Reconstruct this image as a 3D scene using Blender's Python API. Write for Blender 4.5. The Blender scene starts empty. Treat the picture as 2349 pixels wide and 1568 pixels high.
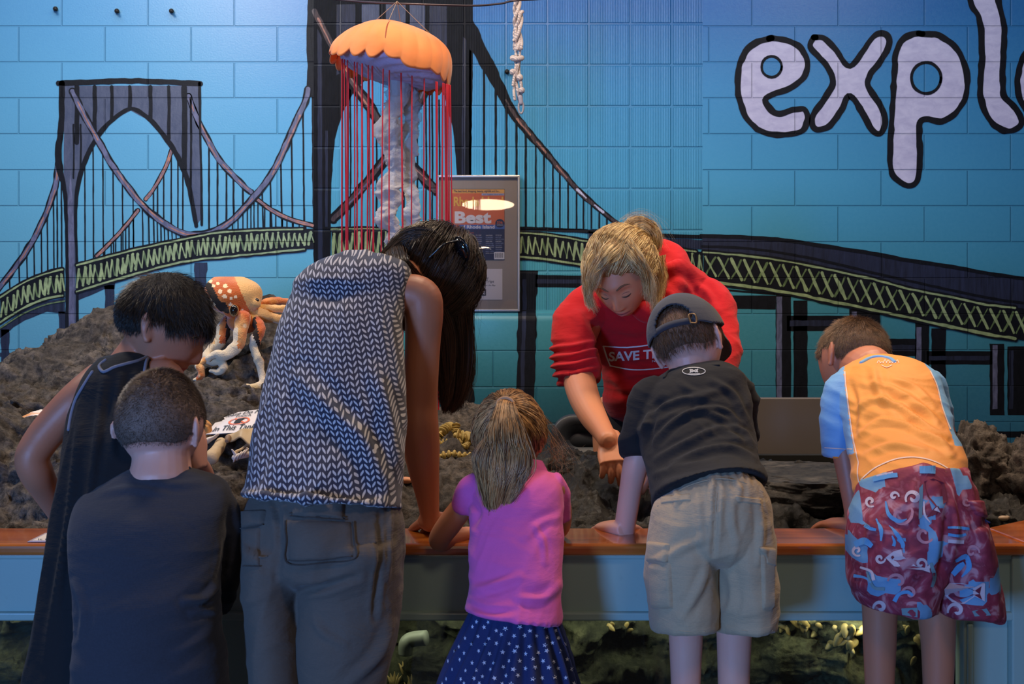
import bpy, math, random
import numpy as np
from mathutils import Vector, Matrix
from mathutils.bvhtree import BVHTree
from mathutils.geometry import tessellate_polygon
random.seed(7); RNG = np.random.default_rng(7)
SC = bpy.context.scene; COL = SC.collection
def s2l(c):
    c = c/255.0
    return c/12.92 if c <= 0.04045 else ((c+0.055)/1.055)**2.4
def rgb(r, g, b): return (s2l(r), s2l(g), s2l(b), 1.0)

# ---------------------------------------------------------------- camera
F, CX, YH, HC = 2600.0, 1174.5, 600.0, 1.45
cam = bpy.data.cameras.new('camera'); cam_o = bpy.data.objects.new('camera', cam); COL.objects.link(cam_o)
cam.sensor_width = 36; cam.lens = F/2349*36
cam_o.location = (0, 0, HC); cam_o.rotation_euler = (math.pi/2, 0, 0)
cam.shift_y = -(784-YH)/2349
cam.clip_start = 0.05
cam.dof.use_dof = True; cam.dof.focus_distance = 3.1; cam.dof.aperture_fstop = 9.0
SC.camera = cam_o

# ---------------------------------------------------------------- world, exposure, lamps
SC.view_settings.view_transform = 'Standard'; SC.view_settings.look = 'None'
SC.view_settings.gamma = 1; SC.view_settings.exposure = -0.27
SC.view_settings.use_curve_mapping = False
wld = bpy.data.worlds.new('World'); SC.world = wld; wld.use_nodes = True
wld.node_tree.nodes['Background'].inputs[0].default_value = (0.42, 0.50, 0.72, 1)
wld.node_tree.nodes['Background'].inputs[1].default_value = 0.075
def area(name, loc, target, sx, sy, power, color, shape='RECTANGLE', spread=180):
    l = bpy.data.lights.new(name, 'AREA'); l.shape = shape; l.size = sx; l.size_y = sy
    l.energy = power; l.color = color; l.spread = math.radians(spread)
    o = bpy.data.objects.new(name, l); COL.objects.link(o); o.location = loc
    o.rotation_euler = (Vector(target)-Vector(loc)).to_track_quat('-Z', 'Y').to_euler()
    return o
def spot(name, loc, target, power, color, deg, blend=0.6, r=0.06):
    l = bpy.data.lights.new(name, 'SPOT'); l.energy = power; l.color = color
    l.spot_size = math.radians(deg); l.spot_blend = blend; l.shadow_soft_size = r
    o = bpy.data.objects.new(name, l); COL.objects.link(o); o.location = loc
    o.rotation_euler = (Vector(target)-Vector(loc)).to_track_quat('-Z', 'Y').to_euler()
    return o
WARM = (1.0, 0.74, 0.50); BLUE = (0.17, 0.41, 1.0)
area('daylight_window', (-2.2, -2.6, 1.35), (0.1, 3.0, 0.8), 0.7, 1.1, 86, BLUE, spread=110)
area('ceiling_lamp', (0.7, 0.3, 3.2), (0.4, 2.6, 0.9), 0.5, 0.5, 12, WARM, 'DISK')
area('ceiling_lamp', (-1.7, 3.1, 3.3), (-1.6, 4.2, 1.0), 0.5, 0.5, 56, (1.0, .86, .72), 'DISK')
area('ceiling_lamp', (0.1, 3.0, 3.3), (0.0, 3.9, 1.0), 0.4, 0.4, 40, WARM, 'DISK')
area('ceiling_lamp', (1.9, 3.2, 3.3), (1.5, 3.7, 1.0), 0.4, 0.4, 15, (1.0, .8, .62), 'DISK')
area('rock_fill_light', (1.15, 2.9, 2.9), (1.05, 2.98, .9), 0.3, 0.3, 9, WARM, 'DISK', 90)  # added fill light, brightens the top of the flat rock
area('skylight', (-1.6, 3.9, 3.6), (-1.6, 5.3, 1.9), 1.6, 0.8, 34, (0.62, 0.80, 1.0))
area('skylight', (1.4, 3.9, 3.6), (1.2, 5.3, 2.2), 1.8, 0.6, 12, (0.55, 0.76, 1.0))
area('pendant_lamp', (-0.285, -3.0, 2.13), (-0.05, 5.3, 1.7), 0.62, 0.13, 6, WARM, 'ELLIPSE')
area('pendant_lamp', (-0.33, -3.0, 1.60), (-0.05, 5.3, 1.6), 0.16, 0.05, 1.5, WARM, 'ELLIPSE')
spot('tank_spot', (0.82, 2.54, 0.66), (0.75, 2.75, 0.60), 5, (1.0, .86, .50), 150, 1.0, .03)
area('tank_tube', (-0.2, 2.56, 0.70), (-0.2, 2.8, 0.45), 2.2, 0.03, 4.6, (1.0, .93, .62))

# ---------------------------------------------------------------- coordinates
def W(px, py, Y): return Vector(((px-CX)*Y/F, Y, HC-(py-YH)*Y/F))
def R(wpx, Y): return wpx*Y/F
# ---------------------------------------------------------------- numpy noise
def _h(i, j, k, s):
    n = (i*374761393 + j*668265263 + k*2147483647 + s*1274126177) & 0xffffffff
    n = ((n ^ (n >> 13))*1274126177) & 0xffffffff
    n = n ^ (n >> 16)
    return (n & 0xffffff)/float(0x7fffff)-1.0
def noise(p, s=0):
    p = np.asarray(p, float); i = np.floor(p).astype(np.int64); f = p-i; f = f*f*f*(f*(f*6-15)+10)
    r = 0
    for a in (0, 1):
        wa = f[:, 0] if a else 1-f[:, 0]
        for b in (0, 1):
            wb = f[:, 1] if b else 1-f[:, 1]
            for c in (0, 1):
                wc = f[:, 2] if c else 1-f[:, 2]
                r = r + wa*wb*wc*_h(i[:, 0]+a, i[:, 1]+b, i[:, 2]+c, s)
    return r
def fbm(p, oct=4, s=0, g=0.5):
    r = 0; a = 1.0; p = np.asarray(p, float)
    for o in range(oct): r = r+a*noise(p*(2.03**o), s+o); a *= g
    return r
def ridged(p, oct=4, s=0, g=0.55):
    r = 0; a = 1.0; p = np.asarray(p, float)
    for o in range(oct): r = r+a*(1-2*np.abs(noise(p*(2.03**o), s+o))); a *= g
    return r
def sstep(a, b, x):
    t = np.clip((x-a)/(b-a), 0, 1); return t*t*(3-2*t)
# ---------------------------------------------------------------- meshes
class MB:
    """collects vertices and faces, then becomes ONE mesh object"""
    def __init__(s): s.v = []; s.f = []; s.m = []
    def add(s, vs, fs, mat=0):
        o = len(s.v); s.v.extend([tuple(v) for v in vs])
        s.f.extend([tuple(i+o for i in f) for f in fs]); s.m.extend([mat]*len(fs)); return s
    def merge(s, o, mat=None):
        k = len(s.v); s.v.extend(o.v); s.f.extend([tuple(i+k for i in f) for f in o.f])
        s.m.extend(o.m if mat is None else [mat]*len(o.f)); return s
    def box(s, c, d, mat=0, rot=None):
        c = Vector(c); vs = []
        for x in (-.5, .5):
            for y in (-.5, .5):
                for z in (-.5, .5):
                    q = Vector((x*d[0], y*d[1], z*d[2]))
                    if rot is not None: q = rot @ q
                    vs.append(c+q)
        return s.add(vs, [(0,1,3,2), (4,6,7,5), (0,4,5,1), (2,3,7,6), (0,2,6,4), (1,5,7,3)], mat)
    def build(s, name, mats, parent=None, smooth=True, bevel=0):
        me = bpy.data.meshes.new(name); me.from_pydata(s.v, [], s.f)
        if not isinstance(mats, (list, tuple)): mats = [mats]
        for m in mats: me.materials.append(m)
        if len(mats) > 1: me.polygons.foreach_set('material_index', s.m)
        if smooth: me.polygons.foreach_set('use_smooth', [True]*len(me.polygons))
        me.update()
        o = bpy.data.objects.new(name, me); COL.objects.link(o); o.parent = parent
        if bevel:
            b = o.modifiers.new('b', 'BEVEL'); b.width = bevel; b.segments = 3; b.limit_method = 'ANGLE'
        return o
def catmull(P, n):
    """resample rows of P (k,d) to n rows"""
    P = np.asarray(P, float); k = len(P)
    if k == 2: return P[0]+(P[1]-P[0])*np.linspace(0, 1, n)[:, None]
    t = np.linspace(0, k-1, n); i = np.clip(t.astype(int), 0, k-2); u = (t-i)[:, None]
    Pe = np.vstack([2*P[0]-P[1], P, 2*P[-1]-P[-2]])
    a, b, c, d = Pe[i], Pe[i+1], Pe[i+2], Pe[i+3]
    return .5*((2*b)+(c-a)*u+(2*a-5*b+4*c-d)*u**2+(3*b-3*c+d-a)*u**3)
def loft(rings, n=40, m=None, exp=2.0, cap=True):
    """rings: rows of (cx,cy,cz, ux,uy,uz, vx,vy,vz)"""
    A = np.asarray(rings, float); m = m or max(3, len(A)*8); A = catmull(A, m)
    th = np.linspace(0, 2*math.pi, n, endpoint=False); c, s_ = np.cos(th), np.sin(th)
    cc = np.sign(c)*np.abs(c)**(2/exp); ss = np.sign(s_)*np.abs(s_)**(2/exp)
    V = A[:, None, 0:3]+cc[None, :, None]*A[:, None, 3:6]+ss[None, :, None]*A[:, None, 6:9]
    mb = MB(); vs = V.reshape(-1, 3).tolist(); fs = []
    for i in range(m-1):
        for j in range(n):
            fs.append((i*n+j, i*n+(j+1) % n, (i+1)*n+(j+1) % n, (i+1)*n+j))
    if cap:
        a = len(vs); vs += [A[0, :3].tolist(), A[-1, :3].tolist()]
        for j in range(n):
            fs.append((a, (j+1) % n, j)); fs.append((a+1, (m-1)*n+j, (m-1)*n+(j+1) % n))
    mb.add(vs, fs); return mb
def pix_rings(rows):
    """rows: (xl, yl, xr, yr, Y, depth_half[, Yr_offset[, vz]]) in photo pixels at distance Y"""
    out = []
    for r in rows:
        xl, yl, xr, yr, Y, d = r[:6]; dy = r[6] if len(r) > 6 else 0; vz = r[7] if len(r) > 7 else 0
        a = W(xl, yl, Y-dy); b = W(xr, yr, Y+dy); c = (a+b)/2; u = (b-a)/2
        out.append((*c, *u, 0, d, vz))
    return out
def tube(pts, rad, n=12, m=None, round_ends=True, flat=None, cap=True):
    """pts (k,3), rad (k,) metres"""
    P = np.array([tuple(p) for p in pts], float); rd = np.array(rad, float)
    if rd.ndim == 0: rd = np.full(len(P), float(rd))
    m = m or max(4, len(P)*6)
    A = catmull(np.column_stack([P, rd]), m) if len(P) > 2 or m != len(P) else np.column_stack([P, rd])
    A[:, 3] = np.maximum(A[:, 3], 1e-4)
    if round_ends:
        t0 = A[0, :3]-A[1, :3]; t0 /= max(np.linalg.norm(t0), 1e-9); t1 = A[-1, :3]-A[-2, :3]; t1 /= max(np.linalg.norm(t1), 1e-9)
        e0 = [np.r_[A[0, :3]+t0*A[0, 3]*k, A[0, 3]*q] for k, q in ((.97, .22), (.72, .69), (.38, .92))]
        e1 = [np.r_[A[-1, :3]+t1*A[-1, 3]*k, A[-1, 3]*q] for k, q in ((.38, .92), (.72, .69), (.97, .22))]
        A = np.vstack([e0, A, e1]); m = len(A)
    T = np.gradient(A[:, :3], axis=0); T /= np.maximum(np.linalg.norm(T, axis=1), 1e-9)[:, None]
    up = np.array([0, 0, 1.0]) if abs(T[0, 2]) < .9 else np.array([0, 1.0, 0])
    N = np.zeros_like(T); nn = np.cross(T[0], up); nn /= np.linalg.norm(nn)
    for i in range(m):
        nn = nn-T[i]*nn.dot(T[i]); nn /= max(np.linalg.norm(nn), 1e-9); N[i] = nn
    B = np.cross(T, N); th = np.linspace(0, 2*math.pi, n, endpoint=False)
    fl = 1.0 if flat is None else flat
    V = A[:, None, :3]+A[:, None, 3:4]*(np.cos(th)[None, :, None]*N[:, None]+fl*np.sin(th)[None, :, None]*B[:, None])
    vs = V.reshape(-1, 3).tolist(); fs = []
    for i in range(m-1):
        for j in range(n): fs.append((i*n+j, i*n+(j+1) % n, (i+1)*n+(j+1) % n, (i+1)*n+j))
    if cap:
        fs.append(tuple(range(n))[::-1]); fs.append(tuple((m-1)*n+j for j in range(n)))
    return MB().add(vs, fs)
def pix_tube(rows, n=16, m=None, **k):
    """rows: (px, py, Y, width_px)"""
    return tube([W(a, b, Y) for a, b, Y, w in rows], [R(w, Y)/2 for a, b, Y, w in rows], n, m, **k)
def ball(c, r, n=20, rot=None):
    c = Vector(c); r = (r, r, r) if not isinstance(r, (tuple, list)) else r
    vs = []; fs = []; m = n
    for i in range(1, m):
        a = math.pi*i/m
        for j in range(n):
            b = 2*math.pi*j/n; q = Vector((r[0]*math.sin(a)*math.cos(b), r[1]*math.sin(a)*math.sin(b), r[2]*math.cos(a)))
            if rot is not None: q = rot @ q
            vs.append(c+q)
    for i in range(m-2):
        for j in range(n): fs.append((i*n+j, (i+1)*n+j, (i+1)*n+(j+1) % n, i*n+(j+1) % n))
    t = Vector((0, 0, r[2])); t = rot @ t if rot is not None else t
    a = len(vs); vs += [c+t, c-t]
    for j in range(n): fs.append((a, j, (j+1) % n)); fs.append((a+1, (m-2)*n+(j+1) % n, (m-2)*n+j))
    return MB().add(vs, fs)
def fuse(parts, voxel=0.004, smooth=6, factor=0.5, keep=None):
    """voxel union of closed shapes -> (V array, face list)"""
    mb = MB()
    for p in parts: mb.merge(p)
    o = mb.build('tmp', [], None, False)
    r = o.modifiers.new('r', 'REMESH'); r.mode = 'VOXEL'; r.voxel_size = voxel; r.adaptivity = 0
    if smooth:
        s = o.modifiers.new('s', 'SMOOTH'); s.factor = factor; s.iterations = smooth
    dg = bpy.context.evaluated_depsgraph_get(); dg.update()
    me = bpy.data.meshes.new_from_object(o.evaluated_get(dg))
    V = np.empty(len(me.vertices)*3); me.vertices.foreach_get('co', V)
    me0 = o.data; bpy.data.objects.remove(o); bpy.data.meshes.remove(me0)
    return me, V.reshape(-1, 3)
def normals(me):
    N = np.empty(len(me.vertices)*3); me.vertices.foreach_get('normal', N); return N.reshape(-1, 3)
def setv(me, V): me.vertices.foreach_set('co', np.ascontiguousarray(V, dtype=float).ravel()); me.update()
def finish(me, name, mats, parent=None, facemat=None):
    me.name = name; me.materials.clear()
    for m in (mats if isinstance(mats, (list, tuple)) else [mats]): me.materials.append(m)
    me.polygons.foreach_set('use_smooth', [True]*len(me.polygons))
    if facemat is not None: me.polygons.foreach_set('material_index', np.asarray(facemat, dtype=np.int32))
    me.update(); o = bpy.data.objects.new(name, me); COL.objects.link(o); o.parent = parent; return o
def fcent(me):
    C = np.empty(len(me.polygons)*3); me.polygons.foreach_get('center', C); return C.reshape(-1, 3)
def bvh_of(me): return BVHTree.FromPolygons([v.co.copy() for v in me.vertices], [tuple(p.vertices) for p in me.polygons])
# tagging
def tag(o, label, cat, group=None, kind=None):
    o['label'] = label; o['category'] = cat
    if group: o['group'] = group
    if kind: o['kind'] = kind
    return o
def thing(name, label, cat, loc=(0, 0, 0), group=None):
    o = bpy.data.objects.new(name, None); COL.objects.link(o); o.empty_display_size = .05
    return tag(o, label, cat, group)
def struct(o): o['kind'] = 'structure'; return o
# ---------------------------------------------------------------- materials
class NT:
    def __init__(s, name):
        s.m = bpy.data.materials.new(name); s.m.use_nodes = True; s.t = s.m.node_tree
        s.b = s.t.nodes['Principled BSDF']; s.out = s.t.nodes['Material Output']
    def n(s, kind, **k):
        nd = s.t.nodes.new('ShaderNode'+kind)
        for a, v in k.items():
            if a.startswith('i_'): s.put(nd.inputs[a[2:].replace('_', ' ')], v)
            else: setattr(nd, a, v)
        return nd
    def put(s, sock, v):
        if isinstance(v, bpy.types.NodeSocket): s.t.links.new(v, sock)
        else: sock.default_value = v
    def math(s, op, a, b=0.0, c=None):
        nd = s.n('Math', operation=op); s.put(nd.inputs[0], a); s.put(nd.inputs[1], b)
        if c is not None: s.put(nd.inputs[2], c)
        return nd.outputs[0]
    def mix(s, f, a, b):
        nd = s.n('Mix', data_type='RGBA'); s.put(nd.inputs[0], f); s.put(nd.inputs[6], a); s.put(nd.inputs[7], b); return nd.outputs[2]
    def ramp(s, f, stops):
        nd = s.n('ValToRGB'); s.put(nd.inputs[0], f); e = nd.color_ramp.elements
        e[0].position, e[0].color = stops[0]; e[1].position, e[1].color = stops[-1]
        for p, c in stops[1:-1]: x = e.new(p); x.color = c
        return nd.outputs[0]
    def pos(s): return s.n('NewGeometry').outputs['Position']
    def obj(s, scale=None):
        o = s.n('TexCoord').outputs['Object']
        if scale is not None:
            mp = s.n('Mapping'); s.put(mp.inputs[0], o); mp.inputs[3].default_value = scale; return mp.outputs[0]
        return o
    def noise(s, scale, detail=4, rough=.5, vec=None, dist=0):
        nd = s.n('TexNoise'); nd.inputs['Scale'].default_value = scale; nd.inputs['Detail'].default_value = detail
        nd.inputs['Roughness'].default_value = rough; nd.inputs['Distortion'].default_value = dist
        s.put(nd.inputs['Vector'], vec if vec is not None else s.obj()); return nd.outputs[0]
    def bump(s, h, strength=.3, dist=.002, prev=None):
        nd = s.n('Bump'); nd.inputs['Strength'].default_value = strength; nd.inputs['Distance'].default_value = dist
        s.put(nd.inputs['Height'], h)
        if prev is not None: s.put(nd.inputs['Normal'], prev)
        return nd.outputs[0]
    def done(s, col=None, rough=.7, normal=None, **k):
        if col is not None: s.put(s.b.inputs['Base Color'], col)
        s.put(s.b.inputs['Roughness'], rough)
        if normal is not None: s.put(s.b.inputs['Normal'], normal)
        for a, v in k.items(): s.put(s.b.inputs[a.replace('_', ' ')], v)
        return s.m
def mul(c, f): return (c[0]*f, c[1]*f, c[2]*f, 1)
def plain(name, col, rough=.6, nscale=60, amt=.12, bump=0.15, bdist=.001, **k):
    t = NT(name); n = t.noise(nscale, 4)
    c = t.mix(n, mul(col, 1-amt), mul(col, 1+amt)); return t.done(c, rough, t.bump(t.noise(nscale*3), bump, bdist), **k)
def cloth(name, col, thread=900, fold=.35, rough=.9, amt=.1, sheen=.15, foldscale=(7, 7, 16)):
    t = NT(name); o = t.obj()
    big = t.noise(1, 5, .55, t.obj(foldscale), .4)
    wv = t.n('TexWave', wave_type='BANDS', bands_direction='Z'); t.put(wv.inputs['Vector'], o); wv.inputs['Scale'].default_value = thread/6.3; wv.inputs['Distortion'].default_value = 1.5
    fz = t.noise(350, 3)
    c = t.mix(fz, mul(col, 1-amt), mul(col, 1+amt))
    b1 = t.bump(big, fold, .02); b2 = t.bump(wv.outputs[1], .12, .0006, b1)
    return t.done(c, rough, b2, Sheen_Weight=sheen, Sheen_Roughness=.5)
def skin(name, col, red=None):
    t = NT(name); n = t.noise(9, 4); n2 = t.noise(120, 3)
    red = red or (col[0]*1.06, col[1]*.80, col[2]*.74, 1)
    c = t.mix(t.math('MULTIPLY', n, .8), col, red); c = t.mix(t.math('MULTIPLY', n2, .25), c, mul(col, .8))
    return t.done(c, .48, t.bump(t.noise(420, 3), .12, .0006), Subsurface_Weight=.12, Subsurface_Radius=(.012, .005, .003), Subsurface_Scale=.4)
def hairm(name, c1, c2, rough=.38, coat=.0, sc=60, bias=0.0):
    t = NT(name); n = t.noise(1, 3, .5, t.obj((sc, sc, sc*.12))); ri = t.n('NewGeometry').outputs['Random Per Island']
    f = t.math('ADD', t.math('MULTIPLY', n, .62), t.math('MULTIPLY', ri, .38))
    return t.done(t.ramp(f, [(.34+bias, c1), (.64+bias, c2)]), rough, Specular_IOR_Level=.6)
def glass(name, tint=(.9, .97, .95, 1), refl=1.0):
    t = NT(name); tr = t.n('BsdfTransparent'); tr.inputs[0].default_value = tint
    gl = t.n('BsdfGlossy'); gl.inputs['Roughness'].default_value = .01; fr = t.n('Fresnel'); fr.inputs[0].default_value = 1.45
    mx = t.n('MixShader'); t.put(mx.inputs[0], t.math('MULTIPLY', fr.outputs[0], refl)); t.put(mx.inputs[1], tr.outputs[0]); t.put(mx.inputs[2], gl.outputs[0])
    t.put(t.out.inputs[0], mx.outputs[0]); return t.m
# ================================================================= wall with its mural
YW = 5.3; PXW = YW/F
ZS = W(0, 712, YW).z; XS0, XS1 = W(720, 0, YW).x, W(1612, 0, YW).x
def wall_nodes(t):
    p = t.pos(); sx = t.n('SeparateXYZ'); t.put(sx.inputs[0], p); x, z = sx.outputs[0], sx.outputs[2]
    def brick(x0, z0, w, h, off, mort):
        cb = t.n('CombineXYZ'); t.put(cb.inputs[0], t.math('SUBTRACT', x, x0)); t.put(cb.inputs[1], t.math('SUBTRACT', z, z0))
        b = t.n('TexBrick'); b.offset = off; t.put(b.inputs['Vector'], cb.outputs[0]); b.inputs['Scale'].default_value = 1
        b.inputs['Mortar Size'].default_value = mort; b.inputs['Mortar Smooth'].default_value = .6
        b.inputs['Brick Width'].default_value = w; b.inputs['Row Height'].default_value = h
        return b.outputs['Fac']
    run = brick(-1.9004-4.04, 1.5417-.1682*10, .4036, .1682, .5, .0045)
    stk = brick(W(1256, 0, YW).x-.1936*16, W(0, 54.6, YW).z-.1932*12, .1936, .1932, 0.0, .0075)
    inx = t.math('MULTIPLY', t.math('GREATER_THAN', x, XS0), t.math('LESS_THAN', x, XS1))
    fl = t.math('MULTIPLY', inx, t.math('GREATER_THAN', z, ZS+.004))
    joint = t.math('ADD', t.math('MULTIPLY', run, t.math('SUBTRACT', 1.0, fl)), t.math('MULTIPLY', stk, fl))
    rib = t.math('MULTIPLY', t.math('SINE', t.math('MULTIPLY', x, 2*math.pi/.00775)), t.math('MULTIPLY', fl, t.math('SUBTRACT', 1.0, stk)))
    h = t.math('ADD', t.math('MULTIPLY', joint, -1.0), t.math('MULTIPLY', rib, .30))
    nb = t.bump(h, .85, .004)
    pitted = t.bump(t.noise(130, 5, .65, p), .30, .0022, nb)
    return x, z, joint, rib, fl, pitted, p
def paint(name, c1, c2=None, rough=.42, streak=None, spec=.4):
    t = NT(name); x, z, joint, rib, fl, nb, p = wall_nodes(t); c2 = c2 or mul(c1, .8)
    mp = t.n('Mapping'); t.put(mp.inputs[0], p); mp.inputs[3].default_value = streak or (14, 1, 5)
    f = t.ramp(t.noise(3.0, 6, .65, mp.outputs[0], .5), [(.34, (0, 0, 0, 1)), (.66, (1, 1, 1, 1))])
    c = t.mix(f, c1, c2); c = t.mix(t.math('MULTIPLY', joint, .25), c, mul(c2, .45))
    return t.done(c, rough, nb, Specular_IOR_Level=spec)
def wall_paint():
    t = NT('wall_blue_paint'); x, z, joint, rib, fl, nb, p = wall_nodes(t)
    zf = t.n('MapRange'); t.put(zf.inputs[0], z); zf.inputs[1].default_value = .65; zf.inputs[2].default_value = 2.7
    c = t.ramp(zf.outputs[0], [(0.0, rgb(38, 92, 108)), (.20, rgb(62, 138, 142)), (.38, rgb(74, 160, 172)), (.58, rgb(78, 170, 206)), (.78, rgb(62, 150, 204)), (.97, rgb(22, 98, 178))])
    xl = t.n('MapRange'); t.put(xl.inputs[0], x); xl.inputs[1].default_value = -1.5; xl.inputs[2].default_value = -.6  # left side bluer: the daylight wash is mixed into the paint colour
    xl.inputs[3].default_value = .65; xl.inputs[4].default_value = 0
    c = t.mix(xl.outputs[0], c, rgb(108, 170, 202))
    xr = t.n('MapRange'); t.put(xr.inputs[0], x); xr.inputs[1].default_value = .85; xr.inputs[2].default_value = 2.4  # right side darker: the weaker light there is mixed into the colour
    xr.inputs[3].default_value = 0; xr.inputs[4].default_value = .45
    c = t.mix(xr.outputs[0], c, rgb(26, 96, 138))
    n = t.noise(1.6, 5, .6, p); c = t.mix(t.math('MULTIPLY', n, .30), c, rgb(40, 120, 175))
    n2 = t.noise(60, 4, .6, p); c = t.mix(t.math('MULTIPLY', n2, .18), c, rgb(120, 190, 215))
    c = t.mix(t.math('MULTIPLY', joint, .22), c, rgb(20, 85, 125))
    return t.done(c, .36, nb, Specular_IOR_Level=.55)
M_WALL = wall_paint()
M_BLACK = paint('mural_black', rgb(8, 10, 17), rgb(17, 19, 28), rough=.55, spec=.25)
M_SLATE = paint('mural_slate', rgb(84, 90, 112), rgb(66, 74, 98))
M_DSLATE = paint('mural_dark_slate', rgb(44, 50, 74), rgb(30, 33, 48), streak=(20, 1, 1.5))
M_LAV = paint('mural_lavender', rgb(112, 114, 146), rgb(76, 78, 102))
M_ORG = paint('mural_orange', rgb(190, 130, 104), rgb(122, 96, 104))
M_GRN = paint('mural_green', rgb(166, 184, 134), rgb(122, 140, 100), streak=(8, 1, 8))
M_GRN2 = paint('mural_green_thin', rgb(118, 140, 90), rgb(70, 88, 60), streak=(30, 1, 6))
M_WHITE = paint('mural_white', rgb(214, 210, 232), rgb(190, 186, 214), streak=(5, 1, 9))
M_BROWN = paint('mural_brown', rgb(92, 74, 74), rgb(46, 40, 48), streak=(20, 1, 5))
MUR = [M_BLACK, M_SLATE, M_DSLATE, M_LAV, M_ORG, M_GRN, M_GRN2, M_WHITE, M_BROWN, M_WALL]
BK, SL, DS, LV, OR, GR, G2, WH, BR, WB = range(10)
wb = MB()
wb.box((0, YW+.06, 1.6), (8.4, .12, 3.2))
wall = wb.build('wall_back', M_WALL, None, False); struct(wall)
# projecting lower course with a bullnose, inside the fluted bay
sb = MB(); SD = .05; x0, x1 = XS0, XS1; prof = [(YW+.01, ZS)]
for k in range(9):
    a = math.pi/2*k/8; prof.append((YW-SD+SD*(1-math.sin(a)), ZS-SD*(1-math.cos(a))))
prof += [(YW-SD, 0), (YW+.01, 0)]
n_ = len(prof); vs = [(x0, y, z) for y, z in prof]+[(x1, y, z) for y, z in prof]
fs = [(i, (i+1) % n_, n_+(i+1) % n_, n_+i) for i in range(n_)]+[tuple(range(n_))[::-1], tuple(range(n_, 2*n_))]
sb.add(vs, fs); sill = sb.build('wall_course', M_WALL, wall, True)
import bmesh as _bm
_b = _bm.new(); _b.from_mesh(sill.data); _bm.ops.recalc_face_normals(_b, faces=_b.faces); _b.to_mesh(sill.data); _b.free()
for p_ in sill.data.polygons[-4:]: p_.use_smooth = False

def Z1(L): return [(a/1.96, b/1.96) for a, b in L]
def Z2(L): return [(650+a/1.96, b/1.96) for a, b in L]
def Z3(L): return [(1550+a/1.5683, b/1.568) for a, b in L]
mural = {'bridge': MB(), 'letters': MB()}
cur = 'bridge'; WOB = 1.0
def wp(px, py, layer):
    Y = YW-.0006*layer
    if XS0 < (px-CX)*PXW < XS1 and py > 712:
        dz = ZS-W(px, py, Y).z
        Y = YW-.0006*layer-(SD*math.sqrt(max(0, 1-(1-min(1, dz/SD))**2)) if dz < SD else SD)
    return W(px, py, Y)
def wob(x, y, s):
    q = np.array([[x*.055, y*.055, s*7.1]]); return float(noise(q, 3)[0])
def fillp(P, mat, layer=2, curve=0, wobble=0.8):
    P = np.array(P, float)
    if curve: P = catmull(np.vstack([P, P[:1]]), len(P)*curve+1)[:-1]
    out = []
    k = len(P)
    for i in range(k):
        a, b = P[i], P[(i+1) % k]; d = np.linalg.norm(b-a); m = max(1, int(d/14))
        for j in range(m):
            q = a+(b-a)*j/m; out.append((q[0]+wob(q[0]*2, q[1]*2, mat)*wobble, q[1]+wob(q[0]*2, q[1]*2, mat+5)*wobble))
    V = [wp(x, y, layer) for x, y in out]
    tris = tessellate_polygon([[Vector((v.x, v.z, 0)) for v in V]])
    mural[cur].add(V, [tuple(t) for t in tris], mat)
def stroke(P, w, mat, layer=1, curve=True, wobble=.10, round_=True, dens=7):
    """w: width px, number or list along the points"""
    P = np.array(P, float); wd = np.full(len(P), float(w)) if np.isscalar(w) else np.array(w, float)
    L = np.sum(np.linalg.norm(np.diff(P, axis=0), axis=1)); m = max(3, int(L/dens))
    A = np.column_stack([P, wd]); 
    if curve and len(P) > 2: A = catmull(A, m)
    else:
        s = np.r_[0, np.cumsum(np.linalg.norm(np.diff(P, axis=0), axis=1))]; t = np.linspace(0, s[-1], m)
        A = np.column_stack([np.interp(t, s, A[:, k]) for k in range(3)])
    T = np.gradient(A[:, :2], axis=0); T /= np.maximum(np.linalg.norm(T, axis=1), 1e-6)[:, None]
    N = np.column_stack([-T[:, 1], T[:, 0]]); sd = hash((round(P[0][0]), round(P[0][1]), mat)) % 997
    w1 = A[:, 2]*(.5+wobble*noise(np.column_stack([A[:, 0]*.06, A[:, 1]*.06, np.full(m, sd)]), 1))
    w2 = A[:, 2]*(.5+wobble*noise(np.column_stack([A[:, 0]*.06, A[:, 1]*.06, np.full(m, sd+9.)]), 2))
    Lp = A[:, :2]+N*w1[:, None]; Rp = A[:, :2]-N*w2[:, None]
    V = [wp(x, y, layer) for x, y in Lp]+[wp(x, y, layer) for x, y in Rp]
    F_ = [(i, m+i, m+i+1, i+1) for i in range(m-1)]
    if round_:
        for e, sgn in ((0, -1), (m-1, 1)):
            c = A[e, :2]; r = A[e, 2]/2; b0 = len(V); V.append(wp(c[0], c[1], layer)); K = 8
            for k in range(K+1):
                th = math.pi*k/K; d = N[e]*math.cos(th)*r+T[e]*sgn*math.sin(th)*r; V.append(wp(c[0]+d[0], c[1]+d[1], layer))
            F_ += [(b0, b0+1+k, b0+2+k) for k in range(K)]
    mural[cur].add(V, F_, mat)
def cable(P, wo, wi, inner=(LV, OR), layer=2, hl=True):
    stroke(P, wo, BK, layer); stroke(P, wi, inner[0], layer+1, wobble=.16)
    if hl and len(inner) > 1:
        A = catmull(np.array(P, float), 40)
        for s in range(1, 36, 7):
            e = min(39, s+5+(s*7) % 3); off = ((s % 3)-1)*np.mean(wi)*.22
            stroke([(q[0]+off, q[1]) for q in A[s:e:2]], [np.mean(wi)*.28]*len(A[s:e:2]), inner[1], layer+2, wobble=.35)
def yat(P, x):
    A = catmull(np.array(P, float), 80); A = A[np.argsort(A[:, 0])]; return float(np.interp(x, A[:, 0], A[:, 1]))
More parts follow.
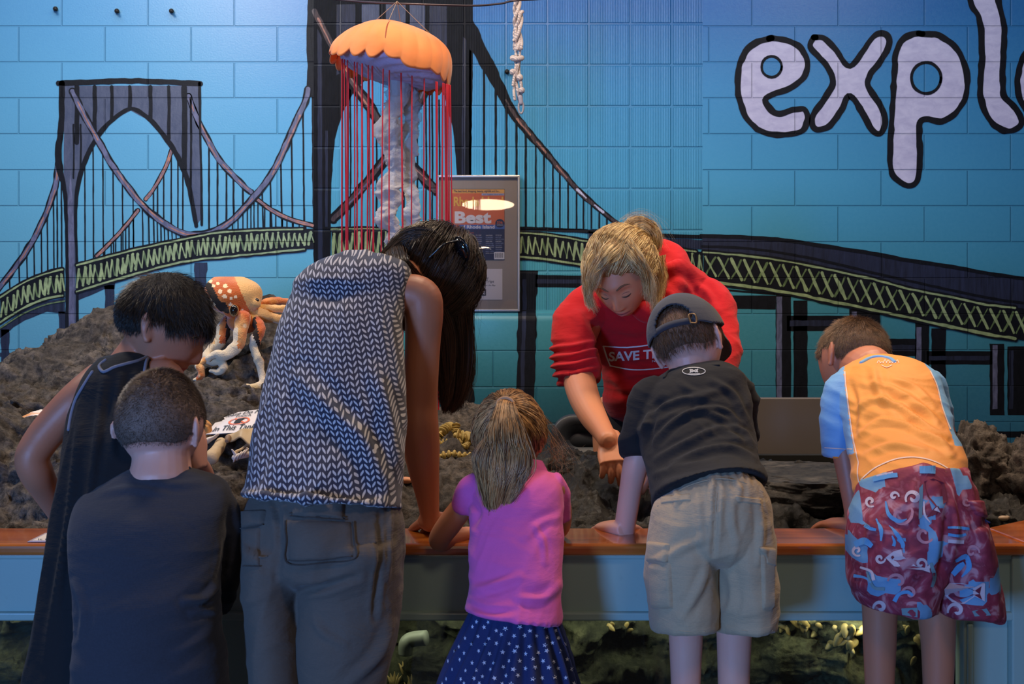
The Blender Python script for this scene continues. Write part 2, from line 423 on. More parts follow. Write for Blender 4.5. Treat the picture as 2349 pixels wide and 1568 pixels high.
# -- left tower
fillp(Z1([(290,385),(895,385),(900,600),(905,980),(888,1008),(868,900),(842,790),(795,690),(722,600),(650,530),(587,497),(512,535),(450,600),(388,710),(350,860),(338,1000),(340,1240),(345,1500),(300,1500),(296,1000),(285,770)]), SL, 2)
fillp(Z1([(318,760),(332,1000),(336,1505),(304,1505),(300,1000)]), LV, 3)
stroke(Z1([(263,374),(420,368),(640,364),(900,376)]), 12.5, BK, 5)
stroke(Z1([(278,375),(276,560),(264,660),(268,760),(290,850),(298,1000),(302,1250),(300,1505)]), [14,13,15,17,10,8,8,8], BK, 5)
stroke(Z1([(348,1505),(346,1200),(340,1000),(346,860),(383,720),(450,598),(515,532),(587,488),(660,525),(722,590),(792,690),(835,790),(862,900),(882,1015)]), [7,6,7,9,11,11,10,9,10,11,12,12,10,9], BK, 5)
stroke(Z1([(897,374),(900,600),(905,800),(907,1010)]), [7,5,5,6], BK, 5)
for x, a, b, w in ((345,390,640,11),(425,390,590,9),(502,390,535,8),(583,390,490,8),(676,390,540,9),(758,390,625,8),(828,390,760,12),(857,440,830,5),(330,560,800,4),(362,560,760,4)):
    stroke(Z1([(x,a),(x+2,(a+b)/2),(x,b)]), w, BK, 4)
# -- cables of the left span
deckL = Z1([(0,1335),(100,1272),(200,1230),(290,1207)]); deckT = Z1([(345,1190),(450,1162),(600,1122),(800,1078),(900,1058),(1000,1042),(1200,1031),(1410,1027)])
c1 = Z1([(325,410),(380,520),(430,610),(490,720),(560,820),(640,920),(720,990),(800,1040),(870,1055),(950,1042),(1030,1000),(1110,920),(1180,840),(1240,750),(1290,640),(1335,540),(1370,460),(1385,400)])
c2 = Z1([(848,432),(880,520),(930,620),(980,710),(1040,780),(1100,840),(1128,862)]); c2b = Z1([(1155,895),(1230,950),(1320,990),(1405,1013)])
c3 = Z1([(262,735),(250,830),(215,940),(160,1060),(90,1170),(30,1250),(-20,1310)])
c4 = Z1([(775,668),(740,760),(690,850),(655,895)]); c4b = Z1([(620,945),(560,1020),(500,1085),(435,1150)])
stroke(Z1([(1395,420),(1396,300),(1388,180),(1392,0),(1396,-290)]), [17,13,10,9,9], BK, 3)
for x in (42,85,120,152,185,212,240,256,275): stroke([(x/1.96, yat(c3, x/1.96)), (x/1.96+1.5, yat(deckL, min(147, x/1.96)))], 3.6, BK, 1, False)
for x in (380,418,462,508,550,598,640,668,690,706,722,738,755,772,790,810): 
    if x < 640 or x > 600: stroke([(x/1.96, yat(c1, x/1.96)), (x/1.96+1.5, yat(deckT, x/1.96))], 3.4, BK, 1, False)
for x in (470,500,520,545,565,580,600): stroke([(x/1.96, yat(c4b, x/1.96)), (x/1.96, yat(deckT, x/1.96))], 3.2, BK, 1, False)
for x in (690,708,736,770,800,822): stroke([(x/1.96, yat(c4, x/1.96) if x < 775 else 355), (x/1.96, yat(c1, x/1.96))], 3.6, BK, 1, False)
for x in (940,978,1018,1050,1092): stroke([(x/1.96, yat(c2, x/1.96)), (x/1.96, yat(c1, x/1.96))], 4.4, BK, 1, False)
for x in (1020,1045,1070,1092,1112,1128,1142,1160): stroke([(x/1.96, yat(c1, x/1.96)), (x/1.96, yat(deckT, x/1.96))], 3.2, BK, 1, False)
for x in (1178,1215,1262,1310,1362): stroke([(x/1.96, yat(c1, x/1.96)), (x/1.96+3, yat(deckT, x/1.96))], 4.2, BK, 1, False)
for x in (1190,1215,1240,1270,1290,1318,1345,1375): stroke([(x/1.96, yat(c2b, x/1.96)), (x/1.96, yat(deckT, x/1.96))], 3.4, BK, 1, False)
cable(c4, 11, 6, (OR, LV)); cable(c4b, 11, 6, (OR, LV)); cable(c2, 15, 9.5); cable(c2b, 13, 6.5, (OR, LV)); cable(c3, 16, 9.5); cable(c1, 17, 10.5, layer=6)
# -- deck
def deck(top, bot, n_z, fillm=BK, zig=GR, layer=7, xpat=False, tw=6, bw=6, seed=1):
    T_ = catmull(np.array(top, float), 60); B_ = catmull(np.array(bot, float), 60)
    fillp(np.vstack([T_, B_[::-1]]).tolist(), fillm, layer)
    stroke([tuple(q) for q in T_[::3]], tw+4.5, BK, layer+1); stroke([tuple(q) for q in B_[::3]], bw+5, BK, layer+1)
    stroke([(q[0], q[1]+1) for q in T_[::3]], tw*.62, GR, layer+2, wobble=.25); stroke([(q[0], q[1]-1) for q in B_[::3]], bw*.7, GR, layer+2, wobble=.25)
    rs = random.Random(seed); X0, X1 = T_[0][0], T_[-1][0]
    for i in range(n_z):
        xa = X0+(X1-X0)*(i+.15)/n_z; xb = X0+(X1-X0)*(i+.95)/n_z
        ya, yb = yat(top, xa)+tw+4, yat(bot, xb)-bw-5
        if xpat:
            stroke([(xb-1, yat(top, xb)+tw+4), ((xa+xb)/2, (ya+yb)/2+rs.uniform(-3, 3)), (xa, yat(bot, xa)-bw-5)], rs.uniform(3, 5), G2, layer+2, wobble=.3)
            stroke([(xa, ya), (xb, yb)], rs.uniform(5, 7.5), GR, layer+3, wobble=.22)
        else:
            xa += rs.uniform(-2, 2); mid = (xa+xb)/2
            stroke([(xa+4, ya+rs.uniform(-2, 3)), (xa+rs.uniform(-2, 2), yat(bot, xa)-bw-5)], rs.uniform(3.5, 6.5), GR, layer+3, wobble=.3)
            stroke([(xa+4, ya+rs.uniform(0, 4)), (xb+1, yat(bot, xb)-bw-6+rs.uniform(-4, 1))], rs.uniform(2.5, 4.5), G2 if i % 3 == 0 else GR, layer+2, wobble=.35)
fillp(Z1([(0,1470),(100,1400),(200,1355),(292,1340),(292,1410),(210,1400),(110,1440),(60,1470),(40,1490),(0,1520)]), DS, 2)
fillp(Z1([(345,1320),(480,1275),(520,1265),(515,1300),(470,1300),(345,1352)]), DS, 2)
deck(deckL, Z1([(0,1450),(100,1388),(200,1345),(290,1328)]), 12, seed=2)
deck(deckT, Z1([(345,1312),(500,1265),(700,1207),(870,1170),(1000,1157),(1200,1137),(1410,1118)]), 44, seed=3)
stroke(Z1([(0,1475),(100,1412),(200,1370),(290,1352)]), 3, G2, 9)
for x, a, b, w in ((492,1280,1400,24),(900,1180,1330,30)): stroke(Z1([(x,a),(x+2,(a+b)/2),(x,b)]), w, DS, 2, round_=False)
stroke(Z1([(285,1400),(282,1580)]), 21, DS, 2, round_=False); stroke(Z1([(22,1480),(24,1720)]), 20, DS, 2, round_=False)
stroke(Z1([(0,1595),(290,1590)]), 10, DS, 1, round_=False)
# -- great tower
fillp([(703,-150),(1086,-150),(1084,200),(1080,405),(1078,712),(1058,712),(1050,420),(1040,300),(1020,220),(985,175),(940,150),(900,148),(860,165),(815,205),(785,260),(768,320),(760,420),(758,640),(720,640),(716,420),(714,150)], BK, 1)
for xa, xb, yb, m in ((772,815,150,DS),(830,870,130,SL),(885,930,120,SL),(940,975,125,SL),(985,1025,150,DS)):
    fillp([(xa,10),(xb,10),(xb,yb),(xa,yb+22)], m, 2)
fillp([(728,60),(738,60),(740,600),(730,600)], DS, 2); fillp([(1062,60),(1070,60),(1066,400),(1058,400)], DS, 2)
fillp([(746,300),(752,300),(752,520),(746,520)], DS, 2)
cable(Z2([(140,50),(240,250),(310,370),(400,500),(480,640),(600,770),(690,858)]), 24, 12, (BR, OR), 4)
cable(Z2([(645,375),(600,480),(540,600),(460,710),(350,850),(225,985)]), 22, 11, (BR, LV), 3)
for x, a, b in ((300,400,1020),(330,420,1020),(352,450,1020),(378,480,1020),(418,520,1020),(640,400,1020),(668,400,1020),(700,450,1020),(730,480,1020),(600,500,1020),(570,560,1020),(540,620,1020),(500,700,1020)):
    stroke(Z2([(x,a),(x+3,(a+b)/2),(x,b)]), 4, BK, 1, False)
c5 = Z2([(775,20),(850,165),(950,350),(1040,520),(1150,650),(1260,780),(1340,870),(1440,955),(1530,1030)])
stroke(c5, [42,38,26,20,17,15,14,13,12], BK, 3)
stroke(Z2([(1000,450),(1060,540),(1150,650),(1260,780),(1340,870),(1440,955),(1525,1020)]), [5,9,9,8,8,7,7], BR, 4, wobble=.3)
for a, b in ((1050,1110),(1140,1180),(1230,1275),(1320,1360),(1400,1440)): stroke([(a/1.96+650, yat(c5, a/1.96+650)), (b/1.96+650, yat(c5, b/1.96+650))], 4, OR if a < 1300 else WH, 5, False, wobble=.4)
for x in (840,902,955,1003,1048,1090,1135,1172,1212,1243,1280,1318,1350,1385,1420,1455):
    stroke([(650+x/1.96, yat(c5, 650+x/1.96)), (650+x/1.96, 523)], 5.2 if x < 1100 else 4, BK, 1, False)
# -- middle deck
deck([(760,525),(820,524),(900,524),(1010,525)], [(760,598),(820,598),(900,598),(1010,600)], 17, seed=5)
deck([(1190,532),(1260,538),(1350,552),(1440,560),(1520,566),(1612,578)], [(1190,590),(1260,596),(1350,610),(1440,618),(1520,626),(1612,640)], 27, seed=6)
stroke([(1010,528),(1190,524),(1350,530),(1520,540),(1612,543)], 9, BK, 6)
fillp([(1350,530),(1500,545),(1614,550),(1614,572),(1500,562),(1350,548)], DS, 6)
# -- right deck
fillp(Z3([(95,845),(250,850),(400,862),(550,885),(700,908),(850,935),(1000,958),(1150,985),(1260,1002),(1260,1110),(1100,1088),(1000,1065),(850,1035),(700,998),(550,965),(400,935),(250,915),(95,902)]), DS, 7)
stroke(Z3([(90,848),(250,853),(400,864),(550,887),(700,910),(850,938),(1000,960),(1150,987),(1270,1004)]), 9, BK, 9)
stroke(Z3([(95,885),(250,892),(400,912),(550,942),(700,978),(850,1012),(1000,1045),(1150,1075),(1270,1092)]), 6, BK, 9)
deck(Z3([(100,905),(250,918),(400,938),(550,968),(700,1000),(850,1040),(1000,1068),(1110,1092),(1265,1110)]), Z3([(100,1008),(250,1030),(400,1052),(550,1083),(700,1113),(850,1145),(1000,1178),(1110,1200),(1265,1226)]), 25, layer=8, xpat=True, tw=7, bw=9, seed=8)
# -- piers
def pier(P, w, mat=BK, layer=2): stroke(P, w, mat, layer, False, wobble=.06, round_=False)
def Zl(L): return Z3(L)
pier(Zl([(150,1040),(360,1058)]), 4, BK); fillp(Zl([(100,1062),(360,1062),(360,1112),(100,1108)]), BK, 2)
for (xa, xb, ya, yb, m, l) in ((360,415,1055,1434,BK,2),(363,382,1066,1434,LV,3),(424,474,1080,1434,BK,2),(400,640,1135,1190,BK,2),(410,600,1152,1172,DS,3),
    (625,735,1110,1300,BK,2),(634,652,1120,1170,LV,3),(735,870,1218,1280,BK,2),(740,860,1240,1262,DS,3),(862,912,1160,1460,BK,2),(866,884,1176,1330,LV,3),(920,972,1180,1500,BK,2),(905,1140,1262,1310,BK,2),(912,1130,1280,1295,DS,3),
    (1130,1182,1236,1492,BK,2),(1140,1158,1240,1470,LV,3),(1194,1275,1245,1492,BK,2),(1200,1215,1260,1470,DS,3)):
    fillp(Zl([(xa,ya),(xb,ya),(xb,yb),(xa,yb)]), m, l, wobble=1.2)
fillp([(2150,990),(2420,988),(2420,1002),(2150,1004)], BK, 2)
fillp([(2150,1004),(2420,1002),(2420,1400),(2150,1400)], DS, 1) if False else None
# centre piers: above and below the bullnose
stroke([(1212,620),(1210,712),(1207,800),(1204,925)], 41, BK, 2, round_=False, dens=3)
stroke([(1203,640),(1203,712),(1200,800),(1198,900)], 9, DS, 3, round_=False, dens=3)
stroke([(1066,690),(1066,760),(1066,860),(1067,985)], 38, BK, 2, round_=False, dens=3); stroke([(1396,700),(1397,800),(1402,965)], 24, BK, 2, round_=False, dens=3)
fillp([(1228,630),(1345,632),(1345,660),(1228,658)], BK, 2); fillp([(1232,640),(1340,641),(1340,650),(1232,650)], DS, 3)
# -- lettering
cur = 'letters'
def letter(outer, holes=(), open_=False, w=14, fill=WH):
    P = np.array(outer, float); A = catmull(np.vstack([P, P[:1]]), len(P)*6+1)[:-1]
    fillp(A.tolist(), fill, 2, wobble=.3)
    stroke([tuple(q) for q in A]+[tuple(A[0]), tuple(A[1])], w, BK, 4, wobble=.13)
    for cx, cy, r, ro in holes:
        ring = [(cx+ro*math.cos(a*math.pi/12), cy+ro*1.05*math.sin(a*math.pi/12)) for a in range(26)]
        fillp(ring[:24], WB, 3, wobble=.2); stroke(ring, ro-r, BK, 5, wobble=.12)
letter(Z3([(345,137),(290,152),(245,195),(226,260),(226,340),(255,425),(320,478),(400,484),(455,470),(474,432),(462,392),(420,396),(372,410),(340,392),(326,352),(400,322),(455,285),(474,232),(455,180),(410,148)]), [(1550+345/1.568, 240/1.568, 17, 23)])
letter(Z3([(497,134),(535,138),(575,178),(625,238),(675,180),(715,130),(752,122),(768,150),(745,210),(700,270),(692,310),(740,385),(752,440),(735,480),(705,465),(668,400),(625,342),(598,392),(555,450),(515,468),(490,450),(498,410),(545,340),(566,290),(535,225),(485,170)]))
letter(Z3([(875,120),(950,130),(1015,180),(1045,255),(1045,340),(1008,405),(955,436),(905,428),(878,445),(878,520),(878,600),(868,652),(838,668),(800,650),(774,605),(772,520),(780,400),(786,280),(794,190),(825,135)]), [(1550+901/1.568, 280/1.568, 27, 34)])
letter(Z3([(1042,-130),(1060,0),(1096,80),(1102,200),(1096,330),(1120,415),(1165,462),(1212,470),(1243,440),(1225,392),(1180,342),(1178,250),(1182,100),(1160,0),(1140,-130)]))
letter(Z3([(1420,190),(1330,160),(1270,180),(1238,240),(1230,310),(1246,370),(1290,420),(1420,430)]))
for k, nm in (('bridge', 'painted_bridge'), ('letters', 'painted_lettering')):
    o = mural[k].build(nm, MUR, wall, False)
# floor, step
fl = MB().box((0, 1.0, -.03), (8.4, 8.8, .06)); fo = fl.build('floor', plain('floor_vinyl', rgb(96, 92, 88), .5, 14), None, False); struct(fo)
# small bolts and anchors on the wall
mb_ = plain('anchor_metal', rgb(60, 55, 50), .5, 80, .3, Metallic=.6)
for i, (px, py, lb) in enumerate(((127,20,'small dark anchor in the wall, leftmost of three near the top edge'),(268,25,'small dark anchor in the wall, middle of three near the top edge'),(393,25,'small dark anchor in the wall, third from the left above the small painted tower'),(1163,164,'small round screw in the ribbed blocks just left of the knotted rope'))):
    b = tube([W(px, py, YW-.001), W(px, py, YW-.02)], [.011, .011], 14, 3, round_ends=False).merge(tube([W(px, py, YW-.015), W(px+1, py+1, YW-.045)], [.005, .005], 10, 3)).merge(ball(W(px, py, YW-.045), .007, 10))
    o = b.build('wall_anchor', mb_); tag(o, lb, 'screw')
# ================================================================= touch tank
ZR = HC-(1248-YH)*2.42/F
def wood_mat():
    t = NT('varnished_wood'); o = t.obj((1.2, 22, 22)); n = t.noise(1, 6, .6, o, 1.2)
    c = t.ramp(n, [(.25, rgb(120, 58, 18)), (.5, rgb(182, 96, 34)), (.78, rgb(214, 128, 54))])
    n2 = t.noise(2.2, 3); c = t.mix(t.math('MULTIPLY', n2, .5), c, rgb(150, 72, 22))
    return t.done(c, .24, t.bump(n, .08, .0006), Coat_Weight=1.0, Coat_Roughness=.07)
def gloss_paint(name, c, rough=.3):
    t = NT(name); n = t.noise(6, 4); n2 = t.noise(170, 3)
    sp = t.ramp(t.noise(46, 2), [(.72, (0, 0, 0, 1)), (.76, (1, 1, 1, 1))])
    cc = t.mix(t.math('MULTIPLY', n, .2), c, mul(c, .8)); cc = t.mix(t.math('MULTIPLY', sp, .06), cc, mul(c, .3))
    return t.done(cc, rough, t.bump(n2, .12, .001))
M_WOOD = wood_mat(); M_BAND = gloss_paint('tank_grey_paint', rgb(150, 178, 172))
M_GLASS = glass('tank_glass', (.86, .93, .90, 1), .8)
M_DARK = plain('dark_liner', rgb(14, 16, 16), .8)
tank = thing('touch_tank', 'long open touch tank with varnished wooden rim and pale painted front above glass', 'tank', (0, 2.5, 0))
def prism(poly, z0, z1, mb=None):
    mb = mb or MB(); n = len(poly); vs = [(x, y, z0) for x, y in poly]+[(x, y, z1) for x, y in poly]
    return mb.add(vs, [tuple(range(n))[::-1], tuple(range(n, 2*n))]+[(i, (i+1) % n, n+(i+1) % n, n+i) for i in range(n)])
def part(name, mb, m, parent, **k):
    o = mb.build(name, m, None, **k); L = parent.matrix_world.copy() if False else Matrix.Translation(parent.location)
    o.parent = parent; o.matrix_parent_inverse = L.inverted(); return o
XI = W(2258, 0, 2.574).x
part('rim', prism([(-2.0, 2.42), (XI+.03, 2.42), (XI, 2.574), (-2.0, 2.574)], ZR-.026, ZR), M_WOOD, tank, smooth=False, bevel=.009)
part('rim', prism([(XI+.031, 2.42), (2.0, 2.42), (2.0, 3.19), (XI+.001, 2.575)], ZR-.026, ZR), M_WOOD, tank, smooth=False, bevel=.009)
part('apron', MB().box((-.45, 2.455, .757), (3.1, .02, .130)), M_BAND, tank, smooth=False, bevel=.002)
part('apron_moulding', MB().box((-.45, 2.450, .688), (3.1, .034, .018)).box((-.45, 2.452, .815), (3.1, .026, .012)), M_BAND, tank, smooth=False, bevel=.004)
for xa, xb, yy, w in ((2212, 2314, 2.452, .05), (2314, 2700, 2.432, .08)):
    a, b = W(xa, 0, 2.45).x, W(xb, 0, 2.45).x
    part('corner_post', MB().box(((a+b)/2, yy+w/2, .41), (b-a, w, .818)), M_BAND, tank, smooth=False, bevel=.004)
part('corner_post', MB().box((W(2224, 0, 2.45).x, 2.447, .34), (.012, .012, .66)), M_BAND, tank, smooth=False, bevel=.004)
a, b = W(508, 0, 2.45).x, W(600, 0, 2.45).x
part('post', MB().box(((a+b)/2, 2.465, .34), (b-a, .04, .68)), M_BAND, tank, smooth=False, bevel=.004)
part('post', MB().box((-1.9, 2.465, .34), (.1, .04, .68)), M_BAND, tank, smooth=False, bevel=.004)
part('base_board', MB().box((-.45, 2.46, .15), (3.1, .03, .30)), M_BAND, tank, smooth=False, bevel=.003)
part('glass_panel', MB().box((-.46, 2.478, .49), (2.85, .008, .39)), M_GLASS, tank, smooth=False)
part('back_panel', MB().box((1.0, 3.47, .43), (1.9, .03, .86)).box((-1.0, 4.60, .40), (2.1, .03, .80)).box((.03, 4.03, .40), (.03, 1.15, .80)).box((-2.05, 3.5, .4), (.03, 2.2, .8)), M_DARK, tank, smooth=False)
part('tank_floor', MB().box((0, 3.0, .10), (4.0, 1.1, .02)), M_DARK, tank, smooth=False)
tw = NT('tank_water'); tr = tw.n('BsdfTransparent'); tr.inputs[0].default_value = (.62, .72, .62, 1)
gl = tw.n('BsdfGlossy'); gl.inputs['Roughness'].default_value = .03; tw.put(gl.inputs['Normal'], tw.bump(tw.noise(16, 3), .25, .01))
fr = tw.n('Fresnel'); fr.inputs[0].default_value = 1.33; mx = tw.n('MixShader'); tw.put(mx.inputs[0], fr.outputs[0]); tw.put(mx.inputs[1], tr.outputs[0]); tw.put(mx.inputs[2], gl.outputs[0]); tw.put(tw.out.inputs[0], mx.outputs[0])
wat = MB().box((-.2, 3.0, .775), (3.6, .86, .004)).build('tank_water', tw.m, None, False); wat['kind'] = 'stuff'; tag(wat, 'dark still sea water filling the touch tank up to the rocks', 'water', kind='stuff')

# ================================================================= rockwork
def rock_mat(name, a, b, c_, rough=.85, wet=False, sc=1.0):
    t = NT(name); o = t.obj()
    n1 = t.noise(5*sc, 8, .68, o, .3); n2 = t.noise(38*sc, 8, .75, o)
    v = t.n('TexVoronoi'); t.put(v.inputs['Vector'], o); v.inputs['Scale'].default_value = 55*sc
    col = t.ramp(n1, [(.30, a), (.52, b), (.72, c_)]); col = t.mix(t.ramp(n2, [(.40, (0, 0, 0, 1)), (.62, (.8, .8, .8, 1))]), mul(a, .65), col)
    b1 = t.bump(n2, .9, .012); b2 = t.bump(v.outputs[0], .35, .006, b1)
    return t.done(col, rough, b2, Specular_IOR_Level=(.6 if wet else .3))
M_RK = rock_mat('brown_rock', rgb(60, 55, 52), rgb(118, 109, 102), rgb(172, 158, 146))
M_RK2 = rock_mat('grey_rock', rgb(40, 38, 36), rgb(84, 78, 72), rgb(118, 110, 100))
M_WET = rock_mat('wet_dark_rock', rgb(14, 13, 12), rgb(36, 32, 28), rgb(56, 50, 42), .42, True)
M_UW = rock_mat('algae_rock', rgb(22, 24, 18), rgb(66, 68, 52), rgb(118, 114, 86), .8, sc=.8)
M_SLAB = rock_mat('damp_grey_rock', rgb(34, 32, 30), rgb(84, 80, 76), rgb(128, 122, 114), .38, True)
def hfield(name, Xs, Ys, T, x0, x1, y0, y1, res, mat, seed, amp=.034, zb=.70):
    X = np.arange(x0, x1, res); Y = np.arange(y0, y1, res); nx, ny = len(X), len(Y)
    T = np.array(T, float)
    Zy = np.array([np.interp(Y, Ys, row) for row in T]); Z = np.array([np.interp(X, Xs, Zy[:, j]) for j in range(ny)]).T
    for _ in range(6): Z[1:-1, 1:-1] = (Z[1:-1, 1:-1]*2+Z[:-2, 1:-1]+Z[2:, 1:-1]+Z[1:-1, :-2]+Z[1:-1, 2:])/6
    gx, gy = np.gradient(Z, res); XX, YY = np.meshgrid(X, Y, indexing='ij')
    P = np.column_stack([XX.ravel(), YY.ravel(), Z.ravel()]); N = np.column_stack([-gx.ravel(), -gy.ravel(), np.ones(nx*ny)]); N /= np.linalg.norm(N, axis=1)[:, None]
    d = amp*(.8*ridged(P*4.2, 2, seed)-.3+.6*fbm(P*11, 2, seed+3)+.42*ridged(P*23, 2, seed+5)+.40*np.abs(fbm(P*48, 2, seed+6)))
    P = P+N*d[:, None]; e = np.column_stack([fbm(P*9, 2, seed+8), fbm(P*9+5, 2, seed+9)])*amp*.5; P[:, :2] += e
    P = P.reshape(nx, ny, 3); P[0, :, 2] = zb; P[-1, :, 2] = zb; P[:, 0, 2] = zb; P[:, -1, 2] = zb
    I = np.arange(nx*ny).reshape(nx, ny); fs = np.stack([I[:-1, :-1], I[1:, :-1], I[1:, 1:], I[:-1, 1:]], -1).reshape(-1, 4)
    mb = MB(); mb.v = P.reshape(-1, 3).tolist(); mb.f = fs.tolist(); mb.m = [0]*len(fs)
    return mb.build(name, mat)
YS = [2.60, 2.70, 2.80, 2.95, 3.10, 3.30, 3.50, 3.80, 4.10, 4.50]
TL = {-2.0: [.76,.80,.97,1.00,1.00,1.03,1.05,1.05,.95,.8], -1.7: [.76,.80,.97,1.01,1.00,1.03,1.05,1.07,.95,.8], -1.5: [.76,.80,.96,1.01,1.01,1.06,1.11,1.19,1.1,.85],
      -1.3: [.76,.81,.95,1.0,1.01,1.08,1.17,1.29,1.2,.9], -1.05: [.77,.83,.93,.975,1.02,1.08,1.18,1.31,1.2,.9], -.8: [.77,.84,.92,.97,1.02,1.08,1.18,1.30,1.2,.9],
      -.6: [.77,.83,.90,.94,.98,1.03,1.09,1.13,1.05,.85], -.35: [.77,.82,.86,.89,.92,.94,.94,.92,.88,.8], -.1: [.77,.82,.86,.88,.89,.91,.93,.92,.85,.8], .0: [.76,.80,.83,.85,.85,.87,.89,.87,.85,.8], .09: [.74,.76,.77,.77,.77,.77,.77,.77,.77,.75]}
ks = sorted(TL); rockL = hfield('rock_mound', ks, YS, [TL[k] for k in ks], -2.0, .09, 2.60, 4.5, .0072, M_RK, 3)
tag(rockL, 'big grey-brown rugged rock mound filling the left side of the tank', 'rock')
TR = {-.16: [.74,.76,.78,.78,.78,.78,.77], -.06: [.77,.81,.84,.86,.87,.88,.82], .0: [.77,.81,.85,.88,.90,.90,.82], .15: [.76,.79,.83,.86,.885,.88,.82], .3: [.75,.76,.78,.84,.885,.88,.82], .6: [.75,.76,.77,.84,.88,.87,.82], .72: [.75,.76,.77,.80,.82,.82,.8], 1.05: [.75,.76,.77,.79,.81,.82,.8], 1.2: [.75,.76,.8,.84,.86,.84,.8], 1.7: [.75,.76,.8,.84,.88,.86,.8]}
ks = sorted(TR); rockR = hfield('rock_bank', ks, [2.60,2.70,2.80,2.92,3.05,3.25,3.44], [TR[k] for k in ks], -.16, 1.7, 2.60, 3.44, .0062, M_WET, 31, .034)
tag(rockR, 'low dark wet rock bank running behind the children on the right half of the tank', 'rock')
BV = {'L': bvh_of(rockL.data), 'R': bvh_of(rockR.data)}
def ground(x, y, k='L', dflt=.9):
    h = BV[k].ray_cast(Vector((x, y, 3)), Vector((0, 0, -1))); return h[0].z if h[0] else dflt
def boulder(name, c, r, mat, seed, label, n=90, amp=.16, flat=None, cat='rock', group=None, noise_s=1.0):
    b = ball((0, 0, 0), 1.0, n); P = np.array(b.v)
    d = 1+amp*(.8*ridged(P*1.5*noise_s, 2, seed)-.3)+amp*.55*fbm(P*4.2*noise_s, 3, seed+2)+amp*.28*np.abs(fbm(P*13*noise_s, 3, seed+4))
    P = np.sign(P)*np.abs(P)**.86*d[:, None]
    if flat: P[:, 2] = np.where(P[:, 2] > flat, flat+(P[:, 2]-flat)*.12, P[:, 2])
    b.v = (P*np.array(r)+np.array(c)).tolist(); o = b.build(name, mat); return tag(o, label, cat, group)
c = W(1850, 1125, 3.03); boulder('flat_rock', (c.x, 3.08, .835), (.205, .17, .080), M_SLAB, 5, 'flat-topped black wet rock between the capped boy and the orange-shirt boy', amp=.13, flat=.55)
c = W(2250, 1110, 3.0)
boulder('boulder', (1.235, 3.02, .87), (.075, .12, .125), M_RK, 11, 'rugged brown boulder right beside the orange-shirt boy', amp=.22)
boulder('boulder', (1.345, 2.93, .845), (.085, .11, .13), M_RK, 12, 'rugged brown boulder standing between two others at the right tank corner', amp=.2)
boulder('boulder', (1.50, 2.96, .86), (.11, .12, .15), M_RK, 13, 'tall brown boulder cut by the right edge of the photo', amp=.2)
boulder('boulder', (1.19, 2.78, .80), (.05, .05, .05), M_WET, 14, 'small wet stone at the foot of the right boulders', 50, amp=.2)
boulder('boulder', (.275, 3.02, .85), (.10, .10, .075), M_RK2, 15, 'dark cracked boulder just right of the ponytail', amp=.2)
boulder('boulder', (.15, 3.05, .845), (.08, .09, .08), M_RK2, 16, 'dark cracked boulder partly behind the ponytail', amp=.2)
boulder('boulder', (.30, 2.68, .775), (.05, .04, .045), M_RK2, 17, 'small grey stone by the wooden rim near the capped boy', 50, amp=.2)
# underwater rockwork behind the glass
def uw():
    X = np.arange(-1.95, 1.02, .006); Z = np.arange(.3, .77, .006); nx, nz = len(X), len(Z); XX, ZZ = np.meshgrid(X, Z, indexing='ij')
    P = np.column_stack([XX.ravel(), np.full(nx*nz, 2.76), ZZ.ravel()])
    P[:, 1] -= .32*(sstep(.66, .25, P[:, 2]))*.55
    d = .075*ridged(P*3.6, 2, 71)+.045*ridged(P*9, 3, 77)+.018*ridged(P*27, 2, 79)+.010*np.abs(fbm(P*60, 2, 81)); P[:, 1] -= d; P[:, 2] += .03*fbm(P*7, 3, 80); P[:, 1] = np.maximum(P[:, 1], 2.505)
    I = np.arange(nx*nz).reshape(nx, nz); fs = np.stack([I[:-1, :-1], I[1:, :-1], I[1:, 1:], I[:-1, 1:]], -1).reshape(-1, 4)
    mb = MB(); mb.v = P.tolist(); mb.f = fs.tolist(); mb.m = [0]*len(fs); return mb.build('underwater_rock', M_UW)
uwr = uw(); tag(uwr, 'algae-covered rock face under water behind the glass below the apron', 'rock')
BV['U'] = bvh_of(uwr.data)
def uwy(x, z):
    h = BV['U'].ray_cast(Vector((x, 2.4, z)), Vector((0, 1, 0))); return h[0].y if h[0] else 2.62
for i, (px, py, r, lb) in enumerate(((1830,1520,.07,'rounded algae-grey stone under water beneath the lit mussels'),(1745,1560,.05,'small underwater stone right of the capped boy\'s leg'),(30,1530,.055,'rounded olive stone behind the glass at the left edge'),(985,1545,.06,'dark underwater stone left of the star skirt'),(2130,1530,.035,'pale underwater stone between the orange-shirt boy\'s calves'))):
    p = W(px, py, 2.60); boulder('stone', (p.x, uwy(p.x, p.z)+.02, p.z), (r, r*.7, r*.7), M_UW, 90+i, lb, 60, amp=.14)
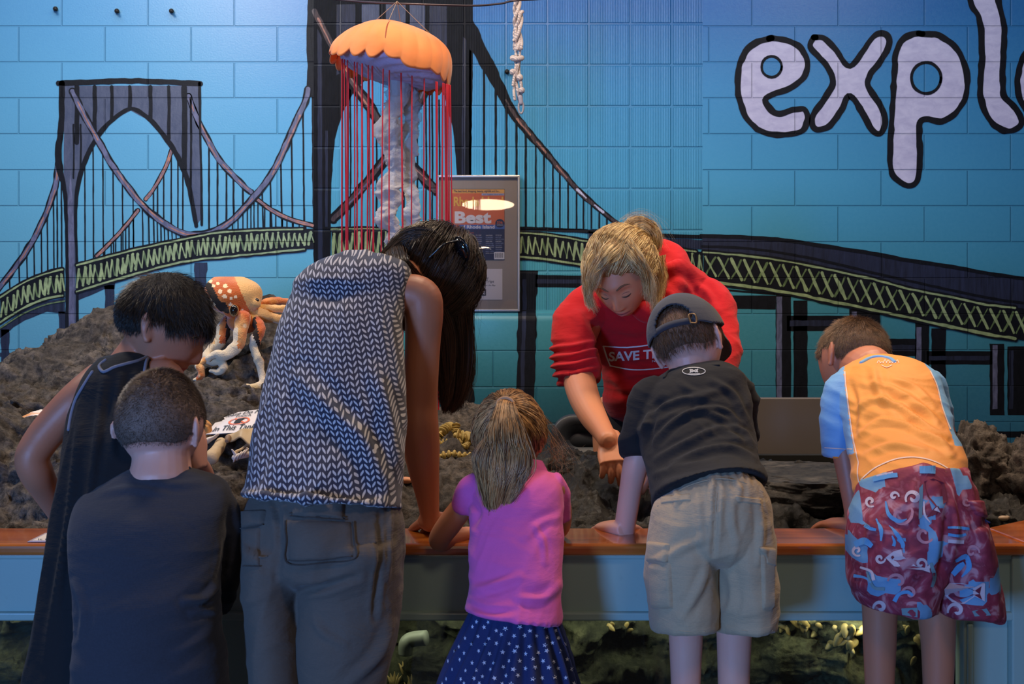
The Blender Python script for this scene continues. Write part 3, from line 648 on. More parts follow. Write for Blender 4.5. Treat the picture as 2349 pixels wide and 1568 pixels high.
# mussels
t_ = NT('mussel_shell'); c_ = t_.ramp(t_.noise(60, 4), [(.3, rgb(52, 42, 26)), (.6, rgb(150, 128, 80)), (.75, rgb(214, 194, 146))]); M_MUS = t_.done(c_, .35, t_.bump(t_.noise(300, 3), .3, .001))
rs = random.Random(4)
mus = None; lit = []
for k in range(42):
    px = 1740+rs.random()*220; py = 1424+rs.random()**1.3*52; lit.append((px, py))
lit += [(1700+rs.random()*40, 1440+rs.random()*40) for _ in range(4)]+[(2052+rs.random()*40, 1430+rs.random()*60) for _ in range(6)]+[(1392+rs.random()*200, 1426+rs.random()*14) for _ in range(5)]
for k, (px, py) in enumerate(lit):
    p = W(px, py, 2.62); y = uwy(p.x, p.z); L = .009+.006*rs.random(); L *= .8 if px < 1700 else 1
    if mus is None:
        b = ball((0, 0, 0), 1, 12); P = np.array(b.v); P[:, 0] *= .62*(1+.35*P[:, 2]); P[:, 1] *= .42; b.v = P.tolist(); mus = b.build('mussel', M_MUS); o = mus
    else: o = mus.copy(); COL.objects.link(o)
    o.location = (p.x, y-.002, p.z); o.scale = (L, L, L*1.25); o.rotation_euler = (rs.uniform(-.7, .7), rs.uniform(-1.2, 1.2), rs.uniform(-.6, .6))
    tag(o, 'small pale mussel clinging to the rock just under the tank apron', 'mussel', 'mussels under the apron')
# open spiky shells, pipe
t_ = plain('shell_horn', rgb(150, 128, 84), .5, 70, .3)
for k, (px, py) in enumerate(((905,1562),(928,1545),(950,1558),(962,1566),(938,1572))):
    p = W(px, py, 2.6); y = uwy(p.x, p.z)-.01
    mb = MB()
    for q in range(5):
        a = (q-2)*.38+.1*k; mb.merge(tube([(p.x, y, p.z-.02), (p.x+.012*math.sin(a), y-.004, p.z), (p.x+.022*math.sin(a*1.2), y-.002, p.z+.022-.004*abs(q-2))], [.006, .005, .0008], 8, 8))
    o = mb.build('barnacle_cluster', t_); tag(o, 'spiky tan barnacle cluster at the bottom edge beside the brown trousers', 'barnacle', 'barnacle clusters at the bottom')
p = W(950, 1475, 2.60); o = tube([W(930, 1500, 2.58), W(932, 1476, 2.58), W(945, 1466, 2.58), W(978, 1462, 2.57)], [.016, .017, .017, .017], 24, 24, round_ends=False).build('pipe_elbow', plain('grey_pipe', rgb(112, 116, 112), .5)); tag(o, 'grey plastic pipe elbow under water beside the brown trousers', 'pipe')
# ================================================================= props
def text_mb(txt, font_bold=0.0, italic=0.0, spacing=1.0):
    """glyph mesh in a unit-height plane: returns (verts (n,2), faces, width)"""
    c = bpy.data.curves.new('t', 'FONT'); c.body = txt; c.size = 1.0; c.offset = font_bold; c.space_character = spacing; c.shear = italic; c.resolution_u = 4
    o = bpy.data.objects.new('t', c); COL.objects.link(o); dg = bpy.context.evaluated_depsgraph_get(); dg.update()
    me = bpy.data.meshes.new_from_object(o.evaluated_get(dg)); V = np.array([v.co[:2] for v in me.vertices]); Fs = [tuple(p.vertices) for p in me.polygons]
    bpy.data.objects.remove(o); bpy.data.curves.remove(c); bpy.data.meshes.remove(me)
    return V, Fs
def place_text(mb, txt, fn, x0, y0, x1, y1, mat=0, **k):
    """fit text in the box (x0,y0)-(x1,y1) of a map fn(x,y)->point"""
    V, Fs = text_mb(txt, **k); mn, mx = V.min(0), V.max(0); sc = (mx-mn); U = (V-mn)/sc
    mb.add([fn(x0+(x1-x0)*u, y0+(y1-y0)*v) for u, v in U], Fs, mat)
def disc2(cx, cy, rx, ry, n=28, r2=0): 
    return [(cx+rx*math.cos(2*math.pi*i/n), cy+ry*math.sin(2*math.pi*i/n)) for i in range(n)]
# ---- framed poster
def pp(px, py, d=0): return W(px, py, 5.285-d)
poster = thing('framed_poster', 'tall silver-framed magazine cover and certificate on the wall between the woman and the red hoodie', 'framed poster', tuple(pp(1098, 711)))
M_SIL = plain('brushed_silver', rgb(190, 186, 180), .3, 30, .06, Metallic=.9)
def ppart(name, mb, m, **k): o = mb.build(name, m, None, **k); o.parent = poster; o.matrix_parent_inverse = Matrix.Translation(poster.location).inverted(); return o
fm = MB(); x0, x1, y0, y1 = 1005, 1190, 405, 711
A = pp(x0, y0); B = pp(x1, y1); th = .011
fm.box(((A.x+B.x)/2, 5.275, A.z), (B.x-A.x, .026, th)).box(((A.x+B.x)/2, 5.275, B.z), (B.x-A.x, .026, th)).box((A.x, 5.275, (A.z+B.z)/2), (th, .026, A.z-B.z+th)).box((B.x, 5.275, (A.z+B.z)/2), (th, .026, A.z-B.z+th))
ppart('frame', fm, M_SIL, smooth=False, bevel=.002)
ppart('mat_board', MB().box(((A.x+B.x)/2, 5.286, (A.z+B.z)/2), (B.x-A.x, .006, A.z-B.z)), plain('mat_grey', rgb(172, 160, 148), .8, 200, .05), smooth=False)
def rect(mb, xa, ya, xb, yb, mat, d): mb.add([pp(xa, ya, d), pp(xb, ya, d), pp(xb, yb, d), pp(xa, yb, d)], [(0, 1, 2, 3)], mat)
PC = [plain('print_'+n, c, .5, 300, .03, .02) for n, c in (('orange', rgb(222, 112, 60)), ('yellow', rgb(238, 176, 84)), ('navy', rgb(42, 46, 74)), ('blue', rgb(74, 104, 168)), ('white', rgb(232, 226, 220)), ('cream', rgb(226, 214, 206)), ('black', rgb(28, 30, 32)), ('pale', rgb(170, 178, 206)), ('gold', rgb(244, 190, 70)))]
O_, Y_, N_, B_, W_, C_, K_, P_, G_ = range(9)
cv = MB(); rect(cv, 1036, 433, 1157.5, 596, N_, .006); rect(cv, 1036.5, 434, 1157, 443, Y_, .007); rect(cv, 1036.5, 443, 1157, 515, O_, .007); rect(cv, 1105, 443.5, 1156.5, 448, P_, .008); rect(cv, 1037, 515, 1157.5, 525, B_, .0075)
f2 = lambda d: (lambda x, y: pp(x, y, d))
place_text(cv, 'The best food, shopping, beauty, nightlife and fun...', f2(.009), 1041, 442, 1147, 435.5, N_, font_bold=.01)
place_text(cv, 'our biggest issue ever!', f2(.009), 1108, 447.6, 1155, 444, N_)
place_text(cv, 'Rhode Island', f2(.009), 1041, 473, 1154, 451, G_, font_bold=.03)
place_text(cv, 'Best', f2(.0092), 1043, 512.5, 1127, 484.5, W_, font_bold=.045)
place_text(cv, 'of Rhode Island', f2(.009), 1057, 524, 1134.5, 516, W_, font_bold=.02)
cv.add([pp(x, y, .0085) for x, y in disc2(1048.5, 521.5, 6.6, 6.6)], [tuple(range(28))], O_)
cv.add([pp(x, y, .0085) for x, y in disc2(1146.5, 512, 10.5, 10)], [tuple(range(28))], N_)
place_text(cv, '336', f2(.009), 1140, 513, 1153, 507, O_, font_bold=.02); place_text(cv, 'winners', f2(.009), 1139.5, 517, 1154, 514, W_)
for a, b, c_, d_ in ((1045, 518, 1051.5, 524.5), (1051.5, 519, 1051.5, 525), (1046, 524.5, 1052, 524.5)):
    v = pp(a, b, .009); w = pp(c_, d_, .009); cv.merge(tube([v, w], [.0016, .0016], 6, 3), W_)
place_text(cv, 'Where to find the', f2(.009), 1041, 535, 1074, 531.5, P_); place_text(cv, 'best:', f2(.009), 1076, 535, 1087.5, 531.5, O_)
rs = random.Random(12); wl = ['pizza','doctors','burger','brunch','bakery','spa','salon','coffee','tacos','wine bar','chowder','lobster','day trip','boutique','seafood','ice cream','florist','music','sushi','gym','fish tacos','bagels','theater','patio']
for ci, cx in enumerate((1044, 1066.5, 1091, 1114.5, 1137)):
    for r in range(10):
        w = rs.choice(wl)+' '+rs.choice(wl); place_text(cv, w, f2(.009), cx, 540.5+r*4.6, cx+rs.uniform(12, 19), 537.8+r*4.6, P_ if r % 3 else W_)
place_text(cv, '..., much more!', f2(.009), 1062, 591.5, 1111, 586.5, P_)
rect(cv, 1133.5, 578, 1157, 594.5, W_, .0085)
for k in range(11): rect(cv, 1136+k*1.7, 580, 1136+k*1.7+(.6 if k % 3 else 1.1), 591, K_, .0092)
ppart('magazine_cover', cv, PC, smooth=False)
cf = MB(); rect(cf, 1050, 616.5, 1152.5, 687, C_, .006)
place_text(cf, 'EDITORS\' POLL', f2(.007), 1080, 629, 1117, 626.8, K_)
place_text(cf, 'Save the Bay', f2(.007), 1075, 641, 1121, 634, K_); place_text(cf, 'Seal Watching Trips', f2(.007), 1061, 650, 1133, 641.5, K_)
place_text(cf, 'Best Way to See and Save the Bay', f2(.007), 1060, 657, 1137, 652, K_, italic=.3)
rect(cf, 1085, 663, 1115, 678, K_, .007); place_text(cf, 'best', f2(.0078), 1087, 675, 1113, 665, C_, font_bold=.03)
ppart('certificate', cf, PC, smooth=False)
gp = MB().box(((A.x+B.x)/2, 5.270, (A.z+B.z)/2), (B.x-A.x-.01, .003, A.z-B.z-.01))
ppart('glass_pane', gp, glass('poster_glass', (.97, .97, .97, 1), 1.0), smooth=False)

# ---- steel cable, jellyfish, knotted rope
M_STR = plain('thin_string', rgb(140, 120, 104), .8)
cabl = tube([W(-900, -190, 3.75), W(200, -60, 3.75), W(640, -14, 3.75), W(740, -4, 3.75), W(830, 4, 3.73), (W(911, 8, 3.72)), W(1000, 11, 3.75), W(1090, 13, 3.8), W(1150, 8, 3.85), W(1186, 1, 3.88), W(1330, -9, 3.9), W(1900, -60, 3.9), W(2900, -170, 3.9)], [.0035]*13, 8, 110).build('steel_cable', plain('cable_dark', rgb(72, 64, 70), .4, 90, .2, Metallic=.5)); tag(cabl, 'thin dark steel cable sagging across the top edge above the jellyfish', 'cable')
JY = 3.7; jc = W(908, 137, JY)
jelly = thing('jellyfish_sculpture', 'orange fabric jellyfish with white arms and red ribbon tentacles hanging over the tank', 'jellyfish', tuple(jc))
def jpart(name, mb, m, **k): o = mb.build(name, m, None, **k); o.parent = jelly; o.matrix_parent_inverse = Matrix.Translation(jelly.location).inverted(); return o
t = NT('orange_fabric'); n = t.noise(14, 5); c_ = t.mix(n, rgb(240, 138, 62), rgb(250, 164, 92)); t.done(c_, .7, t.bump(n, .25, .01), Sheen_Weight=.3)
tl = t.n('BsdfTranslucent'); t.put(tl.inputs[0], c_); mx = t.n('MixShader'); mx.inputs[0].default_value = .28; t.put(mx.inputs[1], t.b.outputs[0]); t.put(mx.inputs[2], tl.outputs[0]); t.put(t.out.inputs[0], mx.outputs[0]); M_JO = t.m
M_SEAM = plain('orange_seam', rgb(188, 84, 34), .7)
roll = Matrix.Rotation(math.radians(13.5), 3, 'Y') @ Matrix.Rotation(math.radians(-5), 3, 'X')
NS = 22; rj = R(139, JY)
def bellp(th, ph, off=0.0):
    """ph 0 apex .. 1 rim (beyond 1 curls under)"""
    a = ph*math.pi*.5; r = math.sin(min(a, math.pi/2))**.82; z = math.cos(a)
    g = abs(math.sin(th*NS/2)); r *= 1+.020*(g-.5)*ph; sc_ = .010*(g-.45)*(1+.8*math.sin(th*3.3))*sstep(.72, 1, ph)
    z = z*.66+0.0; q = Vector((math.cos(th)*(r*rj+off), math.sin(th)*(r*rj+off), z*rj*1.0+off))
    q.z += .13*rj*(math.cos(th-.2)*.5)*0; q.z -= float(sc_)*1.6+.006*math.sin(th*5+1)*ph**3+.004*math.sin(th*9)*ph**4
    q.z -= .05*rj*ph**2; q.x += .012*math.sin(3*a)*math.cos(th*2)
    return jc+roll @ Vector((q.x, q.y, q.z-.11*rj))
bl = MB(); nt, nph = NS*12, 34; G = [[bellp(2*math.pi*j/nt, i/(nph-1)*1.06) for j in range(nt)] for i in range(nph)]
vs = [p for r_ in G for p in r_]; fs = [(i*nt+j, i*nt+(j+1) % nt, (i+1)*nt+(j+1) % nt, (i+1)*nt+j) for i in range(nph-1) for j in range(nt)]
bl.add(vs, fs, 0)
for k in range(NS):
    bl.merge(tube([bellp(2*math.pi*k/NS, .28+.72*q/9, .0006) for q in range(10)], [.0020]*10, 6, 20), 1)
bl.merge(tube([bellp(-1.72, .30+.62*q/9, .0008) for q in range(10)], [.0016,.002,.0026,.003,.0034,.0034,.003,.0028,.0022,.0016], 6, 24), 2)
jb = jpart('bell', bl, [M_JO, M_SEAM, plain('bell_slit', rgb(132, 62, 34), .8)]); so = jb.modifiers.new('s', 'SOLIDIFY'); so.thickness = .003
t = NT('lilac_lining'); n = t.noise(18, 5); t.done(t.mix(n, rgb(176, 170, 214), rgb(214, 210, 236)), .7, t.bump(t.noise(22, 4), .6, .01)); M_JL = t.m
ln = MB(); nt = 96; G = []
for i in range(20):
    ph = i/19; a = ph*math.pi/2
    for j in range(nt):
        th = 2*math.pi*j/nt; r = rj*.90*math.cos(a)**.8 if ph < 1 else 0; z = -math.sin(a)*rj*.22+.004*math.sin(th*14+i)*math.cos(a)
        G.append(jc+roll @ Vector((math.cos(th)*r, math.sin(th)*r, z-.14*rj)))
ln.add(G, [(i*nt+j, (i+1)*nt+j, (i+1)*nt+(j+1) % nt, i*nt+(j+1) % nt) for i in range(19) for j in range(nt)])
jpart('underside', ln, M_JL)
t = NT('white_tulle'); n = t.noise(26, 6, .6); c_ = t.mix(n, rgb(206, 206, 212), rgb(238, 236, 232)); t.done(c_, .6, t.bump(t.noise(30, 6, .65), .8, .012), Sheen_Weight=.4)
tl = t.n('BsdfTranslucent'); t.put(tl.inputs[0], c_); mx = t.n('MixShader'); mx.inputs[0].default_value = .35; t.put(mx.inputs[1], t.b.outputs[0]); t.put(mx.inputs[2], tl.outputs[0]); t.put(t.out.inputs[0], mx.outputs[0]); M_TUL = t.m
def ruffle(rows, seed, flat=.55):
    P = [W(a, b, Y) for a, b, Y, w in rows]; mb = tube(P, [R(w, JY)/2 for a, b, Y, w in rows], 40, 130, flat=flat)
    V = np.array(mb.v); C = catmull(np.array([tuple(p) for p in P]), 400); 
    cen = C[np.argmin(np.abs(C[None, :, 2]-V[:, None, 2]), axis=1)]; D = V-cen; D[:, 2] = 0
    s_ = 1+.42*ridged(V*38, 2, seed)*.6+.5*fbm(V*15, 2, seed+4); V = cen*[1, 1, 0]+[0, 0, 1]*V+D*np.clip(s_, .35, 1.9)[:, None]; V[:, 2] += .008*noise(V*30, seed+6)
    mb.v = V.tolist(); return mb
jpart('oral_arm', ruffle([(922,178,3.70,40),(915,225,3.69,34),(893,275,3.68,46),(888,320,3.67,34),(905,365,3.67,38),(908,395,3.68,30),(893,425,3.67,40),(897,465,3.68,36),(888,495,3.67,44),(903,530,3.68,36),(900,565,3.68,46),(912,625,3.69,34)], 3), M_TUL)
jpart('oral_arm', ruffle([(930,178,3.73,38),(938,235,3.74,30),(946,290,3.74,28),(944,335,3.73,30),(934,380,3.73,26),(938,425,3.74,30),(947,460,3.73,30),(941,500,3.74,34),(950,535,3.74,32),(960,600,3.74,26)], 7), M_TUL)
tu = NT('sheer_tulle'); tr = tu.n('BsdfTransparent'); df = tu.n('BsdfDiffuse'); df.inputs[0].default_value = (.45, .55, .68, 1); mx = tu.n('MixShader'); mx.inputs[0].default_value = .38; tu.put(mx.inputs[1], tr.outputs[0]); tu.put(mx.inputs[2], df.outputs[0]); tu.put(tu.out.inputs[0], mx.outputs[0])
jpart('sheer_drape', ruffle([(918,172,3.74,70),(916,230,3.75,66),(918,290,3.75,62),(914,345,3.75,40)], 9, .5), tu.m)
M_RED = plain('red_ribbon', rgb(196, 28, 44), .55, 60, .1)
zb = W(0, 968, JY).z
for k, (xt, ln_) in enumerate(((785,1),(790,1),(797,1),(800,0),(813,1),(819,1),(831,1),(845,1),(846.5,0),(854,1),(879,1),(893,1),(920,1),(945,1),(973,1),(985,0),(1000,1),(1003,1),(1016,1),(1020,1),(1024,1),(1027,1),(1030,1),(1033,1))):
    thx = (xt-908)/139; Yk = JY-.17*math.sqrt(max(0, 1-thx*thx))*(1 if ln_ else -1)*.95
    yt = 118+(xt-768)*.24+ (14 if ln_ else 4); bt = W(0, 980, JY).z+.02*math.sin(k*3.1)
    dx = (xt-908)*.012+math.sin(k*2.3)*3
    a = W(xt, yt, Yk); b = Vector((W(xt+dx, 600, Yk).x, Yk+.01*math.sin(k), bt)); mid = (a+b)/2+Vector((.004*math.sin(k*1.7), 0, 0))
    jpart('tentacle', tube([a, mid, b], [.0021 if k % 3 else .0028]*3, 6, 26), M_RED)
ap = W(911, 3, JY)
for th_, ph_ in ((math.pi, .38), (-1.75, .42), (.0, .50), (1.5, .4)):
    jpart('hanging_string', tube([ap, bellp(th_, ph_, .001)], [.0011, .0011], 6, 3), M_STR)
# knotted rope
rope = thing('knotted_rope', 'pale knotted cotton rope hanging from the top of the picture right of the jellyfish', 'rope', tuple(W(1186, 250, 4.2)))
def rpart(name, mb, m): o = mb.build(name, m, None); o.parent = rope; o.matrix_parent_inverse = Matrix.Translation(rope.location).inverted(); return o
t = NT('cotton_rope'); wv = t.n('TexWave', wave_type='BANDS', bands_direction='DIAGONAL'); t.put(wv.inputs[0], t.obj()); wv.inputs['Scale'].default_value = 60; wv.inputs['Distortion'].default_value = 1
M_ROPE = t.done(t.mix(t.noise(40, 4), rgb(176, 162, 158), rgb(206, 194, 186)), .85, t.bump(wv.outputs[1], .7, .003)); RY = 4.2
def rt(P, w): return pix_tube([(a, b, Y, w) for a, b, Y in P], 12, len(P)*8)
def braid(x, y0, y1, ph, w, amp=6, n=None):
    k = int((y1-y0)/8); return [(x+amp*math.sin(ph+i*.62), y0+(y1-y0)*i/k, RY+.012*math.cos(ph*1.3+i*.62)) for i in range(k+1)]
mb = MB()
for ph in (0, 2.1, 4.2): mb.merge(rt(braid(1186, -14, 112, ph, 9), 8.5))
for ph in (0.5, 2.6): mb.merge(rt(braid(1193, 30, 104, ph, 8, 4), 7.5))
mb.merge(rt([(1184, 62, RY), (1183, 100, RY), (1184, 130, RY)], 7)); mb.merge(rt([(1192, 60, RY), (1193, 100, RY), (1192, 130, RY)], 6))
rpart('braided_strand', mb, M_ROPE)
mb = MB()
for x, ph in ((1182, 0), (1187, 1.8), (1193, 3.5)):
    mb.merge(rt([(x+3*math.sin(ph+i*.6), 138+i*9, RY+.008*math.cos(ph+i)) for i in range(11)], 7))
mb.merge(rt([(1184, 150, RY-.01), (1180, 175, RY-.01), (1177, 195, RY-.01)], 7)); rpart('loose_strand', mb, M_ROPE)
ring = [W(1186+11*math.cos(a*math.pi/6), 133+2*math.sin(a*math.pi/6), RY-.017*math.sin(a*math.pi/6)) for a in range(13)]
rpart('knot', tube(ring, [.0095]*13, 12, 40), M_ROPE)
for kx, ky, kr in ((1176, 165, .0115), (1197, 207, .0115), (1195, 110, .008), (1192, 178, .013), (1179, 92, .006), (1198, 27, .007)): rpart('knot', ball(W(kx, ky, RY-.01), (kr, kr*.9, kr*1.05), 14), M_ROPE)
lp = [W(1195+5.5*math.sin(a*math.pi/7), 246-14*math.cos(a*math.pi/7), RY) for a in range(15)]
rpart('loop', tube(lp, [.0038]*15, 8, 40), plain('grey_cord', rgb(150, 146, 150), .8))
rpart('binding', pix_tube([(1193, 222, RY, 12), (1195, 236, RY, 11)], 12, 6), plain('grey_tape', rgb(156, 152, 162), .8))

# ---- laminated sign
sg = [W(472, 1006, 2.93), W(596, 1000, 2.91), W(628, 944, 3.07), W(508, 961, 3.09)]
def sgp(u, v, d=.0): 
    p = sg[0]*(1-u)*(1-v)+sg[1]*u*(1-v)+sg[2]*u*v+sg[3]*(1-u)*v; nrm = (sg[1]-sg[0]).cross(sg[3]-sg[0]).normalized(); return p+nrm*d+Vector((0, 0, .006*math.sin(u*3.1)*math.sin(v*3)))+Vector((0,0,.012))
sh = MB(); K = 14
for lay, m_ in ((.0, 0), (-.002, 0)):
    b0 = len(sh.v); sh.add([sgp(i/K, j/K, lay) for i in range(K+1) for j in range(K+1)], [(i*(K+1)+j, (i+1)*(K+1)+j, (i+1)*(K+1)+j+1, i*(K+1)+j+1) for i in range(K) for j in range(K)], 0)
fn = lambda x, y: sgp(x, y, .0022)
def fine_text(mb, txt, fn, box, mat, **k): place_text(mb, txt, fn, *box, mat, **k)
fine_text(sh, 'Please Do Not', fn, (.08, .74, .93, .93), 1, italic=.1, font_bold=.008); fine_text(sh, 'Touch', fn, (.36, .60, .66, .72), 1, italic=.1, font_bold=.006); fine_text(sh, 'In This Tank', fn, (.10, .08, .88, .27), 1, italic=.1, font_bold=.008)
def ringf(mb, cx, cy, r1, r2, asp, mat, d=.0024, n=36):
    v = [fn(cx+r*math.cos(2*math.pi*i/n), cy+r*asp*math.sin(2*math.pi*i/n)) for r in (r1, r2) for i in range(n)]; mb.add(v, [(i, (i+1) % n, n+(i+1) % n, n+i) for i in range(n)], mat)
ringf(sh, .50, .42, .20, .165, .75, 2)
sh.add([sgp(.50-.12, .42+.10, .0026), sgp(.50-.10, .42+.125, .0026), sgp(.50+.14, .42-.09, .0026), sgp(.50+.12, .42-.115, .0026)], [(0, 1, 2, 3)], 2)
sh.add([sgp(.42, .32, .0023), sgp(.54, .34, .0023), sgp(.56, .46, .0023), sgp(.60, .52, .0023), sgp(.55, .53, .0023), sgp(.53, .50, .0023), sgp(.46, .50, .0023), sgp(.43, .44, .0023)], [tuple(range(8))], 1)
o = sh.build('tank_sign', [gloss_paint('laminated_paper', rgb(236, 232, 238), .25), PC[K_], plain('sign_orange', rgb(232, 120, 84), .5)], None, False); tag(o, 'white laminated sign on the rocks reading Please Do Not Touch In This Tank', 'sign')

# ---- shells and bones beside the sign
M_BONE = plain('bone', rgb(196, 172, 138), .7, 50, .18, .4, .003); M_SHL = plain('pale_shell', rgb(226, 214, 204), .45, 40, .15, .3, .002)
def on(px, py, Y, k='L'): p = W(px, py, Y); return p
def bone(P, rr, name, label, m=M_BONE, n=14):
    mb = tube([W(*p) for p in P], rr, n, 20); V = np.array(mb.v); mb.v = (V+.0016*np.column_stack([noise(V*70, 1), noise(V*70, 2), noise(V*70, 3)])).tolist(); o = mb.build(name, m); tag(o, label, 'bone'); return o
bone([(484, 1049, 2.80), (498, 1032, 2.84), (506, 1017, 2.87)], [.018, .016, .015], 'bone', 'thick tan bone stub lying on the rock below the sign')
bone([(540, 1036, 2.80), (556, 1028, 2.82), (572, 1019, 2.84)], [.004, .0035, .006], 'bone', 'slim tan bone stick pointing up-right beside the vertebra')
bone([(462, 1016, 2.86), (480, 1008, 2.86), (500, 997, 2.86)], [.009, .007, .003], 'bone', 'pale pointed bone lying on the lower left corner of the sign', M_SHL)
bone([(523, 1003, 2.84), (521, 1010, 2.83)], [.008, .006], 'bone', 'small brown knuckle bone at the sign\'s lower edge', plain('brown_bone', rgb(150, 122, 98), .6))
vb = MB(); c = W(549, 1049, 2.79); rt_ = Matrix.Rotation(.5, 3, 'Y') @ Matrix.Rotation(.4, 3, 'X')
for k in range(4): vb.merge(ball(c+Vector((-.008+.008*k, 0, .004*k)), (.0035, .013, .013), 12, rt_))
vb.merge(tube([c+Vector((-.012, 0, 0)), c+Vector((.02, 0, .008))], [.007, .008], 12, 4)).merge(tube([c+Vector((-.010, 0, .008)), c+Vector((-.017, -.004, .020))], [.004, .002], 8, 4)).merge(tube([c+Vector((.014, 0, .012)), c+Vector((.020, -.004, .024))], [.004, .002], 8, 4))
o = vb.build('vertebra', M_SHL); tag(o, 'small pale vertebra with ridges on the rock beside the woman\'s shirt', 'bone')
# flat tan carapace leaning over the sign
mb = MB(); K = 18; a, b, c_, d_ = W(515, 1012, 2.86), W(600, 1022, 2.80), W(606, 972, 2.93), W(560, 1000, 2.90)
def carp(u, v): 
    p = (W(516, 1012, 2.84)*(1-u)+W(610, 1030, 2.80)*u)*(1-v)+(W(530, 1004, 2.86)*(1-u)+W(612, 966, 2.92)*u)*v; notch = .018*math.exp(-((u-.38)/.16)**2)*(1-v); return p+Vector((0, 0, notch+.014*math.sin(math.pi*v)))
mb.add([carp(i/K, j/K) for i in range(K+1) for j in range(K+1)], [(i*(K+1)+j, (i+1)*(K+1)+j, (i+1)*(K+1)+j+1, i*(K+1)+j+1) for i in range(K) for j in range(K)])
o = mb.build('carapace', plain('tan_carapace', rgb(190, 164, 124), .5, 30, .15, .3)); o.modifiers.new('s', 'SOLIDIFY').thickness = .003; tag(o, 'curved tan carapace leaning over the corner of the sign, against the woman\'s shirt', 'shell')
mb = ball(W(466, 985, 2.95), (.024, .02, .028), 40); V = np.array(mb.v); mb.v = (V+.006*np.column_stack([noise(V*60, 4), noise(V*60, 5), noise(V*60, 6)])).tolist()
o = mb.build('sponge', plain('gold_sponge', rgb(190, 134, 74), .9, 60, .3, .8, .004)); tag(o, 'small golden sponge lump left of the laminated sign', 'sponge')
# scallop shell at far left
mb = MB(); sc0 = W(112, 958, 3.02); K, J = 40, 14
for lay in (0,):
    V = []
    for j in range(J+1):
        for i in range(K+1):
            a = math.radians(178-(i/K)*150); r = .085*(j/J); V.append(sc0+Vector((math.cos(a)*r*.95, math.sin(a)*r*.45+.0, math.sin(a)*r*.30+.018*math.sin(math.pi*j/J)*.8+.0018*math.cos(i*2*math.pi/2.5)*j/J-.008)))
    mb.add(V, [(j*(K+1)+i, j*(K+1)+i+1, (j+1)*(K+1)+i+1, (j+1)*(K+1)+i) for j in range(J) for i in range(K)])
t = NT('scallop'); n = t.noise(1, 3, .5, t.obj((20, 20, 130))); M_SC = t.done(t.ramp(n, [(.45, rgb(236, 222, 208)), (.62, rgb(224, 160, 110))]), .5)
o = mb.build('scallop_shell', M_SC); o.modifiers.new('s', 'SOLIDIFY').thickness = .003; tag(o, 'large white scallop shell with orange streaks behind the tank-top boy\'s arm', 'shell')
# little shells on rock
for px, py, Y, r, lb, cc in ((931,1101,2.85,.011,'orange and white shell chip on the rock behind the woman\'s forearm', rgb(206,140,100)), (2302,1188,2.72,.008,'tiny round snail shell at the inner edge of the right rim', rgb(150,130,110)), (1448,1196,2.66,.006,'small brown snail beside the capped boy\'s hand', rgb(110,84,66))):
    mb = ball(W(px, py, Y), (r*1.6, r, r*.8), 16); mb.merge(ball(W(px, py, Y)+Vector((r*1.2, 0, r*.2)), (r*.7, r*.6, r*.6), 10)); o = mb.build('shell', plain('shell_tint', cc, .5, 60, .4)); tag(o, lb, 'shell')
o = MB().box(W(921, 1012, 3.12), (.05, .02, .07), rot=Matrix.Rotation(-.4, 3, 'X')).build('info_card', plain('card_white', rgb(206, 190, 190), .5), None, False, bevel=.002); tag(o, 'white card edge showing between the woman\'s shirt and her forearm', 'card')
# ---- whelk egg cases
M_EGG = plain('egg_case', rgb(172, 146, 78), .6, 60, .25, .5, .003)
def eggs(rows, label, per=6.5, n=26):
    P = catmull(np.array([list(W(a, b, Y))+[R(w, Y)/2] for a, b, Y, w in rows]), 160); s = np.r_[0, np.cumsum(np.linalg.norm(np.diff(P[:, :3], axis=0), axis=1))]
    L = s[-1]; cnt = max(3, int(L/(R(per, 3.3)))); mb = MB()
    for k in range(cnt):
        q = [np.interp(L*(k+.5)/cnt, s, P[:, i]) for i in range(4)]; q2 = [np.interp(min(L, L*(k+.5)/cnt+.004), s, P[:, i]) for i in range(4)]
        d = Vector(q2[:3])-Vector(q[:3]); d = d.normalized() if d.length > 1e-6 else Vector((1, 0, 0)); d = (d+Vector((.15*math.sin(k*2.1), .2*math.sin(k), .2*math.cos(k*1.7)))).normalized()
        rot = d.to_track_quat('Z', 'Y').to_matrix(); mb.merge(ball(Vector(q[:3]), (q[3]*(1+.1*math.sin(k*5)), q[3]*.9, R(per, 3.3)*.42), 14, rot))
    mb.merge(tube(P[::8, :3].tolist(), (P[::8, 3]*.4).tolist(), 8, 40)); o = mb.build('egg_case', M_EGG); tag(o, label, 'egg case', 'whelk egg cases on the rock'); return o
eggs([(1004,1004,3.30,24),(1014,990,3.30,26),(1026,980,3.32,26),(1038,976,3.34,22)], 'khaki whelk egg string arching up nearest the woman\'s arm')
eggs([(1047,972,3.32,20),(1046,985,3.31,22),(1048,996,3.30,26)], 'short upright whelk egg string at the top of the pile', 5)
eggs([(1046,998,3.26,34),(1060,1002,3.26,36),(1076,1004,3.27,34),(1090,998,3.30,22),(1098,990,3.3,16)], 'broad clumped whelk egg string nearest the girl\'s ponytail', 8)
eggs([(1006,1016,3.22,20),(1022,1016,3.22,24),(1040,1016,3.22,24),(1060,1014,3.22,22)], 'middle whelk egg string with clear separate discs', 6)
eggs([(1006,1030,3.18,18),(1024,1029,3.18,20),(1046,1028,3.18,20),(1066,1024,3.18,18),(1076,1016,3.2,14)], 'whelk egg string second from the bottom of the pile', 6)
eggs([(1000,1047,3.12,24),(1020,1044,3.12,24),(1040,1040,3.12,20),(1056,1044,3.12,20),(1070,1044,3.12,18),(1084,1042,3.12,12)], 'lowest whelk egg string lying along the rock', 11)
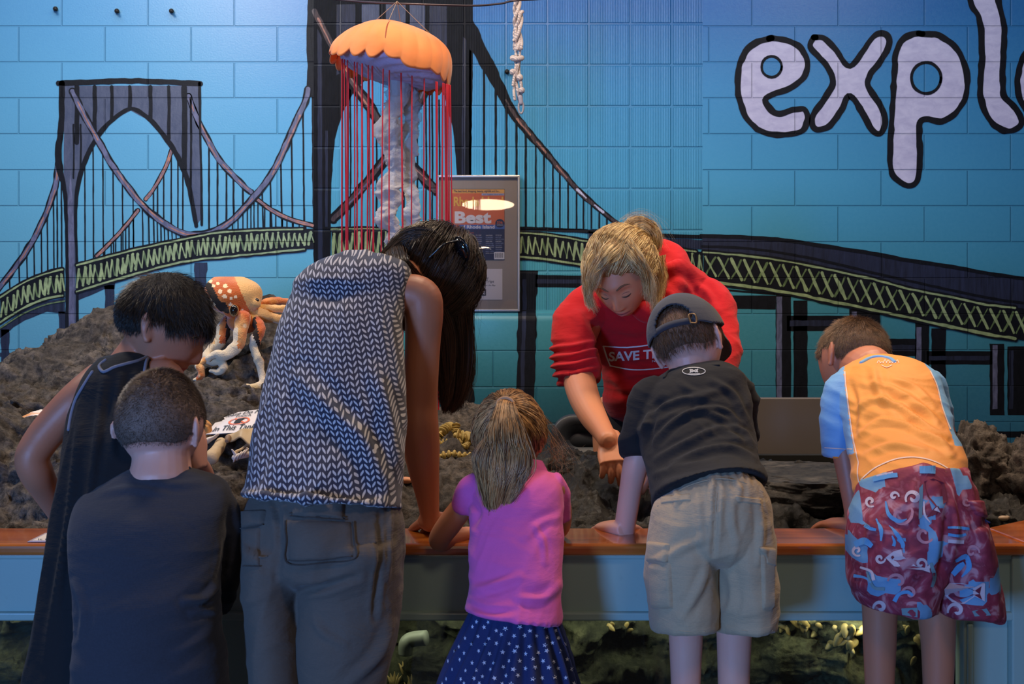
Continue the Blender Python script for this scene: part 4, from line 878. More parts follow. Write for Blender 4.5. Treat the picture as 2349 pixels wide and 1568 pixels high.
# ---- card on the rim
cd = MB(); q = [(62,1262,0),(150,1262,0),(150,1236,0),(100,1240,0)]
def rimp(px, py, up): y = (ZR-HC); Y = 0; Y = -(y)*F/(py-YH); return Vector(((px-CX)*Y/F, Y, ZR+up))
def quad_slab(mb, L, z, th, mat): 
    a = [rimp(x, y, z) for x, y in L]; b = [rimp(x, y, z+th) for x, y in L]; n = len(L); mb.add(a+b, [tuple(range(n))[::-1], tuple(range(n, 2*n))]+[(i, (i+1) % n, n+(i+1) % n, n+i) for i in range(n)], mat)
quad_slab(cd, [(63,1244),(240,1244),(240,1222),(104,1224)], .001, .0015, 0); quad_slab(cd, [(74,1242),(232,1242),(232,1224),(106,1226)], .0026, .0004, 1)
place_text(cd, 'It is OK to touch', lambda x, y: rimp(x, y, .0034), 88, 1241.5, 215, 1238, 2)
o = cd.build('rim_card', [plain('lilac_plastic', rgb(178, 160, 172), .3), PC[C_], PC[K_]], None, False); tag(o, 'laminated card lying flat on the wooden rim beside the tank-top boy', 'card')

# ---- folding chair and grey board behind the tank
CYY = 4.1
chair = thing('folding_chair', 'dark grey folding chair standing behind the tank and the woman in red', 'chair', (.37, 4.1, 0))
def cpart(name, mb, m, **k): o = mb.build(name, m, None, **k); o.parent = chair; o.matrix_parent_inverse = Matrix.Translation(chair.location).inverted(); return o
M_CH = plain('chair_plastic', rgb(52, 56, 64), .45, 150, .08); M_CM = plain('chair_tube', rgb(66, 68, 72), .3, 50, .1, Metallic=.7)
xa, xb = W(1266, 0, CYY).x, W(1590, 0, CYY).x; zt, zbk = W(0, 953, CYY).z, W(0, 1046, CYY).z-.03
def rrect(xa, xb, za, zb, r, n=10):
    o = []
    for cx, cz, a0 in ((xb-r, zb-r, 0), (xa+r, zb-r, 90), (xa+r, za+r, 180), (xb-r, za+r, 270)):
        for k in range(n+1): a = math.radians(a0+90*k/n); o.append((cx+r*math.cos(a), cz+r*math.sin(a)))
    return o
out = rrect(xa, xb, zbk, zt, .075); n = len(out); xm = (xa+xb)/2; hw = (xb-xa)/2
bw = lambda x: .035*(1-((x-xm)/hw)**2)
mb = MB(); rings_ = []
for k, (off, dy) in enumerate(((0, 0), (.006, -.008), (.022, -.010), (.030, -.004), (.06, -.003))):
    o2 = rrect(xa+off, xb-off, zbk+off, zt-off, .075-off*.6); rings_.append([(x, CYY+bw(x)+dy, z) for x, z in o2])
mb.add([p for r_ in rings_ for p in r_], [(i*n+j, i*n+(j+1) % n, (i+1)*n+(j+1) % n, (i+1)*n+j) for i in range(4) for j in range(n)])
gx = 24; zz0, zz1 = zbk+.05, zt-.05
mb.add([(xa+.02+(xb-xa-.04)*i/gx, CYY+bw(xa+.02+(xb-xa-.04)*i/gx)+.002, z) for i in range(gx+1) for z in (zbk+.04, zt-.04)], [(2*i, 2*i+2, 2*i+3, 2*i+1) for i in range(gx)])
bk = cpart('backrest', mb, M_CH); bk.modifiers.new('s', 'SOLIDIFY').thickness = -.006
for sx in (xa+.012, xb-.012):
    cpart('leg', tube([(sx, CYY+.015, zt-.06), (sx, CYY-.10, .45), (sx, CYY-.36, .015)], [.011]*3, 14, 20), M_CM)
    cpart('leg', tube([(sx+(.03 if sx < xm else -.03), CYY-.28, .44), (sx+(.03 if sx < xm else -.03), CYY+.02, .015)], [.011]*2, 14, 12), M_CM)
cpart('seat', MB().box((xm, CYY-.24, .45), (xb-xa-.06, .38, .025)), M_CH, smooth=False, bevel=.01)
xa, xb = W(1660, 0, 3.75).x, W(2060, 0, 3.75).x; zt = W(0, 912, 3.75).z
bo = MB().box(((xa+xb)/2, 3.75, zt/2), (xb-xa, .03, zt)).build('grey_board', plain('board_grey', rgb(92, 86, 84), .6, 8, .06), None, False, bevel=.003); tag(bo, 'plain dark grey upright board standing behind the rocks between the two boys on the right', 'board')
# ---- step for the children
st = thing('step_platform', 'low grey step running along the tank front under the three children', 'step', (.55, 2.15, 0))
for nm, mb_s in (('tread', MB().box((.55, 2.14, .235), (1.7, .42, .03))), ('riser', MB().box((.55, 1.95, .11), (1.66, .02, .22)).box((.55, 2.33, .11), (1.66, .02, .22)))):
    o = mb_s.build(nm, plain('step_grey', rgb(90, 94, 98), .6), None, False, bevel=.004); o.parent = st; o.matrix_parent_inverse = Matrix.Translation(st.location).inverted()

# ---- plush octopus
OY = 3.42
octo = thing('plush_octopus', 'orange spotted plush octopus with curled arms lying on the rock mound', 'soft toy', tuple(W(560, 770, OY)))
def opart(name, me_or_mb, m, **k): o = me_or_mb.build(name, m, None, **k); o.parent = octo; o.matrix_parent_inverse = Matrix.Translation(octo.location).inverted(); return o
def plush(name, base, tan, axis=None, spots=True, stripe=None):
    t = NT(name); o = t.obj(); n = t.noise(9, 4, .5, o); c = t.ramp(n, [(.42, tan), (.56, base)])
    if spots:
        v = t.n('TexVoronoi'); t.put(v.inputs[0], o); v.inputs['Scale'].default_value = 28; v.inputs['Randomness'].default_value = .5
        c = t.mix(t.ramp(v.outputs[0], [(.14, (1, 1, 1, 1)), (.24, (0, 0, 0, 1))]), c, rgb(252, 214, 160))
    fz = t.noise(260, 4); c = t.mix(t.math('MULTIPLY', fz, .3), c, mul(base, .7))
    return t.done(c, .95, t.bump(fz, .6, .004), Sheen_Weight=.5)
PO, PT = rgb(198, 92, 20), rgb(228, 176, 104)
M_P1 = plush('plush_orange', PO, PT); M_P2 = plush('plush_cream', rgb(216, 196, 160), rgb(226, 208, 176), spots=False); M_P3 = plush('plush_tan', PT, PT, spots=False); M_PK = plain('plush_black', rgb(44, 34, 26), .95, 200, .3, .6, .003)
hd = fuse([loft(pix_rings([(490,634,560,634,OY,.01),(474,650,590,650,OY,.05),(468,672,602,672,OY,.07),(474,690,596,700,OY,.07),(492,708,590,722,OY,.06),(520,722,588,736,OY,.045),(530,738,590,748,OY,.035)]), 40), ball(W(560, 735, OY-.01), (.052, .05, .04), 24), ball(W(528, 712, OY-.05), (.022, .02, .022), 20), ball(W(585, 696, OY-.03), (.018, .02, .018), 20)], .004, 10)
me, V = hd; C = fcent(me)
px_ = C[:, 0]*F/C[:, 1]+CX; py_ = YH-(C[:, 2]-HC)*F/C[:, 1]
# colour zones of the plush fabric: tan crown right, black patch on the left flank, white spots
fmz = np.zeros(len(C), int); u = (px_-535)*.80-(py_-680)*.35; fmz[u > 18] = 2
for (ax, ay, bx, by, w) in ((478,655,494,688,8),(494,688,508,706,8),(512,700,520,712,7)):
    tt = np.clip(((px_-ax)*(bx-ax)+(py_-ay)*(by-ay))/((bx-ax)**2+(by-ay)**2), 0, 1); dd = np.hypot(px_-ax-tt*(bx-ax), py_-ay-tt*(by-ay)); fmz[dd < w] = 1
for (sx, sy, r) in ((483,645,4),(490,655,4),(500,650,4),(505,668,5),(517,656,5),(515,680,5),(527,667,5),(474,680,4),(482,688,4),(490,698,4),(530,684,4),(540,681,4),(529,698,4),(545,745-20,4),(556,712,4),(557,725,4),(570,722,4),(556,742,4)):
    fmz[np.hypot(px_-sx, py_-sy) < r] = 3
ho = finish(me, 'head', [plush('plush_orange_plain', PO, rgb(216, 132, 60), spots=False), M_PK, M_P3, plain('plush_white', rgb(250, 216, 166), .95)], None, fmz); ho.parent = octo; ho.matrix_parent_inverse = Matrix.Translation(octo.location).inverted()
M_EYE = plain('toy_eye', rgb(22, 14, 12), .06, 10, .1, 0, Coat_Weight=1.0)
for ex, ey, d, rr in ((537,711,-.078,.016),(588,692,-.035,.012)): opart('eye', ball(W(ex, ey, OY+d), (rr*.75, rr*.8, rr), 20), M_EYE); opart('eye_ring', ball(W(ex, ey+1, OY+d+.003), (rr*.88, rr*.7, rr*1.12), 20), plain('toy_eye_rim', rgb(176, 140, 90), .4))
def arm(rows, mats_fn, n=20):
    mb = pix_tube(rows, n, len(rows)*8, flat=.85); V = np.array(mb.v); mb.v = (V+.0022*np.column_stack([noise(V*70, 1), noise(V*70, 2), noise(V*70, 3)])).tolist()
    m = []; 
    for f in mb.f:
        c = np.mean([mb.v[i] for i in f[:4]], axis=0); m.append(mats_fn(c[0]*F/c[1]+CX, YH-(c[2]-HC)*F/c[1]))
    mb.m = m; return opart('arm', mb, [M_P1, M_PK, M_P2, M_P3])
arm([(590,738,3.38,26),(597,755,3.36,24),(588,775,3.35,26),(584,795,3.35,24),(592,820,3.34,22),(598,845,3.34,18),(603,870,3.33,16),(596,885,3.32,20),(575,888,3.31,16),(566,884,3.31,10)], lambda x, y: 2 if (y > 868 or x < 560+(y-735)*.42+6) else (1 if abs(x-(583+(y-750)*.18)) < 7 else 0))
arm([(558,728,3.36,36),(552,760,3.34,32),(548,785,3.33,30),(532,805,3.32,30),(512,815,3.31,26),(494,812,3.31,20),(478,822,3.31,14)], lambda x, y: 2 if (y > 800 or (y > 752 and x < 545)) else 0)
arm([(530,728,3.42,28),(516,745,3.41,34),(510,770,3.40,36),(500,790,3.38,30),(487,800,3.37,26),(474,815,3.35,24),(485,826,3.33,22),(506,828,3.32,20),(513,842,3.31,20),(500,853,3.31,16),(484,850,3.31,8)], lambda x, y: (3 if x < 493 else 2 if x < 504 else 1 if x > 518 else 0) if y < 788 else 2)
arm([(585,715,3.42,34),(600,722,3.42,34),(618,728,3.44,30),(640,732,3.46,26),(665,728,3.48,22)], lambda x, y: 2 if y > 738 else 3)
arm([(594,700,3.47,20),(615,692,3.49,22),(640,690,3.52,20),(672,694,3.54,18)], lambda x, y: 0)
arm([(600,706,3.44,20),(625,708,3.46,22),(655,708,3.48,20)], lambda x, y: 3)
arm([(470,826,3.33,16),(456,838,3.32,18),(462,852,3.31,18),(458,866,3.31,16),(446,870,3.31,8)], lambda x, y: 0 if x > 450 else 2)
# ================================================================= people: tools
def fast_mesh(name, V, Fq, mats, parent=None, mi=None, smooth=True):
    """V (n,3), Fq (m,k) same-size faces"""
    me = bpy.data.meshes.new(name); V = np.asarray(V, float); Fq = np.asarray(Fq, np.int32); m, k = Fq.shape
    me.vertices.add(len(V)); me.vertices.foreach_set('co', V.ravel()); me.loops.add(m*k); me.loops.foreach_set('vertex_index', Fq.ravel())
    me.polygons.add(m); me.polygons.foreach_set('loop_start', np.arange(0, m*k, k, dtype=np.int32)); me.polygons.foreach_set('loop_total', np.full(m, k, np.int32))
    for x in (mats if isinstance(mats, (list, tuple)) else [mats]): me.materials.append(x)
    if mi is not None: me.polygons.foreach_set('material_index', np.asarray(mi, np.int32))
    me.update(calc_edges=True); me.validate()
    if smooth: me.polygons.foreach_set('use_smooth', [True]*len(me.polygons))
    o = bpy.data.objects.new(name, me); COL.objects.link(o); o.parent = parent; return o
def strands(P, r, taper=.25):
    """P (N,K,3) -> 3-sided tapered tubes (V, F)"""
    N, K, _ = P.shape; T = np.gradient(P, axis=1); T /= np.maximum(np.linalg.norm(T, axis=2), 1e-9)[..., None]
    ref = np.tile(np.array([.31, .55, .77]), (N, 1)); A = np.cross(T, ref[:, None, :]); A /= np.maximum(np.linalg.norm(A, axis=2), 1e-6)[..., None]; B = np.cross(T, A)
    w = (1-(1-taper)*np.linspace(0, 1, K)**1.5)[None, :, None]; rr = (np.full(N, r) if np.isscalar(r) else r)[:, None, None]*w
    ring = [P+rr*(math.cos(a)*A+math.sin(a)*B) for a in (0, 2.0944, 4.18879)]
    V = np.stack(ring, 2).reshape(-1, 3); base = (np.arange(N)[:, None]*K+np.arange(K-1)[None, :])*3; Fs = []
    for j in range(3):
        j2 = (j+1) % 3; Fs.append(np.stack([base+j, base+j2, base+3+j2, base+3+j], -1).reshape(-1, 4))
    return V, np.concatenate(Fs)
def cat_geo(gs):
    V = []; Fs = []; M = []; k = 0
    for i, (v, f, m) in enumerate(gs): V.append(v); Fs.append(f+k); M.append(np.full(len(f), m)); k += len(v)
    return np.concatenate(V), np.concatenate(Fs), np.concatenate(M)
class Head:
    def __init__(s, c, f, up, w=.15, d=.185, h=.205, feat=1.0, lips=1.0):
        s.c = np.array(c, float); f = Vector(f).normalized(); up = Vector(up); up = (up-f*up.dot(f)).normalized(); rt = f.cross(up)
        s.R = np.array([tuple(rt), tuple(f), tuple(up)]); s.w, s.d, s.h, s.feat, s.lips = w, d, h, feat, lips
    def loc(s, P): return (np.asarray(P)-s.c) @ s.R.T
    def wor(s, L): return np.asarray(L) @ s.R+s.c
    def pos(s, u, off=0.0):
        """u (n,3) unit directions -> local surface points; off metres outwards"""
        u = np.asarray(u, float); x, y, z = u[:, 0].copy(), u[:, 1].copy(), u[:, 2].copy()
        X = x*1.0; Y = y*1.0; Z = z*1.0
        lo = sstep(-.05, -1.0, z); X = X*(1-.22*lo); X *= 1+.05*np.exp(-((z-.15)/.4)**2)
        back = sstep(.15, -.5, y); Y = Y*(1-.50*back*sstep(-.25, -.95, z)); Y = Y+.12*lo*sstep(-.3, .6, y)
        Z = np.where(z < 0, z*(1-.10*back), z)
        Y = np.where(y > 0, Y*(1-.05*sstep(.1, .9, z)), Y*1.04)
        P = np.column_stack([X*s.w/2, Y*s.d/2, Z*s.h/2]); g = s.feat
        zn = P[:, 2]/(s.h/2); xn = P[:, 0]/(s.w/2); fr = sstep(.05, .5, y)
        G = lambda cx, cz, sx, sz: np.exp(-((np.abs(xn)-cx)/sx)**2-((zn-cz)/sz)**2)
        G0 = lambda cz, sx, sz: np.exp(-(xn/sx)**2-((zn-cz)/sz)**2)
        dy = .0045*G0(.20, .6, .12)-.0085*G(.40, .03, .20, .13)+.0045*G(.40, -.03, .13, .07)
        ramp = sstep(.12, -.36, zn)*sstep(-.50, -.38, zn); dy += .017*ramp*np.exp(-(xn/(.10+.05*ramp))**2)+.006*G(.15, -.40, .07, .06)
        dy += .007*G0(-.64, .30, .16)*s.lips+.0030*G0(-.57, .24, .035)*s.lips-.0034*G0(-.625, .30, .022)+.0042*G0(-.69, .20, .045)*s.lips-.003*G0(-.80, .25, .05)
        dy += .006*G0(-.92, .26, .12)+.0035*G(.50, -.30, .22, .2)
        P[:, 1] += g*dy*fr
        if np.any(np.asarray(off) != 0):
            n = u*np.array([1/s.w, 1/s.d, 1/s.h]); n /= np.linalg.norm(n, axis=1)[:, None]; P = P+n*np.asarray(off).reshape(-1, 1) if np.ndim(off) else P+n*off
        return P
    def nrm(s, u): n = np.asarray(u)*np.array([1/s.w, 1/s.d, 1/s.h]); return n/np.linalg.norm(n, axis=1)[:, None]
    def grid(s, n=110):
        b = ball((0, 0, 0), 1, n); return np.array(b.v), b.f
    def mesh(s, n=110):
        u, f = s.grid(n); mb = MB(); mb.add(s.wor(s.pos(u)).tolist(), f); return mb
    def ear(s, side, out=.5, size=1.0, zc=-.15, yc=-.06):
        """ear: plate, helix, lobe; side +1 = local +x"""
        e = MB(); H = .056*size*s.h/.2; base = np.array([side*s.w*.475, yc*s.d, zc*s.h/2])
        ex = np.array([side*math.sin(out), -math.cos(out), 0]); ez = np.array([0, -.18, 1.0]); ez /= np.linalg.norm(ez); en = np.cross(ex, ez)*side
        Q = lambda a, b, c=0: s.wor((base+ex*a*H+ez*b*H+en*c*H)[None])[0]
        pl = [Q(-.12, -.42), Q(.05, -.35), Q(.22, -.1), Q(.27, .18), Q(.2, .38), Q(.0, .45), Q(-.15, .3)]
        rotm = Matrix([[*( s.R.T @ ex)], [*(s.R.T @ en)], [*(s.R.T @ ez)]]).transposed()
        e.merge(ball(Q(.06, .05, -.03), (.27*H, .055*H, .42*H), 16, rotm))
        hx = [Q(-.10, .05, .03), Q(-.12, .32, .05), Q(.0, .50, .06), Q(.20, .50, .07), (Q(.36, .32, .08)), Q(.37, .08, .08), Q(.30, -.14, .06), Q(.18, -.32, .04), Q(.06, -.46, .02)]
        e.merge(tube(hx, [.055*H, .07*H, .075*H, .08*H, .08*H, .075*H, .07*H, .08*H, .10*H], 10, 40))
        e.merge(ball(Q(.03, -.42, .0), .115*H, 12)).merge(tube([Q(.10, .30, .02), Q(.2, .1, .04), Q(.14, -.15, .02)], [.04*H]*3, 8, 12)).merge(ball(Q(-.12, -.05, .06), .07*H, 10))
        return e
def region(kind, u):
    """hair cover 0..1 on unit directions (x side, y face, z up)"""
    x, y, z = u[:, 0], u[:, 1], u[:, 2]
    if kind == 'short':   # clipped nape, round the ears
        line = np.interp(y, [-1, -.55, -.3, -.12, .05, .22, .42, .7, 1], [-.52, -.52, -.42, .02, .12, -.12, .10, .44, .50])
    elif kind == 'crop':   # fuller boy's cut with a fringe
        line = np.interp(y, [-1, -.55, -.3, -.12, .05, .22, .42, .6, .8, 1], [-.50, -.50, -.36, .0, .10, -.10, .02, .20, .28, .28])
    elif kind == 'bob':
        line = np.interp(y, [-1, -.5, -.2, 0, .15, .3, .5, .8, 1], [-.50, -.50, -.30, .05, .10, -.15, .05, .28, .32])
    else:                 # long hair, tied or loose
        line = np.interp(y, [-1, -.4, -.1, .1, .3, .5, .75, 1], [-.75, -.7, -.45, -.25, -.05, .2, .42, .52])
    if kind == 'long': return sstep(-.04, .16, z-line+.03*np.sin(x*13)+.02*np.sin(x*31+1))
    return sstep(-.05, .07, z-line)
def hair_cap(hd, kind, thick, n=90, bump=.0006, seed=1, vary=None):
    u, f = hd.grid(n); m = region(kind, u); t = -.006+m*(thick+.006)
    if vary is not None: t = t+m*vary(u)
    t = t+m*bump*fbm(u*9, 3, seed)
    return hd.wor(hd.pos(u, t)), np.array([q for q in f if len(q) == 4]), f
def scalp(N, kind, seed=1):
    r = np.random.default_rng(seed); u = r.normal(size=(N*3, 3)); u /= np.linalg.norm(u, axis=1)[:, None]; m = region(kind, u)
    u = u[r.random(len(u)) < m*1.0][:N]; return u
def short_hair(hd, kind, N, length, r=.00035, K=4, lift=.6, crown=(0, -.35, .94), cap=.002, seed=1, jitter=.35, lenfn=None, cap_vary=None, fwd=0.0, gravity=0.0):
    u = scalp(N, kind, seed); N = len(u); rn = np.random.default_rng(seed+5); P0 = hd.pos(u, cap*.4); n = hd.nrm(u)
    cr = np.array(crown)/np.linalg.norm(crown); d = u-cr; d -= n*(d*n).sum(1)[:, None]; d /= np.maximum(np.linalg.norm(d, axis=1), 1e-6)[:, None]
    d[:, 1] += fwd; L = length*(1+.3*rn.normal(size=N)).clip(.4, 1.7)
    if lenfn is not None: L = L*lenfn(u)
    dirv = n*lift+d*(1-lift)+rn.normal(size=(N, 3))*jitter*.5; cl = noise(u*11, seed+7)[:, None]; dirv += cl*.35*np.roll(d, 1, axis=1)
    dirv /= np.linalg.norm(dirv, axis=1)[:, None]; t = np.linspace(0, 1, K)[None, :, None]
    P = P0[:, None]+dirv[:, None]*(L[:, None, None]*t)+(d[:, None]-n[:, None]*.5)*(L[:, None, None]*t*t*.35); P = hd.wor(P.reshape(-1, 3)).reshape(N, K, 3)
    P[:, :, 2] -= gravity*(L[:, None]*t[:, :, 0]**2)
    V, Fq = strands(P, r); cv, cq, _ = hair_cap(hd, kind, cap, seed=seed, vary=cap_vary)
    return [(V, Fq, 0), (cv, cq, 1)]
def comb_hair(hd, kind, tie, N, r=.0005, K=12, seed=1, puff=.012, rnd=.004, cap=.006, tie_out=.02):
    """strands combed over the skull to the tie direction"""
    u = scalp(N, kind, seed); N = len(u); rn = np.random.default_rng(seed+3); tie = np.array(tie)/np.linalg.norm(tie)
    t = np.linspace(0, 1, K); U = u[:, None]*(1-t)[None, :, None]+tie[None, None]*t[None, :, None]; U += .10*np.sin(t*math.pi)[None, :, None]*noise(u*3, seed)[:, None, None]*np.roll(u, 1, axis=1)[:, None]
    U /= np.linalg.norm(U, axis=2)[..., None]; lvl = rn.random(N)**.5
    off = cap+puff*np.sin(t*math.pi*.9)[None]*lvl[:, None]+rnd*noise(np.repeat(u*14, K, 0)+np.tile(t*3, N)[:, None], seed+1).reshape(N, K)+tie_out*(t**4)[None]*rn.random(N)[:, None]
    off = np.maximum(off, .001); P = hd.pos(U.reshape(-1, 3), off.ravel()); P = hd.wor(P).reshape(N, K, 3)
    V, Fq = strands(P, r, .6); cv, cq, _ = hair_cap(hd, kind, cap, seed=seed)
    return [(V, Fq, 0), (cv, cq, 1)]
def lock(rows, n, K=26, depth=.5, r=.0006, seed=1, wave=.004, wfreq=3.0, spread=1.0, fray=.0):
    """rows (px,py,Y,width_px): a bundle of strands along the guide"""
    rn = np.random.default_rng(seed); G = catmull(np.array([list(W(a, b, Y))+[R(w, Y)/2] for a, b, Y, w in rows]), K)
    T = np.gradient(G[:, :3], axis=0); T /= np.linalg.norm(T, axis=1)[:, None]; sd = np.cross(T, [0, 1.0, 0]); sd /= np.maximum(np.linalg.norm(sd, axis=1), 1e-6)[:, None]; dp = np.cross(T, sd)
    a = rn.random(n)*2*math.pi; q = rn.random(n)**.5*spread; t = np.linspace(0, 1, K)
    ox = (np.cos(a)*q)[:, None]+.25*noise(np.column_stack([np.repeat(rn.random(n)*9, K), np.tile(t*wfreq, n), np.repeat(np.floor(a*3), K)]), seed).reshape(n, K)
    oy = (np.sin(a)*q)[:, None]; w = G[None, :, 3]
    P = G[None, :, :3]+sd[None]*(ox*w)[..., None]+dp[None]*(oy*w*depth)[..., None]
    P += wave*np.stack([noise(np.column_stack([np.repeat(np.floor(a*4)+k*31, K), np.tile(t*wfreq, n), np.zeros(n*K)+k]), seed+k).reshape(n, K) for k in range(3)], -1)*t[None, :, None]
    if fray: P += fray*rn.normal(size=(n, 1, 3))*(t**2)[None, :, None]
    end = rn.uniform(.86, 1.0, n); idx = (t[None]*end[:, None])*(K-1); i0 = np.clip(idx.astype(int), 0, K-2); fr = (idx-i0)[..., None]; rr = np.arange(n)[:, None]
    P = P[rr, i0]*(1-fr)+P[rr, i0+1]*fr
    V, Fq = strands(P, r, .4); return (V, Fq, 0)
def hand(wrist, d, nrm, L=.17, side=1, curls=(.9, .9, 1.0, 1.1), spread=.08, thumb=(.6, .5), thick=1.0, palm_curl=0.0):
    """wrist point, finger direction d, back-of-hand normal; side: +1 thumb towards d x nrm"""
    d = Vector(d).normalized(); nrm = Vector(nrm); nrm = (nrm-d*nrm.dot(d)).normalized(); s_ = d.cross(nrm)*side; w = Vector(wrist); parts = []
    k = [w-d*.06*L, w+d*.12*L, w+d*.34*L, w+d*.52*L]
    parts.append(loft([(*k[0], *(s_*.15*L), *(nrm*.115*L)), (*k[1], *(s_*.19*L), *(nrm*.11*L)), (*k[2], *(s_*.235*L), *(nrm*.095*L)), (*k[3], *(s_*.225*L), *(nrm*.075*L))], 24, 16, 2.4))
    for i, (o, ln, c) in enumerate(zip((.175, .06, -.055, -.165), (.44, .49, .45, .36), curls)):
        b = w+d*(.50-.025*abs(i-1.2))*L+s_*o*L; a = palm_curl; P = [b-d*.10*L]; q = b; P.append(q); rr = (.052-.004*i*.6)*L*thick
        for seg, fr in zip((.42, .31, .27), (.30, .42, .28)):
            a += c*fr*1.0; dv = (d*math.cos(a)-nrm*math.sin(a)+s_*spread*(1.2-i)*.5).normalized(); q = q+dv*ln*seg*L; P.append(q)
        parts.append(tube(P, [rr, rr*1.02, rr*.98, rr*.88, rr*.72], 12, 22))
    b = w+d*.16*L+s_*.16*L-nrm*.02*L; dv = (d*math.cos(thumb[0])+s_*math.sin(thumb[0])-nrm*.25).normalized(); q1 = b+dv*.20*L; dv2 = (dv*math.cos(thumb[1])+d*math.sin(thumb[1])-nrm*.2).normalized(); q2 = q1+dv2*.17*L; q3 = q2+dv2*.13*L
    parts.append(tube([b-dv*.05*L, b, q1, q2, q3], [.075*L, .07*L, .060*L, .054*L, .042*L], 12, 20)); return parts
def ellip(c, r, rot=None): return ball(c, r, 28, rot)
def body(parts, m, root, voxel=.0032, smooth=4, zones=None, mats=None, name='body'):
    me, V = fuse(parts, voxel, smooth); fm = None
    if zones is not None: fm = zones(fcent(me))
    return attach(finish(me, name, mats or m, None, fm), root)
LAST = None
def attach(o, root):
    global LAST
    LAST = o; o.parent = root; o.matrix_parent_inverse = root.matrix_world.inverted() if False else Matrix.Translation(root.location).inverted(); return o
def creases(V, N, L):
    px, py = pxy(V); D = np.zeros(len(V)); fr = sstep(.3, -.1, N[:, 1])
    for P, w, a in L:
        A = catmull(np.array(P, float), 36) if len(P) > 2 else np.linspace(P[0], P[1], 36); d = np.full(len(V), 1e9); t = np.zeros(len(V))
        for i in range(36):
            q = np.hypot(px-A[i, 0], py-A[i, 1]); m = q < d; d[m] = q[m]; t[m] = i/35
        tp = np.sin(np.pi*np.clip(t*.9+.05, 0, 1))**.6; D += a*tp*(np.exp(-(d/w)**2)-.45*np.exp(-((d-w*1.9)/(w*.9))**2))
    return V+N*(D*fr)[:, None]
def garment(name, parts, mat, root, folds=(), voxel=.0042, smooth=10, zones=None, post=None, crease=()):
    """folds: (amp, angle_deg, freq_across, freq_along, seed[, mask_fn])"""
    me, V = fuse(parts, voxel, smooth); N = normals(me); D = np.zeros(len(V))
    for fd in folds:
        amp, ang, fa, fl_, sd = fd[:5]; a = math.radians(ang); q1 = V[:, 0]*math.cos(a)+V[:, 2]*math.sin(a); q2 = -V[:, 0]*math.sin(a)+V[:, 2]*math.cos(a)
        wq = .02*noise(V*9, sd+11); n_ = ridged(np.column_stack([q1*fl_, V[:, 1]*fl_*.7, (q2+wq)*fa]), 2, sd, .4); n_ = np.sign(n_)*np.abs(n_)**1.2
        mk = fd[5](V) if len(fd) > 5 else 1.0; D += amp*n_*mk
    V = V+N*D[:, None]
    if crease: V = creases(V, N, crease)
    if post is not None: V = post(V, N)
    setv(me, V); fm = zones(fcent(me)) if zones is not None else None
    return attach(finish(me, name, mat, None, fm), root)
def pxy(P): return P[:, 0]*F/P[:, 1]+CX, YH-(P[:, 2]-HC)*F/P[:, 1]
CAMV = Vector((0, 0, HC))
def hit(bv, px, py, off=.001):
    d = (W(px, py, 1.0)-CAMV).normalized(); h = bv.ray_cast(CAMV+d*.5, d)
    return None if h[0] is None else (h[0]+(h[1] if h[1].dot(d) < 0 else -h[1])*off)
def decal(bv, polys, off=.0012, dens=None, d0=.0015):
    """flat printed shapes laid on the cloth: polys = list of (px polygon, mat)"""
    mb = MB()
    for P, m in polys:
        tri = tessellate_polygon([[Vector((x, y, 0)) for x, y in P]]); 
        pts = [hit(bv, x, y, off) for x, y in P]
        if any(p is None for p in pts): continue
        if max(p.y for p in pts)-min(p.y for p in pts) > .08: continue
        mb.add(pts, [tuple(t) for t in tri], m)
    return mb
def ribbon_decal(bv, P, w, m, off=.0014, dens=4, mb=None):
    """line of width w px laid on a surface"""
    mb = mb or MB(); P = np.array(P, float); L = np.sum(np.linalg.norm(np.diff(P, axis=0), axis=1)); n = max(3, int(L/dens)); A = catmull(P, n) if len(P) > 2 else P[0]+(P[1]-P[0])*np.linspace(0, 1, n)[:, None]
    T = np.gradient(A, axis=0); T /= np.maximum(np.linalg.norm(T, axis=1), 1e-6)[:, None]; Nn = np.column_stack([-T[:, 1], T[:, 0]]); wd = np.interp(np.linspace(0, 1, n), np.linspace(0, 1, len(w)), w) if not np.isscalar(w) else np.full(n, w)
    a = [hit(bv, *(A[i]+Nn[i]*wd[i]/2), off) for i in range(n)]; b = [hit(bv, *(A[i]-Nn[i]*wd[i]/2), off) for i in range(n)]
    k0 = len(mb.v); mb.v += [tuple(p) if p is not None else (0, 0, 0) for p in a+b]
    for i in range(n-1):
        if all(p is not None for p in (a[i], a[i+1], b[i], b[i+1])) and (a[i]-a[i+1]).length < .05 and (a[i]-b[i]).length < .05: mb.f.append((k0+i, k0+n+i, k0+n+i+1, k0+i+1)); mb.m.append(m)
    return mb
def prune(mb):
    used = sorted({i for f in mb.f for i in f}); mp = {u: k for k, u in enumerate(used)}; mb.v = [mb.v[u] for u in used]; mb.f = [tuple(mp[i] for i in f) for f in mb.f]; return mb
def patch(bv, quad, th=.004, K=14, hem=True):
    """raised cloth panel laid on a garment: quad of pixels TL TR BR BL"""
    (a, b, c, d) = [np.array(q, float) for q in quad]; mb = MB(); G = []
    for j in range(K+1):
        for i in range(K+1):
            u, v = i/K, j/K; q = (a*(1-u)+b*u)*(1-v)+(d*(1-u)+c*u)*v; e = min(u, 1-u, v, 1-v); p = hit(bv, q[0], q[1], -.001 if e == 0 else th*min(1, e*K/1.3))
            G.append(p)
    fs = [(j*(K+1)+i, (j+1)*(K+1)+i, (j+1)*(K+1)+i+1, j*(K+1)+i+1) for j in range(K) for i in range(K)]
    fs = [f for f in fs if all(G[i] is not None for i in f)]; mb.v = [tuple(p) if p is not None else (0, 0, 0) for p in G]; mb.f = fs; mb.m = [0]*len(fs); return prune(mb)
